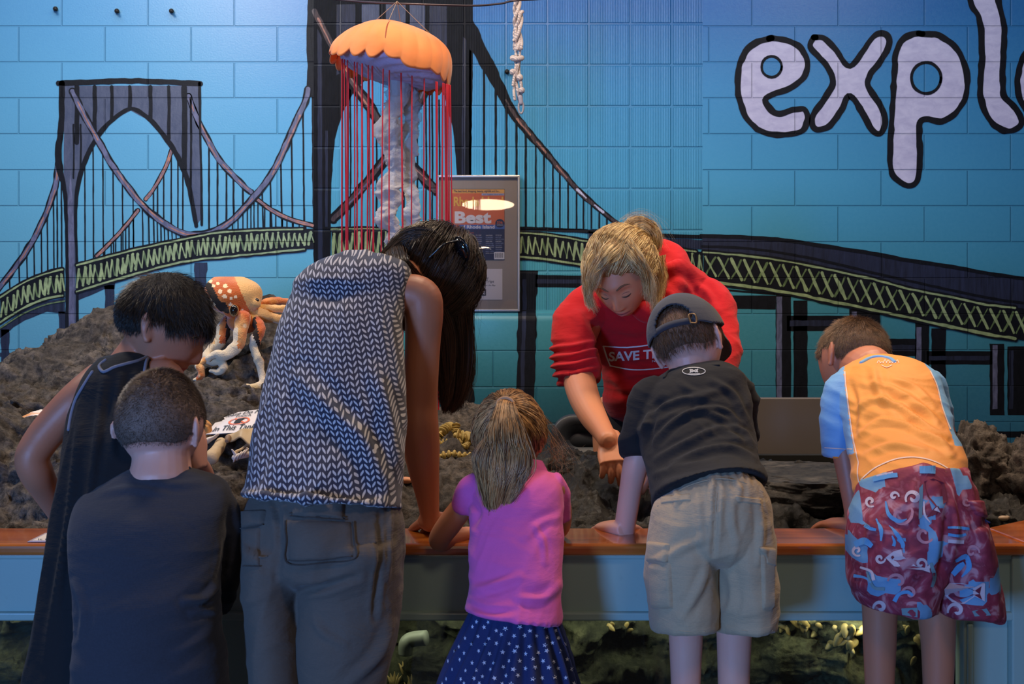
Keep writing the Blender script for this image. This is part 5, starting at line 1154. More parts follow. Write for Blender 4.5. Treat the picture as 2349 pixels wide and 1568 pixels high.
def padd(root, name, mb, m, **k): return attach(mb.build(name, m, None, **k), root)
def hairobj(name, geos, mats, root): V, Fq, M = cat_geo(geos); return attach(fast_mesh(name, V, Fq, mats, None, M), root)
def absorb(o, mb, mats):
    """add printed shapes to a garment's own mesh"""
    import bmesh
    me = o.data; k = len(me.materials); b = bmesh.new(); b.from_mesh(me)
    for m in mats: me.materials.append(m)
    vs = [b.verts.new(v) for v in mb.v]
    for f, m in zip(mb.f, mb.m):
        try: q = b.faces.new([vs[i] for i in f]); q.material_index = k+m
        except ValueError: pass
    b.to_mesh(me); b.free(); me.update()
def person(label, loc): return thing('person', label, 'person', loc)
def shoes(root, feet, z, mat):
    for i, (x, y) in enumerate(feet):
        mb = loft([(x, y-.10, z+.035, .028, 0, 0, 0, 0, .030), (x, y-.05, z+.045, .036, 0, 0, 0, 0, .044), (x, y+.03, z+.036, .040, 0, 0, 0, 0, .036), (x, y+.10, z+.026, .034, 0, 0, 0, 0, .024), (x, y+.125, z+.022, .018, 0, 0, 0, 0, .014)], 20, 24, 2.4)
        padd(root, 'shoe', mb, mat)
def leg(rows, ankle, z0):
    """rows px tube down to an ankle point (x,y) at height z0"""
    P = [W(a, b, Y) for a, b, Y, w in rows]; r = [R(w, Y)/2 for a, b, Y, w in rows]; P += [Vector((ankle[0], ankle[1], z0+.18)), Vector((ankle[0], ankle[1], z0+.06))]; r += [r[-1]*.62, r[-1]*.5]
    return tube(P, r, 24)
SK_TAN = skin('skin_tan', rgb(184, 124, 96)); SK_FAIR = skin('skin_fair', rgb(226, 176, 156), rgb(222, 146, 130, )); SK_WARM = skin('skin_warm', rgb(204, 142, 108)); SK_BROWN = skin('skin_brown', rgb(172, 112, 82)); SK_OLIVE = skin('skin_olive', rgb(180, 124, 94))
# ================================================================= tank-top boy
p1 = person('boy in a black tank top with grey trim leaning on the tank, face in profile', (-.72, 2.1, 0))
H1 = Head(W(373, 743, 2.30), (.85, .20, -.48), (.46, .15, .88), .146, .178, .20)
b1 = [H1.mesh(), H1.ear(1, .42), H1.ear(-1, .42),
      pix_tube([(354,772,2.30,108),(318,808,2.29,92),(290,850,2.27,100)], 20),
      loft(pix_rings([(225,840,360,830,2.27,.035),(190,870,405,862,2.25,.06),(172,920,398,920,2.22,.075),(160,1000,395,1000,2.18,.08),(150,1150,375,1150,2.13,.08),(130,1300,370,1300,2.12,.08),(120,1450,370,1450,2.12,.085)]), 32),
      pix_tube([(225,868,2.25,74),(180,915,2.22,86),(132,965,2.21,84),(98,1005,2.20,80),(74,1048,2.19,76),(84,1085,2.2,74),(106,1125,2.24,62),(130,1168,2.29,50),(150,1205,2.36,42)], 24),
      pix_tube([(345,864,2.25,74),(382,864,2.24,76),(394,915,2.28,72),(415,985,2.34,70),(440,1060,2.42,56),(470,1130,2.48,46)], 24)]
b1 += hand(W(152, 1208, 2.38), (.3, .9, -.25), (0, .3, 1), .13, -1, (.5, .5, .6, .7)); b1 += hand(W(474, 1140, 2.49), (.1, .9, -.4), (0, .3, 1), .13, 1, (.5, .5, .6, .7))
for a in ((-.83, 2.13), (-.70, 2.12)): b1.append(tube([(a[0]+.01, 2.11, .72), (a[0], 2.12, .42), (a[0], a[1], .07)], [.07, .052, .034], 20))
LIP = skin('lip_skin', rgb(186, 98, 88), rgb(170, 84, 78))
def face_zone(hd):
    def z(C):
        L = hd.loc(C); zn = L[:, 2]/(hd.h/2); xn = np.abs(L[:, 0])/(hd.w/2); wid = .30*np.sqrt(np.clip(1-((zn+.625)/.085)**2, 0, 1))
        return ((L[:, 1] > hd.d*.3) & (xn < wid) & (zn < -.55) & (zn > -.72)).astype(int)
    return z
body(b1, SK_TAN, p1, .003, 3, face_zone(H1), [SK_TAN, LIP])
hk = hairm('dark_brown_hair', rgb(20, 14, 11), rgb(58, 42, 32)); hk2 = plain('dark_hair_base', rgb(20, 15, 12), .8, 30, .3, .6, .004)
def l1(u): return .30+.70*sstep(-.35, .35, u[:, 2])+.12*sstep(.35, .85, u[:, 1])
g = short_hair(H1, 'crop', 17000, .019, .00045, 7, .32, (0, -.45, .88), .002, 3, .42, l1, lambda u: .005*sstep(-.2, .5, u[:, 2]), gravity=.05)
hairobj('hair', g, [hk, hk2], p1)
hairobj('eyebrow', [lock([(440,776,2.24,3),(449,774,2.25,4),(456,776,2.27,3)], 30, 6, 1, .0004, 2)], [hk], p1)
# eyelashes / eye
e = H1.wor(np.array([[.030, .079, .000]]))[0]
tk = cloth('black_jersey', rgb(11, 12, 18), 700, .5, .9, .1, .03); trim = cloth('heather_trim', rgb(120, 122, 140), 900, .1)
sh1 = [loft(pix_rings([(240,826,340,814,2.285,.03,0,-.01),(214,850,352,822,2.275,.055,0,-.02),(190,888,362,850,2.25,.078,0,-.02),(168,930,372,905,2.23,.093),(157,985,396,970,2.2,.10),(148,1050,400,1040,2.17,.10),(138,1110,395,1110,2.15,.10),(122,1190,385,1190,2.13,.10),(110,1265,378,1265,2.11,.10),(98,1350,375,1350,2.10,.105),(80,1450,375,1450,2.09,.11),(60,1568,375,1568,2.08,.115),(48,1650,375,1650,2.08,.12)]), 48)]
garment('tank_top', sh1, tk, p1, [(.003, 82, 16, 2.2, 3)], .0042, 5, crease=[([(238,868),(222,1000),(205,1150)],8,.006),([(278,862),(262,960),(258,1050)],8,.005),([(186,930),(168,1100),(132,1400)],9,.006),([(312,860),(302,1000)],8,.005),([(160,1180),(130,1350),(105,1520)],10,.006)])
BV1 = bvh_of(LAST.data)
mb = MB()
def trimline(P, w=8): mb.merge(tube([q for q in (hit(BV1, x, y, .0005) for x, y in P) if q is not None], .0032, 8, 40))
trimline([(242,826),(232,834),(228,842),(236,852),(246,850),(262,842),(290,834),(320,826),(340,817)]); trimline([(342,815),(336,828),(332,845),(330,866),(331,880)]); trimline([(212,853),(190,888),(176,912),(168,935),(162,960),(158,985)])
padd(p1, 'trim', mb, trim)
padd(p1, 'shorts', loft([(-.765, 2.11, .70, .115, 0, 0, 0, .10, 0), (-.765, 2.11, .60, .125, 0, 0, 0, .105, 0), (-.765, 2.12, .42, .13, 0, 0, 0, .10, 0)], 32, 20), tk); shoes(p1, ((-.83, 2.15), (-.70, 2.14)), 0, plain('sneaker_dark', rgb(40, 42, 50), .6))

# ================================================================= grey-tee boy
p2 = person('small boy seen from behind with buzzed hair and plain charcoal t-shirt', (-.66, 1.98, 0))
H2 = Head(W(368, 972, 2.12), (.06, .93, -.28), (-.03, .28, .95), .150, .182, .20)
b2 = [H2.mesh(), H2.ear(1, .62, .92, -.2), H2.ear(-1, .62, .92, -.2), pix_tube([(369,1010,2.11,128),(370,1060,2.10,132),(368,1100,2.09,150)], 24),
      loft(pix_rings([(260,1110,480,1110,2.1,.06),(200,1150,500,1150,2.08,.07),(180,1250,500,1250,2.05,.08),(190,1400,490,1400,2.02,.08),(195,1560,500,1560,2.0,.08)]), 32),
      pix_tube([(505,1190,2.11,54),(516,1290,2.14,44),(506,1365,2.2,40),(500,1330,2.36,40),(488,1280,2.46,40)], 20),
      pix_tube([(200,1180,2.1,70),(195,1270,2.14,60),(215,1330,2.22,52),(250,1290,2.38,44),(280,1270,2.46,38)], 20),
      pix_tube([(498,1180,2.36,38),(484,1130,2.32,42),(466,1085,2.25,46),(452,1060,2.2,44)], 18)]
b2 += hand(W(456, 1066, 2.19), (-.25, .1, 1), (.8, -.5, 0), .115, 1, (.5, .6, .6, .7)); b2 += hand(W(284, 1268, 2.47), (.3, .9, -.1), (0, 0, 1), .115, 1); 
for a in ((-.70, 2.02), (-.58, 2.02)): b2.append(tube([(a[0]+.005, 2.0, .62), (a[0], 2.01, .36), (a[0], a[1], .07)], [.06, .046, .032], 20))
body(b2, SK_FAIR, p2, .003, 3)
g = short_hair(H2, 'short', 26000, .0048, .00030, 3, .7, (0, -.35, .94), .0016, 13, .3, lambda u: .55+.9*sstep(-.1, .75, u[:, 2]))
t = NT('buzz_scalp'); t.done(t.mix(t.noise(60, 3), rgb(104, 84, 74), rgb(132, 108, 96)), .7, t.bump(t.noise(300, 3), .5, .002)); 
hairobj('hair', g, [hairm('buzz_brown', rgb(58, 42, 34), rgb(92, 70, 56)), t.m], p2)
gt = cloth('charcoal_jersey', rgb(46, 48, 58), 600, .3, .95, .28, .1)
s2_ = [loft(pix_rings([(304,1072,436,1070,2.115,.045,0,-.012),(270,1084,472,1082,2.11,.065,0,-.01),(225,1102,508,1102,2.10,.082),(190,1130,528,1132,2.09,.095),(172,1165,520,1170,2.07,.105),(162,1220,512,1230,2.05,.11),(164,1290,504,1300,2.03,.11),(172,1360,500,1370,2.01,.112),(180,1430,502,1430,2.0,.112),(176,1500,512,1500,1.99,.114),(172,1568,520,1568,1.99,.116),(172,1640,525,1640,1.99,.118)]), 48),
       pix_tube([(490,1140,2.09,74),(514,1185,2.10,76),(524,1240,2.115,66),(524,1300,2.13,58),(516,1350,2.16,52),(505,1385,2.2,46)], 24, round_ends=False),
       pix_tube([(215,1150,2.09,80),(188,1200,2.10,78),(190,1260,2.13,72),(205,1310,2.18,64)], 24, round_ends=False)]
garment('t_shirt', s2_, gt, p2, [(.0035, 20, 14, 3, 4, lambda V: sstep(1.03, .8, V[:, 2])), (.002, -12, 24, 5, 8, lambda V: sstep(-.6, -.5, V[:, 0]))], .0042, 6, crease=[([(505,1335),(470,1372),(425,1378)],8,.008),([(504,1402),(465,1398),(440,1404)],7,.006),([(503,1330),(514,1290),(520,1235)],8,-.006),([(172,1335),(192,1400),(186,1470)],8,.005),([(500,1440),(440,1480),(400,1500)],10,.004),([(330,1100),(400,1110),(480,1104)],8,.003),([(230,1130),(300,1120),(380,1128)],8,.003)])
BVx = bvh_of(LAST.data); mb = MB(); mb.merge(tube([hit(BVx, x, y, .0004) for x, y in ((304,1076),(330,1070),(370,1068),(410,1069),(434,1074))], .0035, 8, 30)); padd(p2, 'neckband', mb, gt)
padd(p2, 'shorts', loft([(-.64, 1.99, .66, .12, 0, 0, 0, .10, 0), (-.64, 1.99, .55, .125, 0, 0, 0, .105, 0), (-.64, 2.0, .36, .13, 0, 0, 0, .10, 0)], 32, 20), plain('navy_cotton', rgb(36, 40, 60), .9)); shoes(p2, ((-.70, 2.05), (-.58, 2.05)), 0, plain('sneaker_grey', rgb(90, 92, 98), .6))
# ================================================================= woman in patterned top
p3 = person('woman bending over the tank in a sleeveless navy and white patterned top and khaki trousers', (-.38, 2.2, 0))
H3 = Head(W(990, 632, 2.62), (.52, .40, -.75), (.66, .25, .68), .152, .19, .215)
b3 = [H3.mesh(), H3.ear(1, .35), H3.ear(-1, .35), pix_tube([(950,640,2.58,110),(905,650,2.5,112),(860,668,2.45,120)], 20),
      loft(pix_rings([(720,650,925,650,2.42,.05),(690,690,930,690,2.4,.075),(665,760,905,760,2.35,.085),(640,860,905,860,2.3,.09),(610,1000,900,1000,2.22,.10),(585,1150,900,1150,2.15,.11),(600,1240,880,1240,2.12,.08)]), 32),
      pix_tube([(905,672,2.42,90),(960,680,2.42,96),(972,715,2.42,90),(970,780,2.43,82),(966,860,2.43,80),(962,925,2.44,84),(962,975,2.44,88),(966,1020,2.45,86),(972,1075,2.46,72),(980,1130,2.48,56),(985,1172,2.495,46),(986,1198,2.50,44)], 26),
      pix_tube([(720,690,2.42,84),(690,760,2.48,78),(700,900,2.56,70),(740,1060,2.58,56),(760,1170,2.56,44)], 20)]
b3 += hand(W(986, 1192, 2.50), (.12, .95, -.22), (-.15, .35, 1), .165, -1, (.35, .35, .4, .5), .12, (.8, .3)); b3 += hand(W(762, 1180, 2.56), (.1, .9, -.2), (0, .3, 1), .16, 1)
body(b3, SK_BROWN, p3, .003, 3)
# long dark hair
hw_ = hairm('black_brown_hair', rgb(24, 15, 11), rgb(72, 50, 36)); hb_ = plain('black_hair_base', rgb(14, 10, 9), .95, 30, .3, .6, .004)
g = comb_hair(H3, 'long', (.35, .25, -.9), 4200, .0007, 14, 5, .016, .006, .016, .01)
def sidelock(*a, **k): return lock(*a, **k)
g.append(lock([(905,590,2.55,40),(950,570,2.56,90),(1000,600,2.58,110),(1030,680,2.60,95),(1042,760,2.60,84),(1044,840,2.60,76),(1038,900,2.60,60),(1026,945,2.60,26)], 2600, 34, .7, .0007, 21, .006, 3))
g.append(lock([(890,600,2.53,30),(900,622,2.52,40),(930,640,2.52,50),(985,690,2.545,50),(1018,760,2.55,46),(1024,850,2.55,40),(1018,930,2.55,20)], 900, 30, .6, .0007, 22, .006, 3))
g.append(lock([(1040,560,2.60,50),(1072,600,2.66,40),(1075,650,2.70,34),(1062,720,2.70,44),(1060,800,2.68,50),(1058,870,2.66,44),(1048,935,2.64,20)], 900, 30, .6, .0006, 23, .010, 4, fray=.006))
g.append(lock([(880,590,2.52,24),(930,548,2.55,30),(1000,530,2.58,30),(1060,560,2.62,30),(1085,600,2.66,26)], 500, 24, .8, .0006, 25, .008, 3, fray=.004))
g.append(lock([(900,575,2.54,50),(905,600,2.48,64),(915,618,2.45,60),(938,640,2.455,50),(985,690,2.50,36)], 1100, 20, .5, .0007, 28, .004, 3))
g.append(lock([(1085,640,2.68,30),(1095,670,2.68,36),(1080,700,2.68,50),(1070,760,2.68,60)], 60, 16, 1, .0003, 26, .02, 3, fray=.015))
mbh = loft(pix_rings([(885,590,925,580,2.56,.02),(905,600,1000,575,2.58,.05),(960,640,1058,630,2.60,.05),(1002,700,1064,700,2.61,.04),(1008,780,1070,780,2.61,.03),(1008,860,1066,860,2.61,.025),(1012,920,1048,920,2.61,.012)]), 28)
g.append((np.array(mbh.v), np.array([f for f in mbh.f if len(f) == 4]), 1))
hairobj('hair', g, [hw_, hb_], p3)
# blouse
t = NT('woven_dash_print'); o = t.obj(); sx = t.n('SeparateXYZ'); t.put(sx.inputs[0], o)
wx = t.math('MULTIPLY', t.math('ADD', sx.outputs[0], t.math('MULTIPLY', t.noise(3, 2), .05)), 1/.0092); lean = t.math('MULTIPLY', sx.outputs[2], -.22/.0092); u_ = t.math('SUBTRACT', wx, lean); v_ = t.math('MULTIPLY', t.math('ADD', sx.outputs[2], t.math('MULTIPLY', sx.outputs[1], -.25)), 1/.0100)
par = t.math('SUBTRACT', t.math('MULTIPLY', t.math('PINGPONG', u_, 1.0), 2.0), 1.0)     # zigzag columns
vv = t.math('ADD', v_, t.math('MULTIPLY', t.math('PINGPONG', u_, 1.0), .85)); fr = t.math('FRACT', vv); fu = t.math('FRACT', u_)
d1 = t.math('ABSOLUTE', t.math('SUBTRACT', fr, .5)); d2 = t.math('ABSOLUTE', t.math('SUBTRACT', fu, .5))
dash = t.math('LESS_THAN', t.math('ADD', t.math('POWER', t.math('DIVIDE', d1, .25), 3.0), t.math('POWER', t.math('DIVIDE', d2, .36), 3.0)), 1.0)
c_ = t.mix(dash, rgb(34, 36, 58), rgb(188, 184, 188)); big = t.noise(1, 5, .55, t.obj((6, 6, 12)), .5)
M_BL = t.done(c_, .85, t.bump(dash, .15, .0006, t.bump(big, .3, .02)), Sheen_Weight=.2)
s3_ = [loft(pix_rings([(775,594,868,592,2.445,.02,0,-.02),(722,612,928,606,2.44,.06,0,-.02),(686,640,944,628,2.42,.085,0,-.02),(662,690,932,680,2.40,.105,0,-.01),(642,745,922,738,2.36,.12),(622,820,926,815,2.32,.125),(604,900,931,895,2.28,.13),(590,980,930,975,2.24,.13),(580,1050,926,1050,2.20,.135),(571,1105,919,1115,2.17,.14),(562,1126,920,1148,2.15,.152,0,-.03),(560,1136,922,1166,2.145,.158,0,-.036)]), 56)]
def ripple(V, N):
    k = sstep(.985, .93, V[:, 2]); th = np.arctan2(V[:, 1]-2.15, V[:, 0]+.38); V = V+N*(k*.004*np.sin(th*17))[:, None]; V[:, 2] += k*.006*np.sin(th*6+1); 
    px, py = pxy(V); c = np.exp(-((px-755)/60)**2-((py-672)/20)**2); return V+N*(-.012*c)[:, None]+N*(.008*np.exp(-((px-745)/70)**2-((py-645)/16)**2))[:, None]
garment('blouse', s3_, M_BL, p3, [(.006, 58, 9, 2.2, 3, lambda V: sstep(1.25, 1.0, V[:, 2])), (.003, 84, 26, 2.5, 6)], .0042, 5, None, ripple, [([(690,870),(760,945),(830,1015),(885,1120)],20,.014),([(858,850),(885,940),(905,1050)],16,.010),([(640,900),(650,1000),(640,1100)],18,.006)])
# trousers
kh = cloth('khaki_twill', rgb(92, 82, 74), 500, .5, .92, .12, .08)
def pl(rows, n=40): return loft(pix_rings(rows), n)
tr_ = [pl([(600,1100,885,1115,2.145,.105),(572,1140,906,1155,2.145,.125),(558,1180,920,1185,2.14,.137),(553,1225,926,1230,2.13,.142),(556,1290,925,1290,2.12,.125),(570,1330,905,1330,2.12,.07)]),
       pl([(560,1230,706,1230,2.115,.12),(556,1300,700,1300,2.11,.118),(560,1380,692,1380,2.10,.108),(566,1480,690,1480,2.09,.10),(572,1568,688,1568,2.08,.095),(580,1750,690,1750,2.08,.085),(590,2000,690,2000,2.08,.08),(595,2300,690,2300,2.08,.085)]),
       pl([(694,1230,924,1230,2.12,.13),(688,1300,924,1300,2.12,.13),(688,1380,918,1380,2.11,.12),(692,1480,903,1480,2.10,.115),(694,1568,880,1568,2.09,.105),(700,1750,860,1750,2.08,.095),(705,2000,840,2000,2.08,.085),(708,2300,830,2300,2.08,.09)])]
garment('trousers', tr_, kh, p3, [(.005, 84, 11, 1.6, 9), (.004, 35, 12, 3, 12, lambda V: sstep(.95, .8, V[:, 2]))], .0045, 6, crease=[([(730,1190),(732,1250),(738,1300)],62,.022),([(846,1200),(842,1260),(838,1310)],48,.016),([(690,1352),(740,1345),(815,1322)],9,-.010),([(872,1180),(868,1300),(862,1420)],7,-.007),([(898,1170),(896,1260),(890,1330)],6,.006),([(800,1568),(870,1500),(900,1430)],12,.008),([(625,1140),(640,1200),(636,1320)],8,-.007),([(790,1480),(740,1450),(715,1420)],9,.004)])
BT = bvh_of(LAST.data)
for q, nm in ((((655,1190),(808,1196),(814,1282),(662,1292)), 'pocket'), (((668,1140),(792,1152),(790,1196),(668,1184)), 'pocket_flap'), (((556,1172),(612,1170),(606,1203),(558,1213)), 'pocket_flap'), (((556,1208),(598,1206),(596,1300),(560,1300)), 'pocket')):
    padd(p3, nm, patch(BT, q, .009 if 'flap' in nm else .006), kh)
mb = MB()
for P in ([(655,1196),(659,1240),(663,1290),(740,1288),(812,1280),(811,1240),(806,1200)], [(668,1184),(730,1192),(790,1195)], [(667,1178),(730,1186),(790,1189)], [(557,1212),(585,1209),(606,1202)], [(561,1298),(596,1298)], [(664,1284),(740,1281),(806,1275)]):
    pts = [q for q in (hit(BT, x, y, .0045) for x, y in catmull(np.array(P, float), 24)) if q is not None]; mb.merge(tube(pts, .0013, 6, 40))
padd(p3, 'shade_stitching', mb, cloth('khaki_shade_thread', rgb(58, 52, 48), 500, .1))  # stitch lines kept dark, doubling as painted shade along the pocket edges
shoes(p3, ((-.425, 2.12), (-.32, 2.12)), 0, plain('shoe_brown', rgb(70, 52, 40), .6))
# sunglasses on her head
sg_ = thing('sunglasses', 'dark sunglasses pushed up on the bending woman\'s black hair', 'sunglasses', tuple(W(1062, 588, 2.62)))
M_SUN = plain('dark_lens', rgb(14, 12, 14), .08, 10, .1, 0, Coat_Weight=1.0); M_SF = plain('black_frame', rgb(18, 16, 18), .2)
def sadd(name, mb, m): o = mb.build(name, m, None); o.parent = sg_; o.matrix_parent_inverse = Matrix.Translation(sg_.location).inverted()
rl = Matrix.Rotation(math.radians(-24), 3, 'Y') @ Matrix.Rotation(math.radians(38), 3, 'Z')
for k, (cx, cy, cz) in enumerate(((1056, 572, 2.55), (1078, 596, 2.60))): 
    sadd('lens', ball(W(cx, cy, cz), (.010, .022, .026), 24, rl), M_SUN)
    rg = [W(cx, cy, cz)+rl @ Vector((.004, .024*math.cos(a*math.pi/8), .028*math.sin(a*math.pi/8))) for a in range(17)]; sadd('rim', tube(rg, .0024, 8, 40), M_SF)
sadd('temple', tube([W(1050, 552, 2.53), W(1020, 560, 2.50), W(985, 590, 2.50)], [.003, .0028, .0024], 8, 20), M_SF); sadd('bridge', tube([W(1064, 582, 2.56), W(1070, 586, 2.58)], .003, 8, 6), M_SF)
# ================================================================= girl in pink
p4 = person('little girl with a blonde ponytail in a pink polo and star-print skirt', (.03, 2.2, .25))
H4 = Head(W(1170, 1003, 2.42), (.16, .93, -.30), (-.02, .32, .95), .136, .172, .178)
b4 = [H4.mesh(), H4.ear(1, .5, .9, -.15), H4.ear(-1, .5, .9, -.15), pix_tube([(1178,1050,2.41,80),(1182,1090,2.38,86)], 20),
      loft(pix_rings([(1115,1110,1255,1110,2.37,.045),(1100,1160,1265,1160,2.34,.055),(1100,1280,1265,1280,2.28,.058),(1100,1400,1265,1400,2.24,.06)]), 28),
      pix_tube([(1092,1120,2.36,52),(1062,1160,2.37,54),(1032,1200,2.38,56),(1008,1236,2.405,50),(1022,1240,2.43,44),(1058,1228,2.47,38),(1100,1222,2.50,32)], 22),
      pix_tube([(1272,1120,2.36,52),(1290,1170,2.40,44),(1285,1215,2.47,36),(1245,1222,2.51,30)], 20)]
b4 += hand(W(1102, 1224, 2.51), (.8, .5, -.1), (0, 0, 1), .115, 1); b4 += hand(W(1240, 1224, 2.52), (-.8, .5, -.1), (0, 0, 1), .115, -1)
for a in ((-.03, 2.22), (.08, 2.22)): b4.append(tube([(a[0], 2.22, .60), (a[0], 2.22, .46), (a[0], a[1], .32)], [.05, .042, .028], 20))
body(b4, SK_WARM, p4, .003, 3)
hb1 = hairm('honey_blonde_hair', rgb(84, 52, 30), rgb(232, 180, 120), .34, sc=95); hb2 = plain('honey_hair_base', rgb(88, 66, 48), .7, 30, .3, .6, .004)
tie = H4.loc(np.array([tuple(W(1157, 930, 2.36))]))[0]; tie = tie/np.array([H4.w, H4.d, H4.h]); tie /= np.linalg.norm(tie)
g = comb_hair(H4, 'long', tie, 5200, .0005, 14, 9, .008, .004, .006, .012)
g.append(lock([(1162,918,2.36,26),(1160,930,2.325,40),(1160,965,2.295,62),(1160,1010,2.285,96),(1156,1055,2.28,124),(1150,1095,2.275,108),(1143,1140,2.275,72),(1137,1188,2.28,26)], 3600, 34, .42, .0006, 31, .006, 3.5, fray=.003))
g.append(lock([(1160,930,2.325,40),(1162,1000,2.28,90),(1165,1060,2.28,90),(1170,1110,2.28,50)], 500, 26, .5, .0005, 33, .010, 3.5, fray=.004))
g.append(lock([(1235,960,2.42,30),(1262,1000,2.42,46),(1285,1040,2.42,50),(1290,1070,2.42,40)], 70, 16, 1, .00025, 34, .03, 4, fray=.02))
mbh = loft(pix_rings([(1140,924,1178,924,2.34,.012),(1134,965,1186,965,2.31,.018),(1118,1020,1200,1020,2.295,.022),(1106,1060,1202,1060,2.29,.022),(1116,1110,1182,1110,2.285,.016),(1128,1160,1150,1160,2.285,.006)]), 24)
g.append((np.array(mbh.v), np.array([f for f in mbh.f if len(f) == 4]), 1)); hairobj('hair', g, [hb1, hb2], p4)
rg = [W(1159, 928, 2.335)+Vector((.017*math.cos(a*math.pi/8), .006*math.sin(a*math.pi/8), .014*math.sin(a*math.pi/8))) for a in range(17)]
padd(p4, 'hair_tie', tube(rg, .0035, 8, 40), plain('hair_tie_tan', rgb(196, 150, 110), .8))
pk = cloth('pink_pique', rgb(226, 92, 168), 1100, .3, .85, .06)
s4_ = [loft(pix_rings([(1140,1080,1240,1074,2.385,.03,0,-.012),(1105,1094,1268,1088,2.375,.055,0,-.012),(1088,1112,1285,1108,2.36,.072,0,-.01),(1082,1140,1292,1138,2.345,.08),(1078,1180,1292,1178,2.33,.083),(1079,1240,1290,1240,2.30,.084),(1076,1310,1286,1310,2.27,.086),(1072,1370,1286,1380,2.25,.093,0,-.010),(1068,1398,1287,1430,2.24,.102,0,-.020)]), 48),
       pix_tube([(1105,1108,2.36,60),(1082,1124,2.36,66),(1070,1145,2.365,62),(1064,1170,2.37,58)], 24, round_ends=False),
       pix_tube([(1262,1104,2.36,56),(1280,1125,2.37,50),(1290,1160,2.38,38),(1292,1190,2.39,32)], 24, round_ends=False)]
garment('polo_shirt', s4_, pk, p4, [(.0035, -18, 12, 3.2, 14, lambda V: sstep(.98, .86, V[:, 2])), (.002, 60, 22, 4, 16)], .004, 5, crease=[([(1090,1352),(1130,1342),(1190,1322)],9,.006),([(1282,1345),(1245,1372),(1190,1372)],9,.006),([(1280,1185),(1240,1200),(1200,1235)],8,.004),([(1250,1290),(1245,1240),(1225,1205)],6,.003),([(1078,1385),(1120,1402),(1180,1400)],7,-.005),([(1086,1150),(1098,1175),(1086,1205)],7,-.006)])
BP = bvh_of(LAST.data)
cl = MB(); rws = [(1150,1082,1262,1092,2.385,.048,0,-.01),(1158,1064,1252,1070,2.395,.046,0,-.01),(1166,1056,1245,1058,2.40,.042,0,-.012)]
co = padd(p4, 'collar', loft(pix_rings(rws), 40, 14, cap=False), pk); co.modifiers.new('s', 'SOLIDIFY').thickness = .004
# skirt with pleats and star print
t = NT('navy_cotton_skirt'); n = t.noise(400, 3); M_NV = t.done(t.mix(n, rgb(20, 34, 80), rgb(30, 46, 98)), .9, t.bump(n, .3, .001)); M_ST = plain('star_print', rgb(196, 202, 224), .9)
rows = pix_rings([(1086,1365,1276,1385,2.25,.080,0,-.02),(1082,1392,1280,1412,2.245,.084,0,-.02),(1070,1425,1288,1440,2.24,.095),(1050,1475,1300,1485,2.235,.115),(1028,1525,1312,1530,2.23,.135),(1008,1575,1326,1578,2.23,.15),(992,1640,1340,1640,2.23,.165)])
sk = loft(rows, 200, 60); V = np.array(sk.v); cx_ = .03; th = np.arctan2(V[:, 1]-2.235, V[:, 0]-cx_); k = sstep(W(0, 1395, 2.2).z, W(0, 1520, 2.2).z, V[:, 2]); pl_ = np.sin(th*21+1.5*np.sin(th*3))*(.007*k+.002)
d_ = np.column_stack([np.cos(th), np.sin(th), 0*th]); sk.v = (V+d_*pl_[:, None]).tolist()
so = sk.build('skirt', M_NV); attach(so, p4); BS = bvh_of(so.data); rs = random.Random(9); polys = []
grid_pts = []
for r in range(12):
    for c in range(13):
        grid_pts.append((1002+c*27+(13 if r % 2 else 0)+rs.uniform(-5, 5), 1404+r*18.5+rs.uniform(-5, 5)))
for (x, y) in grid_pts:
    a0 = rs.random()*1.2; R_ = rs.uniform(5.0, 6.2); h = hit(BS, x, y, 0); 
    if h is None: continue
    sx_ = max(.35, math.sqrt(max(0, 1-((h.x-.03)/.155)**2)))
    polys.append(([(x+math.sin(a0+i*math.pi/5)*(R_ if i % 2 == 0 else R_*.42)*sx_, y-math.cos(a0+i*math.pi/5)*(R_ if i % 2 == 0 else R_*.42)) for i in range(10)], 0))
pr = decal(BS, polys, .0012); absorb(so, pr, [M_ST])
shoes(p4, ((-.03, 2.22), (.08, 2.22)), .25, plain('sneaker_pink', rgb(190, 110, 150), .6))
# ================================================================= boy with the cap
p5 = person('boy in a dark cap, black t-shirt and khaki cargo shorts leaning over the tank', (.40, 2.2, .25))
H5 = Head(W(1578, 782, 2.60), (.44, .80, -.42), (-.20, .40, .88), .148, .184, .195)
b5 = [H5.mesh(), H5.ear(1, .55, 1.0, -.22), H5.ear(-1, .55, 1.0, -.22), pix_tube([(1580,810,2.58,100),(1583,842,2.575,98),(1588,870,2.57,84)], 22),
      loft(pix_rings([(1500,900,1690,885,2.50,.06),(1480,960,1705,940,2.45,.075),(1500,1040,1715,1025,2.36,.08),(1520,1110,1725,1090,2.27,.085),(1525,1180,1745,1180,2.23,.08),(1560,1240,1720,1240,2.23,.05)]), 32),
      pix_tube([(1500,915,2.5,76),(1480,975,2.48,70),(1466,1035,2.475,62),(1456,1075,2.48,58),(1447,1120,2.495,52),(1440,1165,2.51,50),(1434,1205,2.525,48),(1434,1218,2.53,46)], 26),
      pix_tube([(1690,910,2.52,52),(1706,950,2.56,38),(1712,1010,2.62,32),(1694,1080,2.72,32)], 20)]
b5 += hand(W(1432, 1212, 2.515), (-.42, .9, -.12), (-.1, .1, 1), .15, 1, (1.3, 1.2, 1.1, .9), .16, (1.2, .3), 1.1); b5 += hand(W(1686, 1085, 2.73), (-.2, .9, -.4), (0, .3, 1), .13, 1)
b5 += [leg([(1572,1400,2.24,86),(1573,1460,2.24,78),(1573,1568,2.24,68),(1573,1700,2.24,62)], (.345, 2.25), .25), leg([(1684,1400,2.24,88),(1684,1460,2.24,80),(1683,1568,2.24,72),(1682,1700,2.24,64)], (.44, 2.25), .25)]
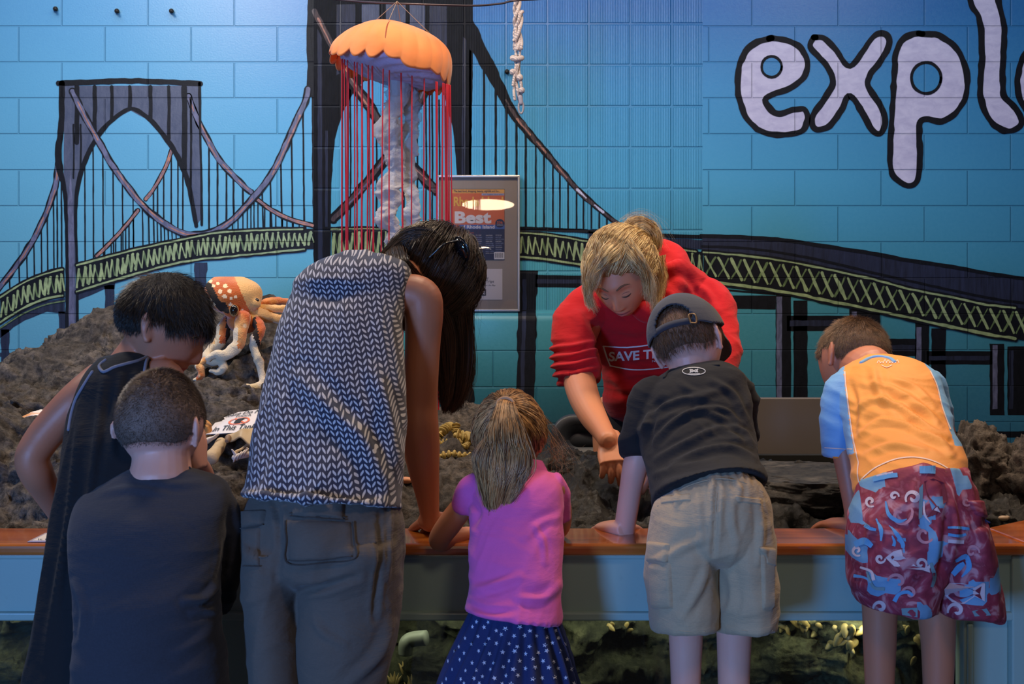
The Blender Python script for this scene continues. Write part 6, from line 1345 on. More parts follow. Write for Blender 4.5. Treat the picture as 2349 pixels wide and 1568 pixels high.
body(b5, SK_FAIR, p5, .003, 3)
g = short_hair(H5, 'short', 9000, .010, .00035, 4, .3, (0, -.2, .97), .001, 43, .3, lambda u: 1.0)
hairobj('hair', g, [hairm('light_brown_hair', rgb(70, 48, 34), rgb(128, 92, 64)), plain('light_brown_base', rgb(120, 88, 70), .8)], p5)
# cap
cp = cloth('grey_cap_twill', rgb(56, 58, 66), 900, .25, .92, .2)
def capline(u):
    x, y, z = u[:, 0], u[:, 1], u[:, 2]; base = np.interp(y, [-1, -.5, 0, .5, 1], [-.06, -.02, .12, .30, .36])
    arch = .52*np.sqrt(np.clip(1-(x/.50)**2, 0, 1))*(y < 0); return z-(base+np.where(y < -.2, arch, 0))
u, f = H5.grid(120); m_ = capline(u); crown_pts = H5.wor(H5.pos(u, .0085+.0035*sstep(.0, .6, u[:, 2])))
fs = [q for q in f if min(m_[i] for i in q) > -.01]; used = sorted({i for q in fs for i in q}); mp = {a: k for k, a in enumerate(used)}
mb = MB().add([crown_pts[i] for i in used], [tuple(mp[i] for i in q) for q in fs]); cr_ = padd(p5, 'cap', mb, cp); cr_.modifiers.new('s', 'SOLIDIFY').thickness = -.004
def onh(x, y, z, off): q = np.array([[x, y, z]], float); q /= np.linalg.norm(q); return Vector(H5.wor(H5.pos(q, off))[0])
def sub(name, mb, m): o = mb.build(name, m, None); o.parent = cr_; o.matrix_parent_inverse = Matrix.Translation(p5.location).inverted() if False else Matrix(); return o
cr_.parent = p5
def strapband(n=30, za=.0, w=.010):
    vs = []; 
    for k in range(n+1):
        a = math.radians(-128+(76/n)*k); x, y = math.cos(a)*1.0, math.sin(a)
        for dz in (-.075, .075): vs.append(onh(x, y, za+dz+.02*math.cos(k/n*3.1), .010))
    return MB().add(vs, [(2*i, 2*i+2, 2*i+3, 2*i+1) for i in range(n)])
stp = strapband(); so = stp.build('strap', cloth('navy_strap', rgb(38, 42, 56), 1200, .1)); so.parent = cr_; so.modifiers.new('s', 'SOLIDIFY').thickness = .003
a = math.radians(-62); bk = [onh(math.cos(a+q), math.sin(a+q), z, .014) for q, z in ((-.07, -.09), (.07, -.09), (.07, .10), (-.07, .10), (-.07, -.09))]
o = tube(bk, .0022, 8, 24).build('buckle', plain('brass_buckle', rgb(140, 112, 82), .35, 40, .1, Metallic=.7)); o.parent = cr_
o = ball(onh(0, -.1, 1, .014), (.006, .006, .004), 12).build('button', cp); o.parent = cr_
# seams and the brim
o = MB()
for an in (-150, -90, -30, 30, 90, 150):
    a = math.radians(an); pts = []
    for k in range(12):
        ph = k/11*1.25; q = (math.cos(a)*math.sin(ph), math.sin(a)*math.sin(ph), math.cos(ph))
        if capline(np.array([q]))[0] > .0: pts.append(onh(*q, .0115+.0035*float(sstep(.0, .6, np.array([q[2]]))[0])))
    if len(pts) > 3: o.merge(tube(pts, .0012, 6, 30))
o = o.build('seam', cp); o.parent = cr_
br = MB(); K = 26
for lay in (0, 1):
    for j in range(9):
        for i in range(K+1):
            a = math.radians(28+124*i/K); q = np.array([[math.cos(a), math.sin(a), .24]]); q /= np.linalg.norm(q); b0 = H5.pos(q, .009)[0]; L_ = .068*math.sin(math.pi*i/K)**.5; fwd_ = np.array([math.cos(a)*.35, 1, -.28-.10*(j/8)])
            P_ = b0+fwd_*L_*j/8+np.array([0, 0, -.35*(b0[0]**2)*8*(j/8)*1.0]); br.v.append(tuple(H5.wor((P_+[0, 0, -.003*lay])[None])[0])); 
n1 = 9*(K+1)
for j in range(8):
    for i in range(K):
        q = (j*(K+1)+i, j*(K+1)+i+1, (j+1)*(K+1)+i+1, (j+1)*(K+1)+i); br.f.append(q); br.f.append(tuple(x+n1 for x in q[::-1]))
br.m = [0]*len(br.f); o = br.build('brim', cp); o.parent = cr_
# t-shirt
bt = cloth('black_jersey_tee', rgb(18, 18, 22), 900, .35, .93, .12, .03)
s5_ = [loft(pix_rings([(1522,860,1652,836,2.56,.048,0,-.020),(1490,882,1682,850,2.545,.074,0,-.030),(1468,908,1706,876,2.52,.086,0,-.030),(1462,950,1716,915,2.49,.092,0,-.03),(1466,995,1722,968,2.45,.10,0,-.034),(1478,1040,1728,1015,2.40,.105,0,-.038),(1490,1085,1738,1060,2.34,.112,0,-.04),(1496,1120,1748,1092,2.30,.124,0,-.058),(1496,1148,1750,1114,2.27,.134,0,-.074)]), 52),
       pix_tube([(1520,900,2.51,84),(1488,918,2.5,88),(1476,960,2.485,80),(1466,1000,2.475,72),(1462,1034,2.47,70),(1462,1042,2.468,69)], 26, round_ends=False),
       pix_tube([(1680,880,2.53,60),(1704,905,2.545,56),(1714,950,2.57,46),(1715,1003,2.60,40)], 24, round_ends=False)]
garment('t_shirt', s5_, bt, p5, [(.0065, 24, 13, 2.6, 24, lambda V: sstep(1.32, 1.18, V[:, 2])), (.002, -8, 22, 4, 26)], .004, 4, crease=[([(1472,990),(1500,948),(1560,918),(1625,908)],7,.008),([(1500,1015),(1550,965),(1610,942),(1690,972)],7,.008),([(1505,1052),(1580,1012),(1650,985),(1705,1012)],7,.007),([(1540,1066),(1610,1034),(1680,1026),(1732,1052)],7,.007),([(1632,872),(1680,902),(1712,962)],7,.006),([(1600,932),(1660,940),(1702,972)],6,.006),([(1502,1088),(1570,1068),(1640,1058)],7,.005),([(1490,1030),(1496,960),(1520,915)],7,-.006),([(1560,880),(1600,900),(1660,896)],7,.004),([(1640,975),(1700,985),(1728,1020)],6,.006)])
B5 = bvh_of(LAST.data); mb = MB(); M_LG = plain('logo_grey', rgb(170, 172, 178), .7)
ribbon_decal(B5, [(1592+26*math.cos(a*math.pi/12), 852+8.5*math.sin(a*math.pi/12)) for a in range(25)], 1.8, 0, .0016, 2.5, mb)
for P in ([(1583,848),(1587,854),(1592,851.5),(1597,854),(1601,847)], [(1583,856),(1587,849),(1592,852),(1597,849),(1601,855)]): ribbon_decal(B5, P, 2.6, 0, .0018, 2, mb)
ribbon_decal(B5, [(1578,858.3),(1606,857.8)], 1.3, 0, .0018, 2, mb)
absorb(LAST, prune(mb), [M_LG])
mb = MB().merge(tube([q for q in (hit(B5, x, y, .0004) for x, y in ((1524,866),(1545,848),(1580,832),(1615,828),(1648,838))) if q is not None], .0035, 8, 30)); padd(p5, 'neckband', mb, bt)
# shorts
ks_ = cloth('khaki_cotton', rgb(178, 156, 126), 500, .45, .92, .1)
def khz(rows, n=40): return loft(pix_rings(rows), n)
sh5 = [khz([(1535,1140,1716,1118,2.27,.082,0,-.060),(1504,1162,1752,1138,2.257,.117,0,-.055),(1496,1205,1768,1180,2.235,.124,0,-.03),(1492,1240,1772,1235,2.227,.115),(1510,1282,1756,1282,2.225,.06)]),
       khz([(1500,1180,1652,1180,2.235,.110),(1491,1240,1646,1240,2.228,.112),(1486,1320,1641,1320,2.226,.104),(1493,1390,1640,1393,2.228,.096),(1498,1425,1641,1424,2.228,.096,0,-.016),(1501,1441,1641,1438,2.23,.096,0,-.021)]),
       khz([(1632,1180,1766,1175,2.235,.110),(1636,1240,1774,1240,2.228,.112),(1642,1320,1776,1320,2.226,.104),(1645,1390,1776,1390,2.228,.096),(1646,1425,1776,1426,2.228,.096,0,-.016),(1646,1440,1776,1442,2.23,.096,0,-.021)])]
def el(V, N): 
    k = sstep(W(0, 1118, 2.15).z, W(0, 1098, 2.15).z, V[:, 2])*0+np.exp(-((V[:, 2]-W(0, 1098, 2.14).z)/.012)**2); return V+N*(k*.0016*np.sin(V[:, 0]*420))[:, None]
garment('cargo_shorts', sh5, ks_, p5, [(.0045, 84, 13, 2, 33, lambda V: sstep(.98, 1.03, V[:, 2])*.8+.45), (.003, 20, 14, 3, 35), (.0025, 80, 18, 3, 37)], .004, 3, None, el, [([(1646,1100),(1642,1180),(1636,1270)],6,-.008),([(1500,1300),(1560,1260),(1620,1230)],10,.005),([(1690,1120),(1680,1180),(1690,1240)],8,.005),([(1600,1120),(1604,1180),(1612,1260)],9,.005),([(1740,1150),(1746,1220),(1740,1290)],7,.006),([(1560,1420),(1600,1360),(1625,1300)],9,.005),([(1660,1420),(1680,1370),(1670,1300)],9,.004),([(1545,1110),(1552,1140),(1550,1165)],6,.004),([(1690,1095),(1698,1125),(1694,1150)],6,.004)])
B6 = bvh_of(LAST.data)
for q, nm, th in ((((1490,1290),(1540,1290),(1545,1396),(1496,1398)), 'cargo_pocket', .008), (((1487,1240),(1537,1246),(1533,1290),(1486,1290)), 'pocket_flap', .009), (((1744,1262),(1775,1262),(1774,1398),(1748,1400)), 'cargo_pocket', .007), (((1740,1252),(1776,1256),(1774,1300),(1752,1292)), 'pocket_flap', .009), (((1513,1140),(1586,1132),(1586,1147),(1514,1155)), 'welt_pocket', .003), (((1686,1136),(1748,1145),(1748,1158),(1688,1150)), 'welt_pocket', .003)):
    padd(p5, nm, patch(B6, q, th), ks_)
mb = MB(); 
for P in ([(1646,1085),(1644,1140),(1640,1200),(1636,1260)], [(1502,1428),(1560,1446),(1616,1448)], [(1651,1434),(1710,1446),(1772,1446)], [(1509,1160),(1570,1118),(1640,1098),(1700,1104),(1750,1128)]):
    pts = [hit(B6, x, y, .0002) for x, y in P]; pts = [q for q in pts if q is not None]
    if len(pts) > 2: mb.merge(tube(pts, .0011, 6, 40))
padd(p5, 'seam', mb, ks_); shoes(p5, ((.345, 2.25), (.44, 2.25)), .25, plain('sneaker_black', rgb(34, 36, 40), .6))
# ================================================================= boy in orange rash shirt
p6 = person('boy in an orange and light blue swim shirt and patterned red board shorts', (.82, 2.25, .25))
H6 = Head(W(1958, 822, 2.83), (-.30, .72, -.62), (.10, .62, .76), .156, .19, .20)
b6 = [H6.mesh(), H6.ear(1, .45, 1.0, -.22), H6.ear(-1, .45, 1.0, -.22), pix_tube([(1970,838,2.80,110),(1995,850,2.74,116)], 22),
      loft(pix_rings([(1945,880,2120,880,2.63,.06),(1960,950,2150,940,2.55,.075),(1980,1030,2175,1020,2.43,.08),(1985,1110,2200,1100,2.32,.085),(1995,1190,2225,1190,2.24,.08),(2030,1250,2190,1250,2.24,.05)]), 32),
      pix_tube([(1940,900,2.62,66),(1928,960,2.6,60),(1936,1030,2.585,56),(1944,1080,2.575,52),(1952,1130,2.565,46),(1957,1175,2.56,40),(1956,1200,2.56,38)], 26),
      pix_tube([(2140,895,2.62,46),(2165,945,2.61,30),(2184,1010,2.62,22),(2186,1080,2.66,26)], 20)]
b6 += hand(W(1955, 1204, 2.56), (-.55, .8, -.1), (.0, -.1, 1), .13, 1, (.4, .5, .6, .7), .1, (.9, .3)); b6 += hand(W(2185, 1085, 2.67), (0, .9, -.4), (0, .3, 1), .13, 1)
b6 += [leg([(2018,1360,2.24,84),(2018,1410,2.24,78),(2018,1480,2.24,74),(2018,1568,2.24,66),(2020,1700,2.24,60)], (.725, 2.25), .25), leg([(2150,1360,2.24,88),(2149,1410,2.24,84),(2152,1480,2.24,76),(2152,1568,2.24,68),(2152,1700,2.24,62)], (.84, 2.25), .25)]
body(b6, SK_TAN, p6, .003, 3)
g = short_hair(H6, 'short', 20000, .011, .00036, 4, .42, (.1, -.35, .93), .002, 53, .32, lambda u: .5+.7*sstep(-.2, .7, u[:, 2]))
hairobj('hair', g, [hairm('sandy_brown_hair', rgb(66, 46, 30), rgb(132, 98, 66)), plain('sandy_base', rgb(92, 68, 50), .8)], p6)
og = cloth('orange_lycra', rgb(236, 150, 54), 1500, .2, .62, .05, .1); lb = cloth('light_blue_lycra', rgb(112, 166, 216), 1500, .2, .62, .05, .1); wht = plain('white_stitch', rgb(236, 206, 190), .8)
s6_ = [loft(pix_rings([(1975,828,2050,826,2.72,.022,0,-.015),(1950,840,2100,838,2.70,.045,0,-.022),(1925,858,2135,856,2.66,.07,0,-.028),(1922,890,2152,882,2.62,.09,0,-.032),(1934,935,2168,925,2.565,.10,0,-.036),(1948,985,2183,975,2.50,.108,0,-.04),(1960,1035,2197,1025,2.42,.114,0,-.045),(1966,1080,2208,1072,2.35,.118,0,-.048),(1972,1118,2216,1112,2.30,.12,0,-.05)]), 52),
       pix_tube([(1965,880,2.63,80),(1940,900,2.62,84),(1928,945,2.61,78),(1924,990,2.60,74),(1924,1038,2.60,71),(1924,1043,2.60,71)], 26, round_ends=False),
       pix_tube([(2125,872,2.63,60),(2145,895,2.62,56),(2164,940,2.61,42),(2180,990,2.61,30),(2186,1018,2.62,26)], 24, round_ends=False)]
def oz(C):
    px, py = pxy(C); xl = np.interp(py, [820, 850, 880, 930, 990, 1040, 1050], [1938, 1936, 1938, 1944, 1952, 1960, 1900]); xr = np.interp(py, [830, 850, 880, 930, 960, 1000, 1022, 1032], [2118, 2134, 2148, 2160, 2170, 2184, 2190, 2400]); return ((px < xl) | (px > xr)).astype(int)
garment('swim_shirt', s6_, None, p6, [(.006, -26, 12, 2.2, 44, lambda V: sstep(1.36, 1.2, V[:, 2])), (.0025, -10, 24, 3, 46)], .004, 5, oz) if False else None
me, V = fuse(s6_, .004, 5); N = normals(me)
for amp, ang, fa, fl_, sd in ((.0065, -26, 12, 2.2, 44), (.0025, -12, 24, 3, 46)):
    a = math.radians(ang); q1 = V[:, 0]*math.cos(a)+V[:, 2]*math.sin(a); q2 = -V[:, 0]*math.sin(a)+V[:, 2]*math.cos(a); n_ = ridged(np.column_stack([q1*fl_, V[:, 1]*fl_, (q2+.02*noise(V*9, sd+11))*fa]), 2, sd, .4); V = V+N*(amp*n_*sstep(1.37, 1.24, V[:, 2]))[:, None]
V = creases(V, N, [([(1965,938),(2000,916),(2060,930),(2120,972),(2172,1002)],7,.008),([(1978,880),(2040,888),(2110,928),(2150,965)],7,.006),([(1975,995),(2020,966),(2080,975),(2150,1010),(2185,1040)],7,.008),([(2002,846),(2014,890),(2050,945)],9,.006),([(2050,868),(2100,888),(2145,930)],6,.005),([(1990,1040),(2050,1020),(2120,1030)],7,.006),([(2090,990),(2140,1006),(2180,1022)],6,.006),([(2060,920),(2110,935),(2160,975)],6,.005),([(1952,880),(1962,930),(1958,990)],7,-.006)])
setv(me, V); attach(finish(me, 'swim_shirt', [og, lb], None, oz(fcent(me))), p6)
B7 = bvh_of(LAST.data); mb = MB()
for P in ([(1938,852),(1941,885),(1947,930),(1955,990),(1963,1030),(1970,1060)], [(1970,1060),(1968,1085),(1972,1110)], [(2134,852),(2149,885),(2160,930),(2172,965),(2180,985)], [(1975,1100),(2010,1072),(2060,1052),(2110,1050),(2160,1066),(2206,1100)]):
    ribbon_decal(B7, P, 2.6, 0, .0012, 4, mb)
ribbon_decal(B7, [(1892,1026),(1925,1028),(1956,1030)], 2.0, 0, .0012, 4, mb)
SHIRT = LAST; absorb(SHIRT, prune(mb), [wht])
mb = MB(); 
for k in range(7): ribbon_decal(B7, [(2012+k*7, 834), (2016+k*7, 828+3*math.sin(k*2)), (2020+k*7, 833)], 1.6, 0, .0016, 2, mb)
ribbon_decal(B7, [(2022,838),(2034,843),(2046,838)], 1.6, 0, .0016, 2, mb); absorb(SHIRT, prune(mb), [wht])
mb = MB().merge(tube([q for q in (hit(B7, x, y, .0) for x, y in ((1976,832),(1995,822),(2015,818),(2040,822),(2052,830))) if q is not None], .005, 8, 30)); padd(p6, 'neckband', mb, lb)
# board shorts
t = NT('red_swim_print'); o = t.obj(); n = t.noise(20, 3, .5, o, 1.6); v = t.n('TexVoronoi', feature='F1', distance='CHEBYCHEV'); t.put(v.inputs[0], t.obj((1, .2, 1))); v.inputs['Scale'].default_value = 24
sx = t.n('SeparateColor'); t.put(sx.inputs[0], v.outputs[1]); c_ = t.ramp(n, [(.36, rgb(186, 128, 138)), (.45, rgb(150, 52, 74)), (.60, rgb(126, 34, 56)), (.72, rgb(160, 84, 100))]); c_ = t.mix(t.math('GREATER_THAN', sx.outputs[0], .80), c_, rgb(106, 150, 186)); M_BS = t.done(c_, .75, t.bump(t.noise(1, 5, .5, t.obj((8, 8, 18))), .4, .01))
sh6 = [khz([(1976,1108,2214,1104,2.29,.108,0,-.05),(1970,1140,2228,1135,2.27,.12,0,-.035),(1960,1190,2246,1185,2.245,.126,0,-.015),(1956,1240,2256,1240,2.237,.12),(1975,1290,2240,1290,2.235,.07)]),
       khz([(1962,1190,2172,1190,2.24,.12),(1955,1250,2168,1255,2.235,.122),(1955,1320,2154,1320,2.235,.112),(1966,1355,2140,1368,2.235,.112,0,-.006),(1974,1380,2138,1388,2.235,.112,0,-.009)]),
       khz([(2120,1190,2246,1185,2.24,.115),(2130,1240,2260,1240,2.237,.118),(2140,1320,2270,1320,2.235,.108),(2138,1370,2276,1388,2.235,.108,0,-.012),(2138,1390,2278,1412,2.235,.108,0,-.017)])]
garment('board_shorts', sh6, M_BS, p6, [(.006, 84, 11, 1.8, 63), (.003, 30, 14, 3, 65)], .004, 4, crease=[([(2172,1180),(2168,1260),(2150,1340)],9,-.012),([(2100,1110),(2096,1180),(2104,1240)],9,.005),([(2180,1120),(2188,1180),(2196,1240)],8,.006),([(2010,1130),(2000,1190),(1990,1250)],8,.005)])
B8 = bvh_of(LAST.data); mb = MB(); PR = [plain('print_pale', rgb(206, 186, 194), .8), plain('print_rose', rgb(196, 132, 142), .8), plain('print_sky', rgb(92, 152, 200), .8), plain('print_wine', rgb(112, 30, 52), .8), plain('print_teal', rgb(110, 140, 150), .8)]
def swirl(cx, cy, r, turns, a0, w, m, dr=1):
    P = [(cx+dr*r*(1-k/26*.86)*math.cos(a0+k/26*turns*2*math.pi), cy+r*(1-k/26*.86)*math.sin(a0+k/26*turns*2*math.pi)) for k in range(27)]; ribbon_decal(B8, P, [w*.6, w, w*1.2, w*.9, w*.7], m, .0014+.0002*m, 3, mb)
for a in ((2095,1142,18,1.1,2.6,8,0,1),(2052,1138,11,1.0,3,6,0,-1),(2066,1180,30,.9,-.6,7,1,1),(2020,1280,12,1.1,0,6,0,1),(1968,1262,13,1.1,1,6,0,1),(2112,1292,15,1.1,2,6,0,-1),(1998,1150,13,1.1,1,6,0,1),(2195,1400,20,.9,2.9,8,0,1),(2020,1392,16,.9,3,8,0,1),(2086,1360,18,.9,3.2,7,1,1),(2230,1265,17,1,3,6,1,-1),(2120,1225,22,.9,.5,7,1,1),(2060,1335,24,.7,3.3,7,1,1),(2216,1150,12,1,0,5,1,1),(2100,1320,10,1,0,4,3,1)): swirl(*a)
for P, w, m in (([(2033,1150),(2040,1180),(2062,1195),(2082,1190)],[3,9,9,2],2), ([(2040,1205),(2058,1225),(2070,1245),(2072,1256)],[2,9,10,8],2), ([(2047,1228),(2052,1242),(2050,1252)],[3,7,8],2), ([(2010,1190),(2022,1215),(2022,1240)],[4,9,4],2), ([(1962,1248),(1985,1240),(2002,1252)],[14,16,10],2), ([(1985,1205),(1998,1212),(2010,1215)],[7,7,5],2), ([(2190,1285),(2215,1275),(2224,1300),(2208,1322)],[6,12,12,3],2), ([(2186,1316),(2200,1300),(2212,1290)],[16,18,12],2),
                ([(2052,1378),(2062,1362),(2080,1356),(2094,1364)],[10,8,8,6],2), ([(1975,1300),(2000,1310),(2006,1330)],[5,6,8],0), ([(1990,1310),(2005,1345),(2030,1350)],[4,7,8],4), ([(1960,1320),(1985,1324),(2000,1335)],[8,5,5],2), ([(2120,1150),(2122,1180),(2134,1198)],[3,5,2],0), ([(2175,1210),(2200,1210),(2222,1212)],[5,6,5],2), ([(2176,1225),(2200,1228),(2215,1224)],[6,7,5],2), ([(2176,1240),(2210,1242)],[8,8],0), ([(2135,1290),(2142,1320),(2136,1345)],[7,8,6],4), ([(2004,1100),(2040,1092),(2060,1090)],[10,11,10],2), ([(2110,1078),(2140,1078),(2172,1082)],[16,18,16],2), ([(2012,1092),(2050,1084)],[3,4],0)):
    ribbon_decal(B8, P, w, m, .0022, 3, mb)
def poly(P, m, off=.002): q = decal(B8, [(P, m)], off); mb.merge(q)
# fishes
poly([(2120,1105),(2140,1098),(2165,1108),(2174,1150),(2150,1166),(2128,1140)], 3); poly([(2148,1160),(2124,1188),(2148,1180),(2170,1190),(2152,1162)], 3); poly([(2142,1170),(2150,1162),(2156,1176),(2149,1172)], 0, .0026)
poly([(2032,1278),(2050,1264),(2068,1259),(2072,1275),(2100,1296),(2122,1301),(2138,1289),(2132,1304),(2134,1312),(2116,1306),(2090,1303),(2052,1298)], 0); poly([(2044,1276),(2049,1273),(2052,1278),(2047,1282)], 3, .0028)
poly([(2164,1350),(2180,1336),(2210,1336),(2236,1345),(2254,1334),(2258,1336),(2258,1378),(2236,1366),(2212,1384),(2186,1380),(2170,1366)], 0, .002); poly([(2172,1350),(2190,1342),(2214,1344),(2236,1352),(2250,1342),(2247,1360),(2252,1374),(2234,1362),(2206,1374),(2184,1366)], 3, .0026); poly([(2181,1343),(2189,1340),(2192,1346),(2185,1349)], 0, .0032)
poly([(2068,1394),(2104,1392),(2104,1414),(2070,1408)], 4); poly([(2230,1400),(2262,1394),(2272,1410),(2236,1412)], 4); poly([(2108,1120),(2118,1110),(2116,1186),(2106,1190)], 4)
absorb(LAST, prune(mb), PR)
padd(p6, 'cargo_pocket', patch(B8, ((2218,1148),(2254,1146),(2262,1190),(2236,1180)), .007), M_BS)
dc = MB().merge(tube([W(2258, 1190, 2.18), W(2262, 1200, 2.175), W(2268, 1208, 2.175)], .0016, 6, 14)).merge(tube([W(2258, 1190, 2.18), W(2266, 1196, 2.175), W(2270, 1198, 2.175)], .0016, 6, 14)); padd(p6, 'drawstring', dc, plain('navy_cord', rgb(30, 44, 92), .8))
shoes(p6, ((.725, 2.25), (.84, 2.25)), .25, plain('sandal_brown', rgb(80, 60, 46), .7))
# ================================================================= woman in the red hoodie
p7 = person('blonde young woman in a bright red hooded sweatshirt bending over the rocks', (.45, 3.6, 0))
H7 = Head(W(1424, 628, 3.15), (-.25, -.75, -.60), (-.33, -.55, .77), .158, .198, .228, 1.0, 1.0)
b7 = [H7.mesh(130), H7.ear(1, .4), H7.ear(-1, .4), pix_tube([(1455,655,3.22,92),(1490,660,3.32,100)], 22),
      loft(pix_rings([(1370,720,1600,690,3.4,.08),(1410,800,1620,790,3.46,.09),(1430,900,1630,900,3.54,.10),(1440,980,1640,980,3.62,.11),(1440,1040,1640,1040,3.64,.11)]), 32),
      pix_tube([(1345,730,3.35,80),(1325,790,3.28,78),(1328,860,3.20,76),(1338,905,3.12,72),(1358,950,3.02,64),(1382,988,2.92,50),(1394,1008,2.87,46)], 24),
      pix_tube([(1620,720,3.35,80),(1645,800,3.22,74),(1630,870,3.12,68),(1570,960,3.0,54),(1520,1026,2.88,44)], 24)]
b7 += hand(W(1400, 1002, 2.90), (.05, -.76, -.65), (-.08, -.65, .76), .168, -1, (2.0, 2.1, 2.2, 2.3), .12, (.7, .4), 1.12); b7 += hand(W(1518, 1028, 2.87), (-.35, -.55, -.75), (.1, -.75, .6), .16, 1, (1.9, 1.9, 2.0, 2.0), .08, (.8, .4), 1.05)
for xx in (.34, .54): b7.append(tube([(xx, 3.64, .95), (xx, 3.62, .75), (xx+.0, 3.60, .50), (xx, 3.64, .30), (xx, 3.66, .07)], [.085, .075, .052, .05, .034], 22))
body(b7, SK_WARM, p7, .0028, 2, face_zone(H7), [SK_WARM, skin('lip_rose', rgb(200, 116, 104), rgb(190, 106, 98))])
# eyes, lids, brows
M_EW = plain('eye_white', rgb(214, 206, 200), .2, 10, .03, 0); M_IR = plain('iris', rgb(52, 44, 40), .15, 10, .1, 0); M_LASH = plain('lash', rgb(58, 38, 28), .7)
def lo(h, x, y, z): return Vector(h.wor(np.array([[x, y, z]]))[0])
def surf(h, xn, zn, off): 
    bv = BF; p = lo(h, xn*h.w/2, .25, zn*h.h/2); d = (lo(h, xn*h.w/2, 0, zn*h.h/2)-p).normalized(); q = bv.ray_cast(p, d); return q[0]-d*off if q[0] else lo(h, xn*h.w/2, h.d*.45, zn*h.h/2)
BF = bvh_of(LAST.data)
for sgn in (1, -1):
    for nm, dz, rr, off, mm in (('eye', -.055, .0016, .0008, M_LASH),):
        mb = MB().merge(tube([surf(H7, sgn*(.24+.30*k/6), -.065-.035*math.sin(math.pi*k/6)+.03*k/6*0, .0012) for k in range(7)], [.0006, .0013, .0018, .0020, .0019, .0016, .0007], 6, 24))
        padd(p7, 'eyelash', mb, M_LASH)
    mb = MB().merge(tube([surf(H7, sgn*(.26+.25*k/5), -.015+.02*math.sin(math.pi*k/5), .0002) for k in range(6)], [.0005, .001, .0012, .0012, .001, .0005], 6, 18)); padd(p7, 'eyelid_crease', mb, skin('lid_skin', rgb(160, 104, 82)))
    mb = MB().merge(tube([surf(H7, sgn*(.16+.44*k/7), .16+.07*math.sin(math.pi*k/7*.85), .0006) for k in range(8)], [.0018, .0028, .0030, .0028, .0024, .002, .0014, .0006], 6, 26)); padd(p7, 'eyebrow', mb, plain('brow_brown', rgb(122, 84, 58), .8, 200, .3, .6, .002))
mb = MB().merge(tube([surf(H7, x, -.620+.035*abs(x)/.30*.9, .0001) for x in (-.30, -.2, -.1, 0, .1, .2, .30)], [.0006, .0010, .0012, .0012, .0012, .001, .0006], 6, 24)); padd(p7, 'lip_line', mb, skin('lip_dark', rgb(120, 58, 52)))
# hair
hy = hairm('blonde_hair', rgb(146, 104, 58), rgb(252, 224, 164), .34, sc=80); hy2 = plain('blonde_base', rgb(150, 112, 70), .7, 30, .3, .6, .004)
tie = H7.loc(np.array([tuple(W(1468, 556, 3.22))]))[0]; tie = tie/np.array([H7.w, H7.d, H7.h]); tie /= np.linalg.norm(tie)
g = comb_hair(H7, 'long', tie, 6500, .0006, 16, 19, .020, .006, .010, .018)
g.append(lock([(1450,560,3.18,56),(1462,533,3.19,72),(1484,538,3.21,60),(1490,560,3.22,46),(1474,572,3.21,46),(1462,556,3.2,46)], 1500, 30, .8, .0006, 61, .012, 4, fray=.008))
for rows, n, s in (([(1395,560,3.10,40),(1358,600,3.06,28),(1346,645,3.05,18),(1350,685,3.05,14),(1362,712,3.06,6)], 260, 62), ([(1480,570,3.12,44),(1503,620,3.13,30),(1510,660,3.15,24),(1506,690,3.15,16),(1498,715,3.15,6)], 260, 63), ([(1440,560,3.05,30),(1470,610,3.03,22),(1482,650,3.05,16),(1480,685,3.06,6)], 120, 64), ([(1500,590,3.2,50),(1512,640,3.2,36),(1508,690,3.2,16)], 260, 65), ([(1425,556,3.07,40),(1395,585,3.03,40),(1366,625,3.03,24),(1350,680,3.04,10)], 360, 68), ([(1432,560,3.06,40),(1462,596,3.03,36),(1488,640,3.05,22),(1496,700,3.07,8)], 300, 69), ([(1350,600,3.08,30),(1345,640,3.06,20),(1350,680,3.06,10)], 130, 66)):
    g.append(lock(rows, n, 24, .5, .00045, s, .010, 4, fray=.005))
g.append(lock([(1430,520,3.18,40),(1465,505,3.2,50),(1500,530,3.22,60),(1520,570,3.23,40)], 60, 16, 1, .00025, 67, .02, 3, fray=.012))
bn = ball(W(1466, 545, 3.205), (.032, .03, .03), 24); g.append((np.array(bn.v), np.array([f for f in bn.f if len(f) == 4]), 1)); hairobj('hair', g, [hy, hy2], p7)
# hoodie
rd = cloth('red_fleece', rgb(190, 12, 24), 500, .3, .95, .08, .08)
h7 = [loft(pix_rings([(1440,640,1560,600,3.30,.06),(1375,662,1600,622,3.34,.09),(1335,695,1630,655,3.37,.115),(1345,745,1640,710,3.41,.13),(1368,795,1650,770,3.45,.135),(1383,840,1655,830,3.48,.135),(1388,885,1655,885,3.51,.135),(1392,925,1650,925,3.54,.13),(1420,958,1635,962,3.57,.12)]), 56),
      pix_tube([(1365,700,3.35,92),(1332,715,3.33,92),(1316,755,3.29,86),(1312,795,3.26,88),(1322,830,3.23,96),(1328,852,3.21,92),(1329,868,3.20,82)], 28, round_ends=False),
      pix_tube([(1590,680,3.35,96),(1625,700,3.33,98),(1648,745,3.27,84),(1650,800,3.22,84),(1636,850,3.15,84),(1622,880,3.11,74)], 28, round_ends=False),
      pix_tube([(1452,690,3.20,26),(1480,712,3.21,34),(1518,700,3.24,44),(1542,660,3.28,56),(1548,610,3.32,62),(1525,580,3.36,54),(1495,575,3.40,40)], 24)]
def sleeve_bunch(V, N):
    px, py = pxy(V); k = sstep(1376, 1360, px)*sstep(770, 800, py); V = V+N*(k*.008*np.sin(py*.30+px*.05+.4*np.sin(px*.08)))[:, None]
    k2 = np.exp(-((px-1428)/34)**2-((py-915)/26)**2); V = V+N*(.014*k2)[:, None]; ln = np.exp(-((px-(1437-(py-890)*-.25))/5)**2)*sstep(895, 905, py)*sstep(955, 940, py); return V-N*(.007*ln)[:, None]
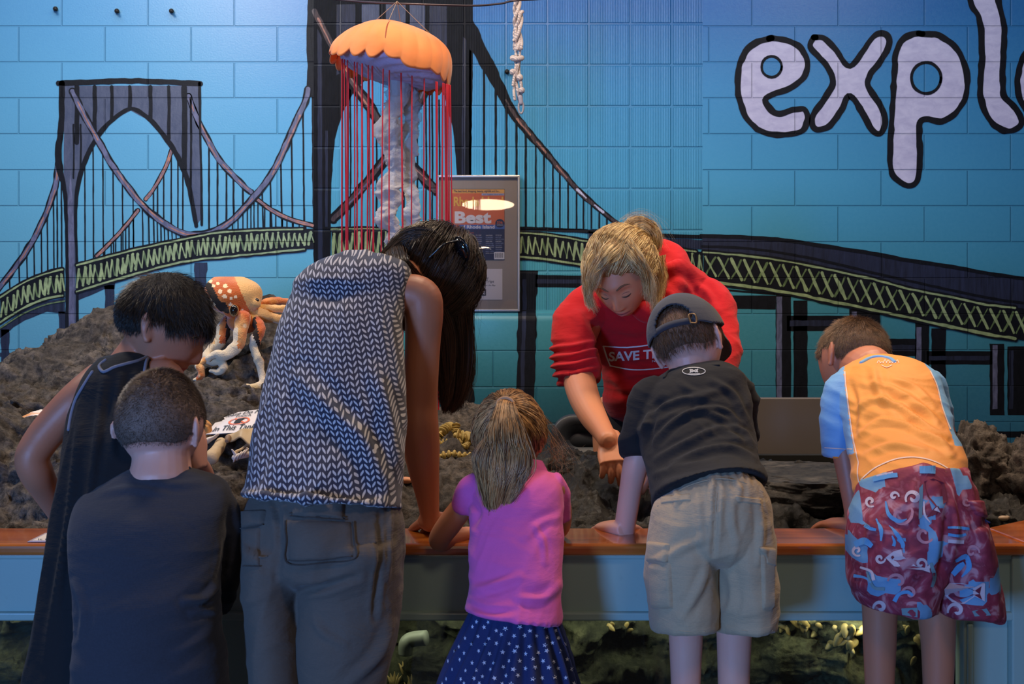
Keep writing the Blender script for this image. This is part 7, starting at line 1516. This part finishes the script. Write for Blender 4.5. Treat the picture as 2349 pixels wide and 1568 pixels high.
garment('hoodie', h7, rd, p7, [(.007, 62, 8, 2, 72), (.004, -40, 13, 2.6, 75), (.003, 10, 18, 3, 77)], .0045, 7, None, sleeve_bunch, [([(1325,715),(1345,760),(1378,800)],10,.008),([(1545,640),(1578,664),(1600,725)],9,.009),([(1596,652),(1625,675),(1645,715)],8,.008),([(1392,765),(1450,778),(1500,768)],10,-.005),([(1400,862),(1440,888),(1470,880)],9,.006),([(1520,660),(1545,690),(1540,740)],9,.006),([(1365,740),(1372,790),(1386,830)],7,-.010)])
HOOD = LAST; B9 = bvh_of(LAST.data)
hin = pix_tube([(1490,600,3.25,40),(1508,640,3.24,46),(1500,690,3.22,34)], 20); padd(p7, 'hood_lining', hin, cloth('red_fleece_inside', rgb(176, 18, 30), 500, .2))
# printed box and lettering
M_PW = plain('print_white', rgb(226, 216, 216), .8)
mb = MB(); ribbon_decal(B9, [(1384,793),(1440,796),(1500,789),(1560,780),(1612,770)], 2.8, 0, .0016, 5, mb); ribbon_decal(B9, [(1401,838),(1450,847),(1500,845),(1560,836),(1622,824)], 2.8, 0, .0016, 5, mb); ribbon_decal(B9, [(1384,792),(1392,816),(1401,839)], 3, 0, .0016, 5, mb); ribbon_decal(B9, [(1612,769),(1622,825)], 3, 0, .0016, 5, mb)
def tcurve(x, y): u = (x-1397)/205; return x, y+(-26*u*u*.55-6*u)
def put(txt, x0, y0, x1, y1, bold):
    V, Fs = text_mb(txt, font_bold=bold); mn, mx = V.min(0), V.max(0); U = (V-mn)/(mx-mn); P = []
    for u, v in U: 
        x, y = tcurve(x0+(x1-x0)*u, y0+(y1-y0)*v); P.append(hit(B9, x, y, .0016))
    if all(p is not None for p in P): mb.add(P, Fs, 0)
    else: mb.v += [tuple(p) if p is not None else (0, 0, 0) for p in P]; b0 = len(mb.v)-len(P); ok = [f for f in Fs if all(P[i] is not None for i in f)]; mb.f += [tuple(i+b0 for i in f) for f in ok]; mb.m += [0]*len(ok)
put('SAVE THE BAY', 1397, 828, 1602, 806, .03); put('NARRAGANSETT BAY', 1496, 836, 1602, 831, .01)
absorb(HOOD, prune(mb), [M_PW])
padd(p7, 'shorts', loft(pix_rings([(1410,930,1645,930,3.60,.12),(1408,958,1645,958,3.62,.125),(1412,985,1640,985,3.62,.125)]), 40), cloth('black_shorts', rgb(22, 22, 26), 600, .2)) if False else padd(p7, 'shorts', loft([(.44, 3.62, 1.02, .15, 0, 0, 0, .115, 0), (.44, 3.62, .95, .165, 0, 0, 0, .125, 0), (.44, 3.63, .86, .17, 0, 0, 0, .125, 0)], 40), cloth('black_shorts', rgb(22, 22, 26), 600, .2))
shoes(p7, ((.34, 3.6), (.54, 3.6)), 0, plain('boot_rubber', rgb(40, 44, 40), .5))
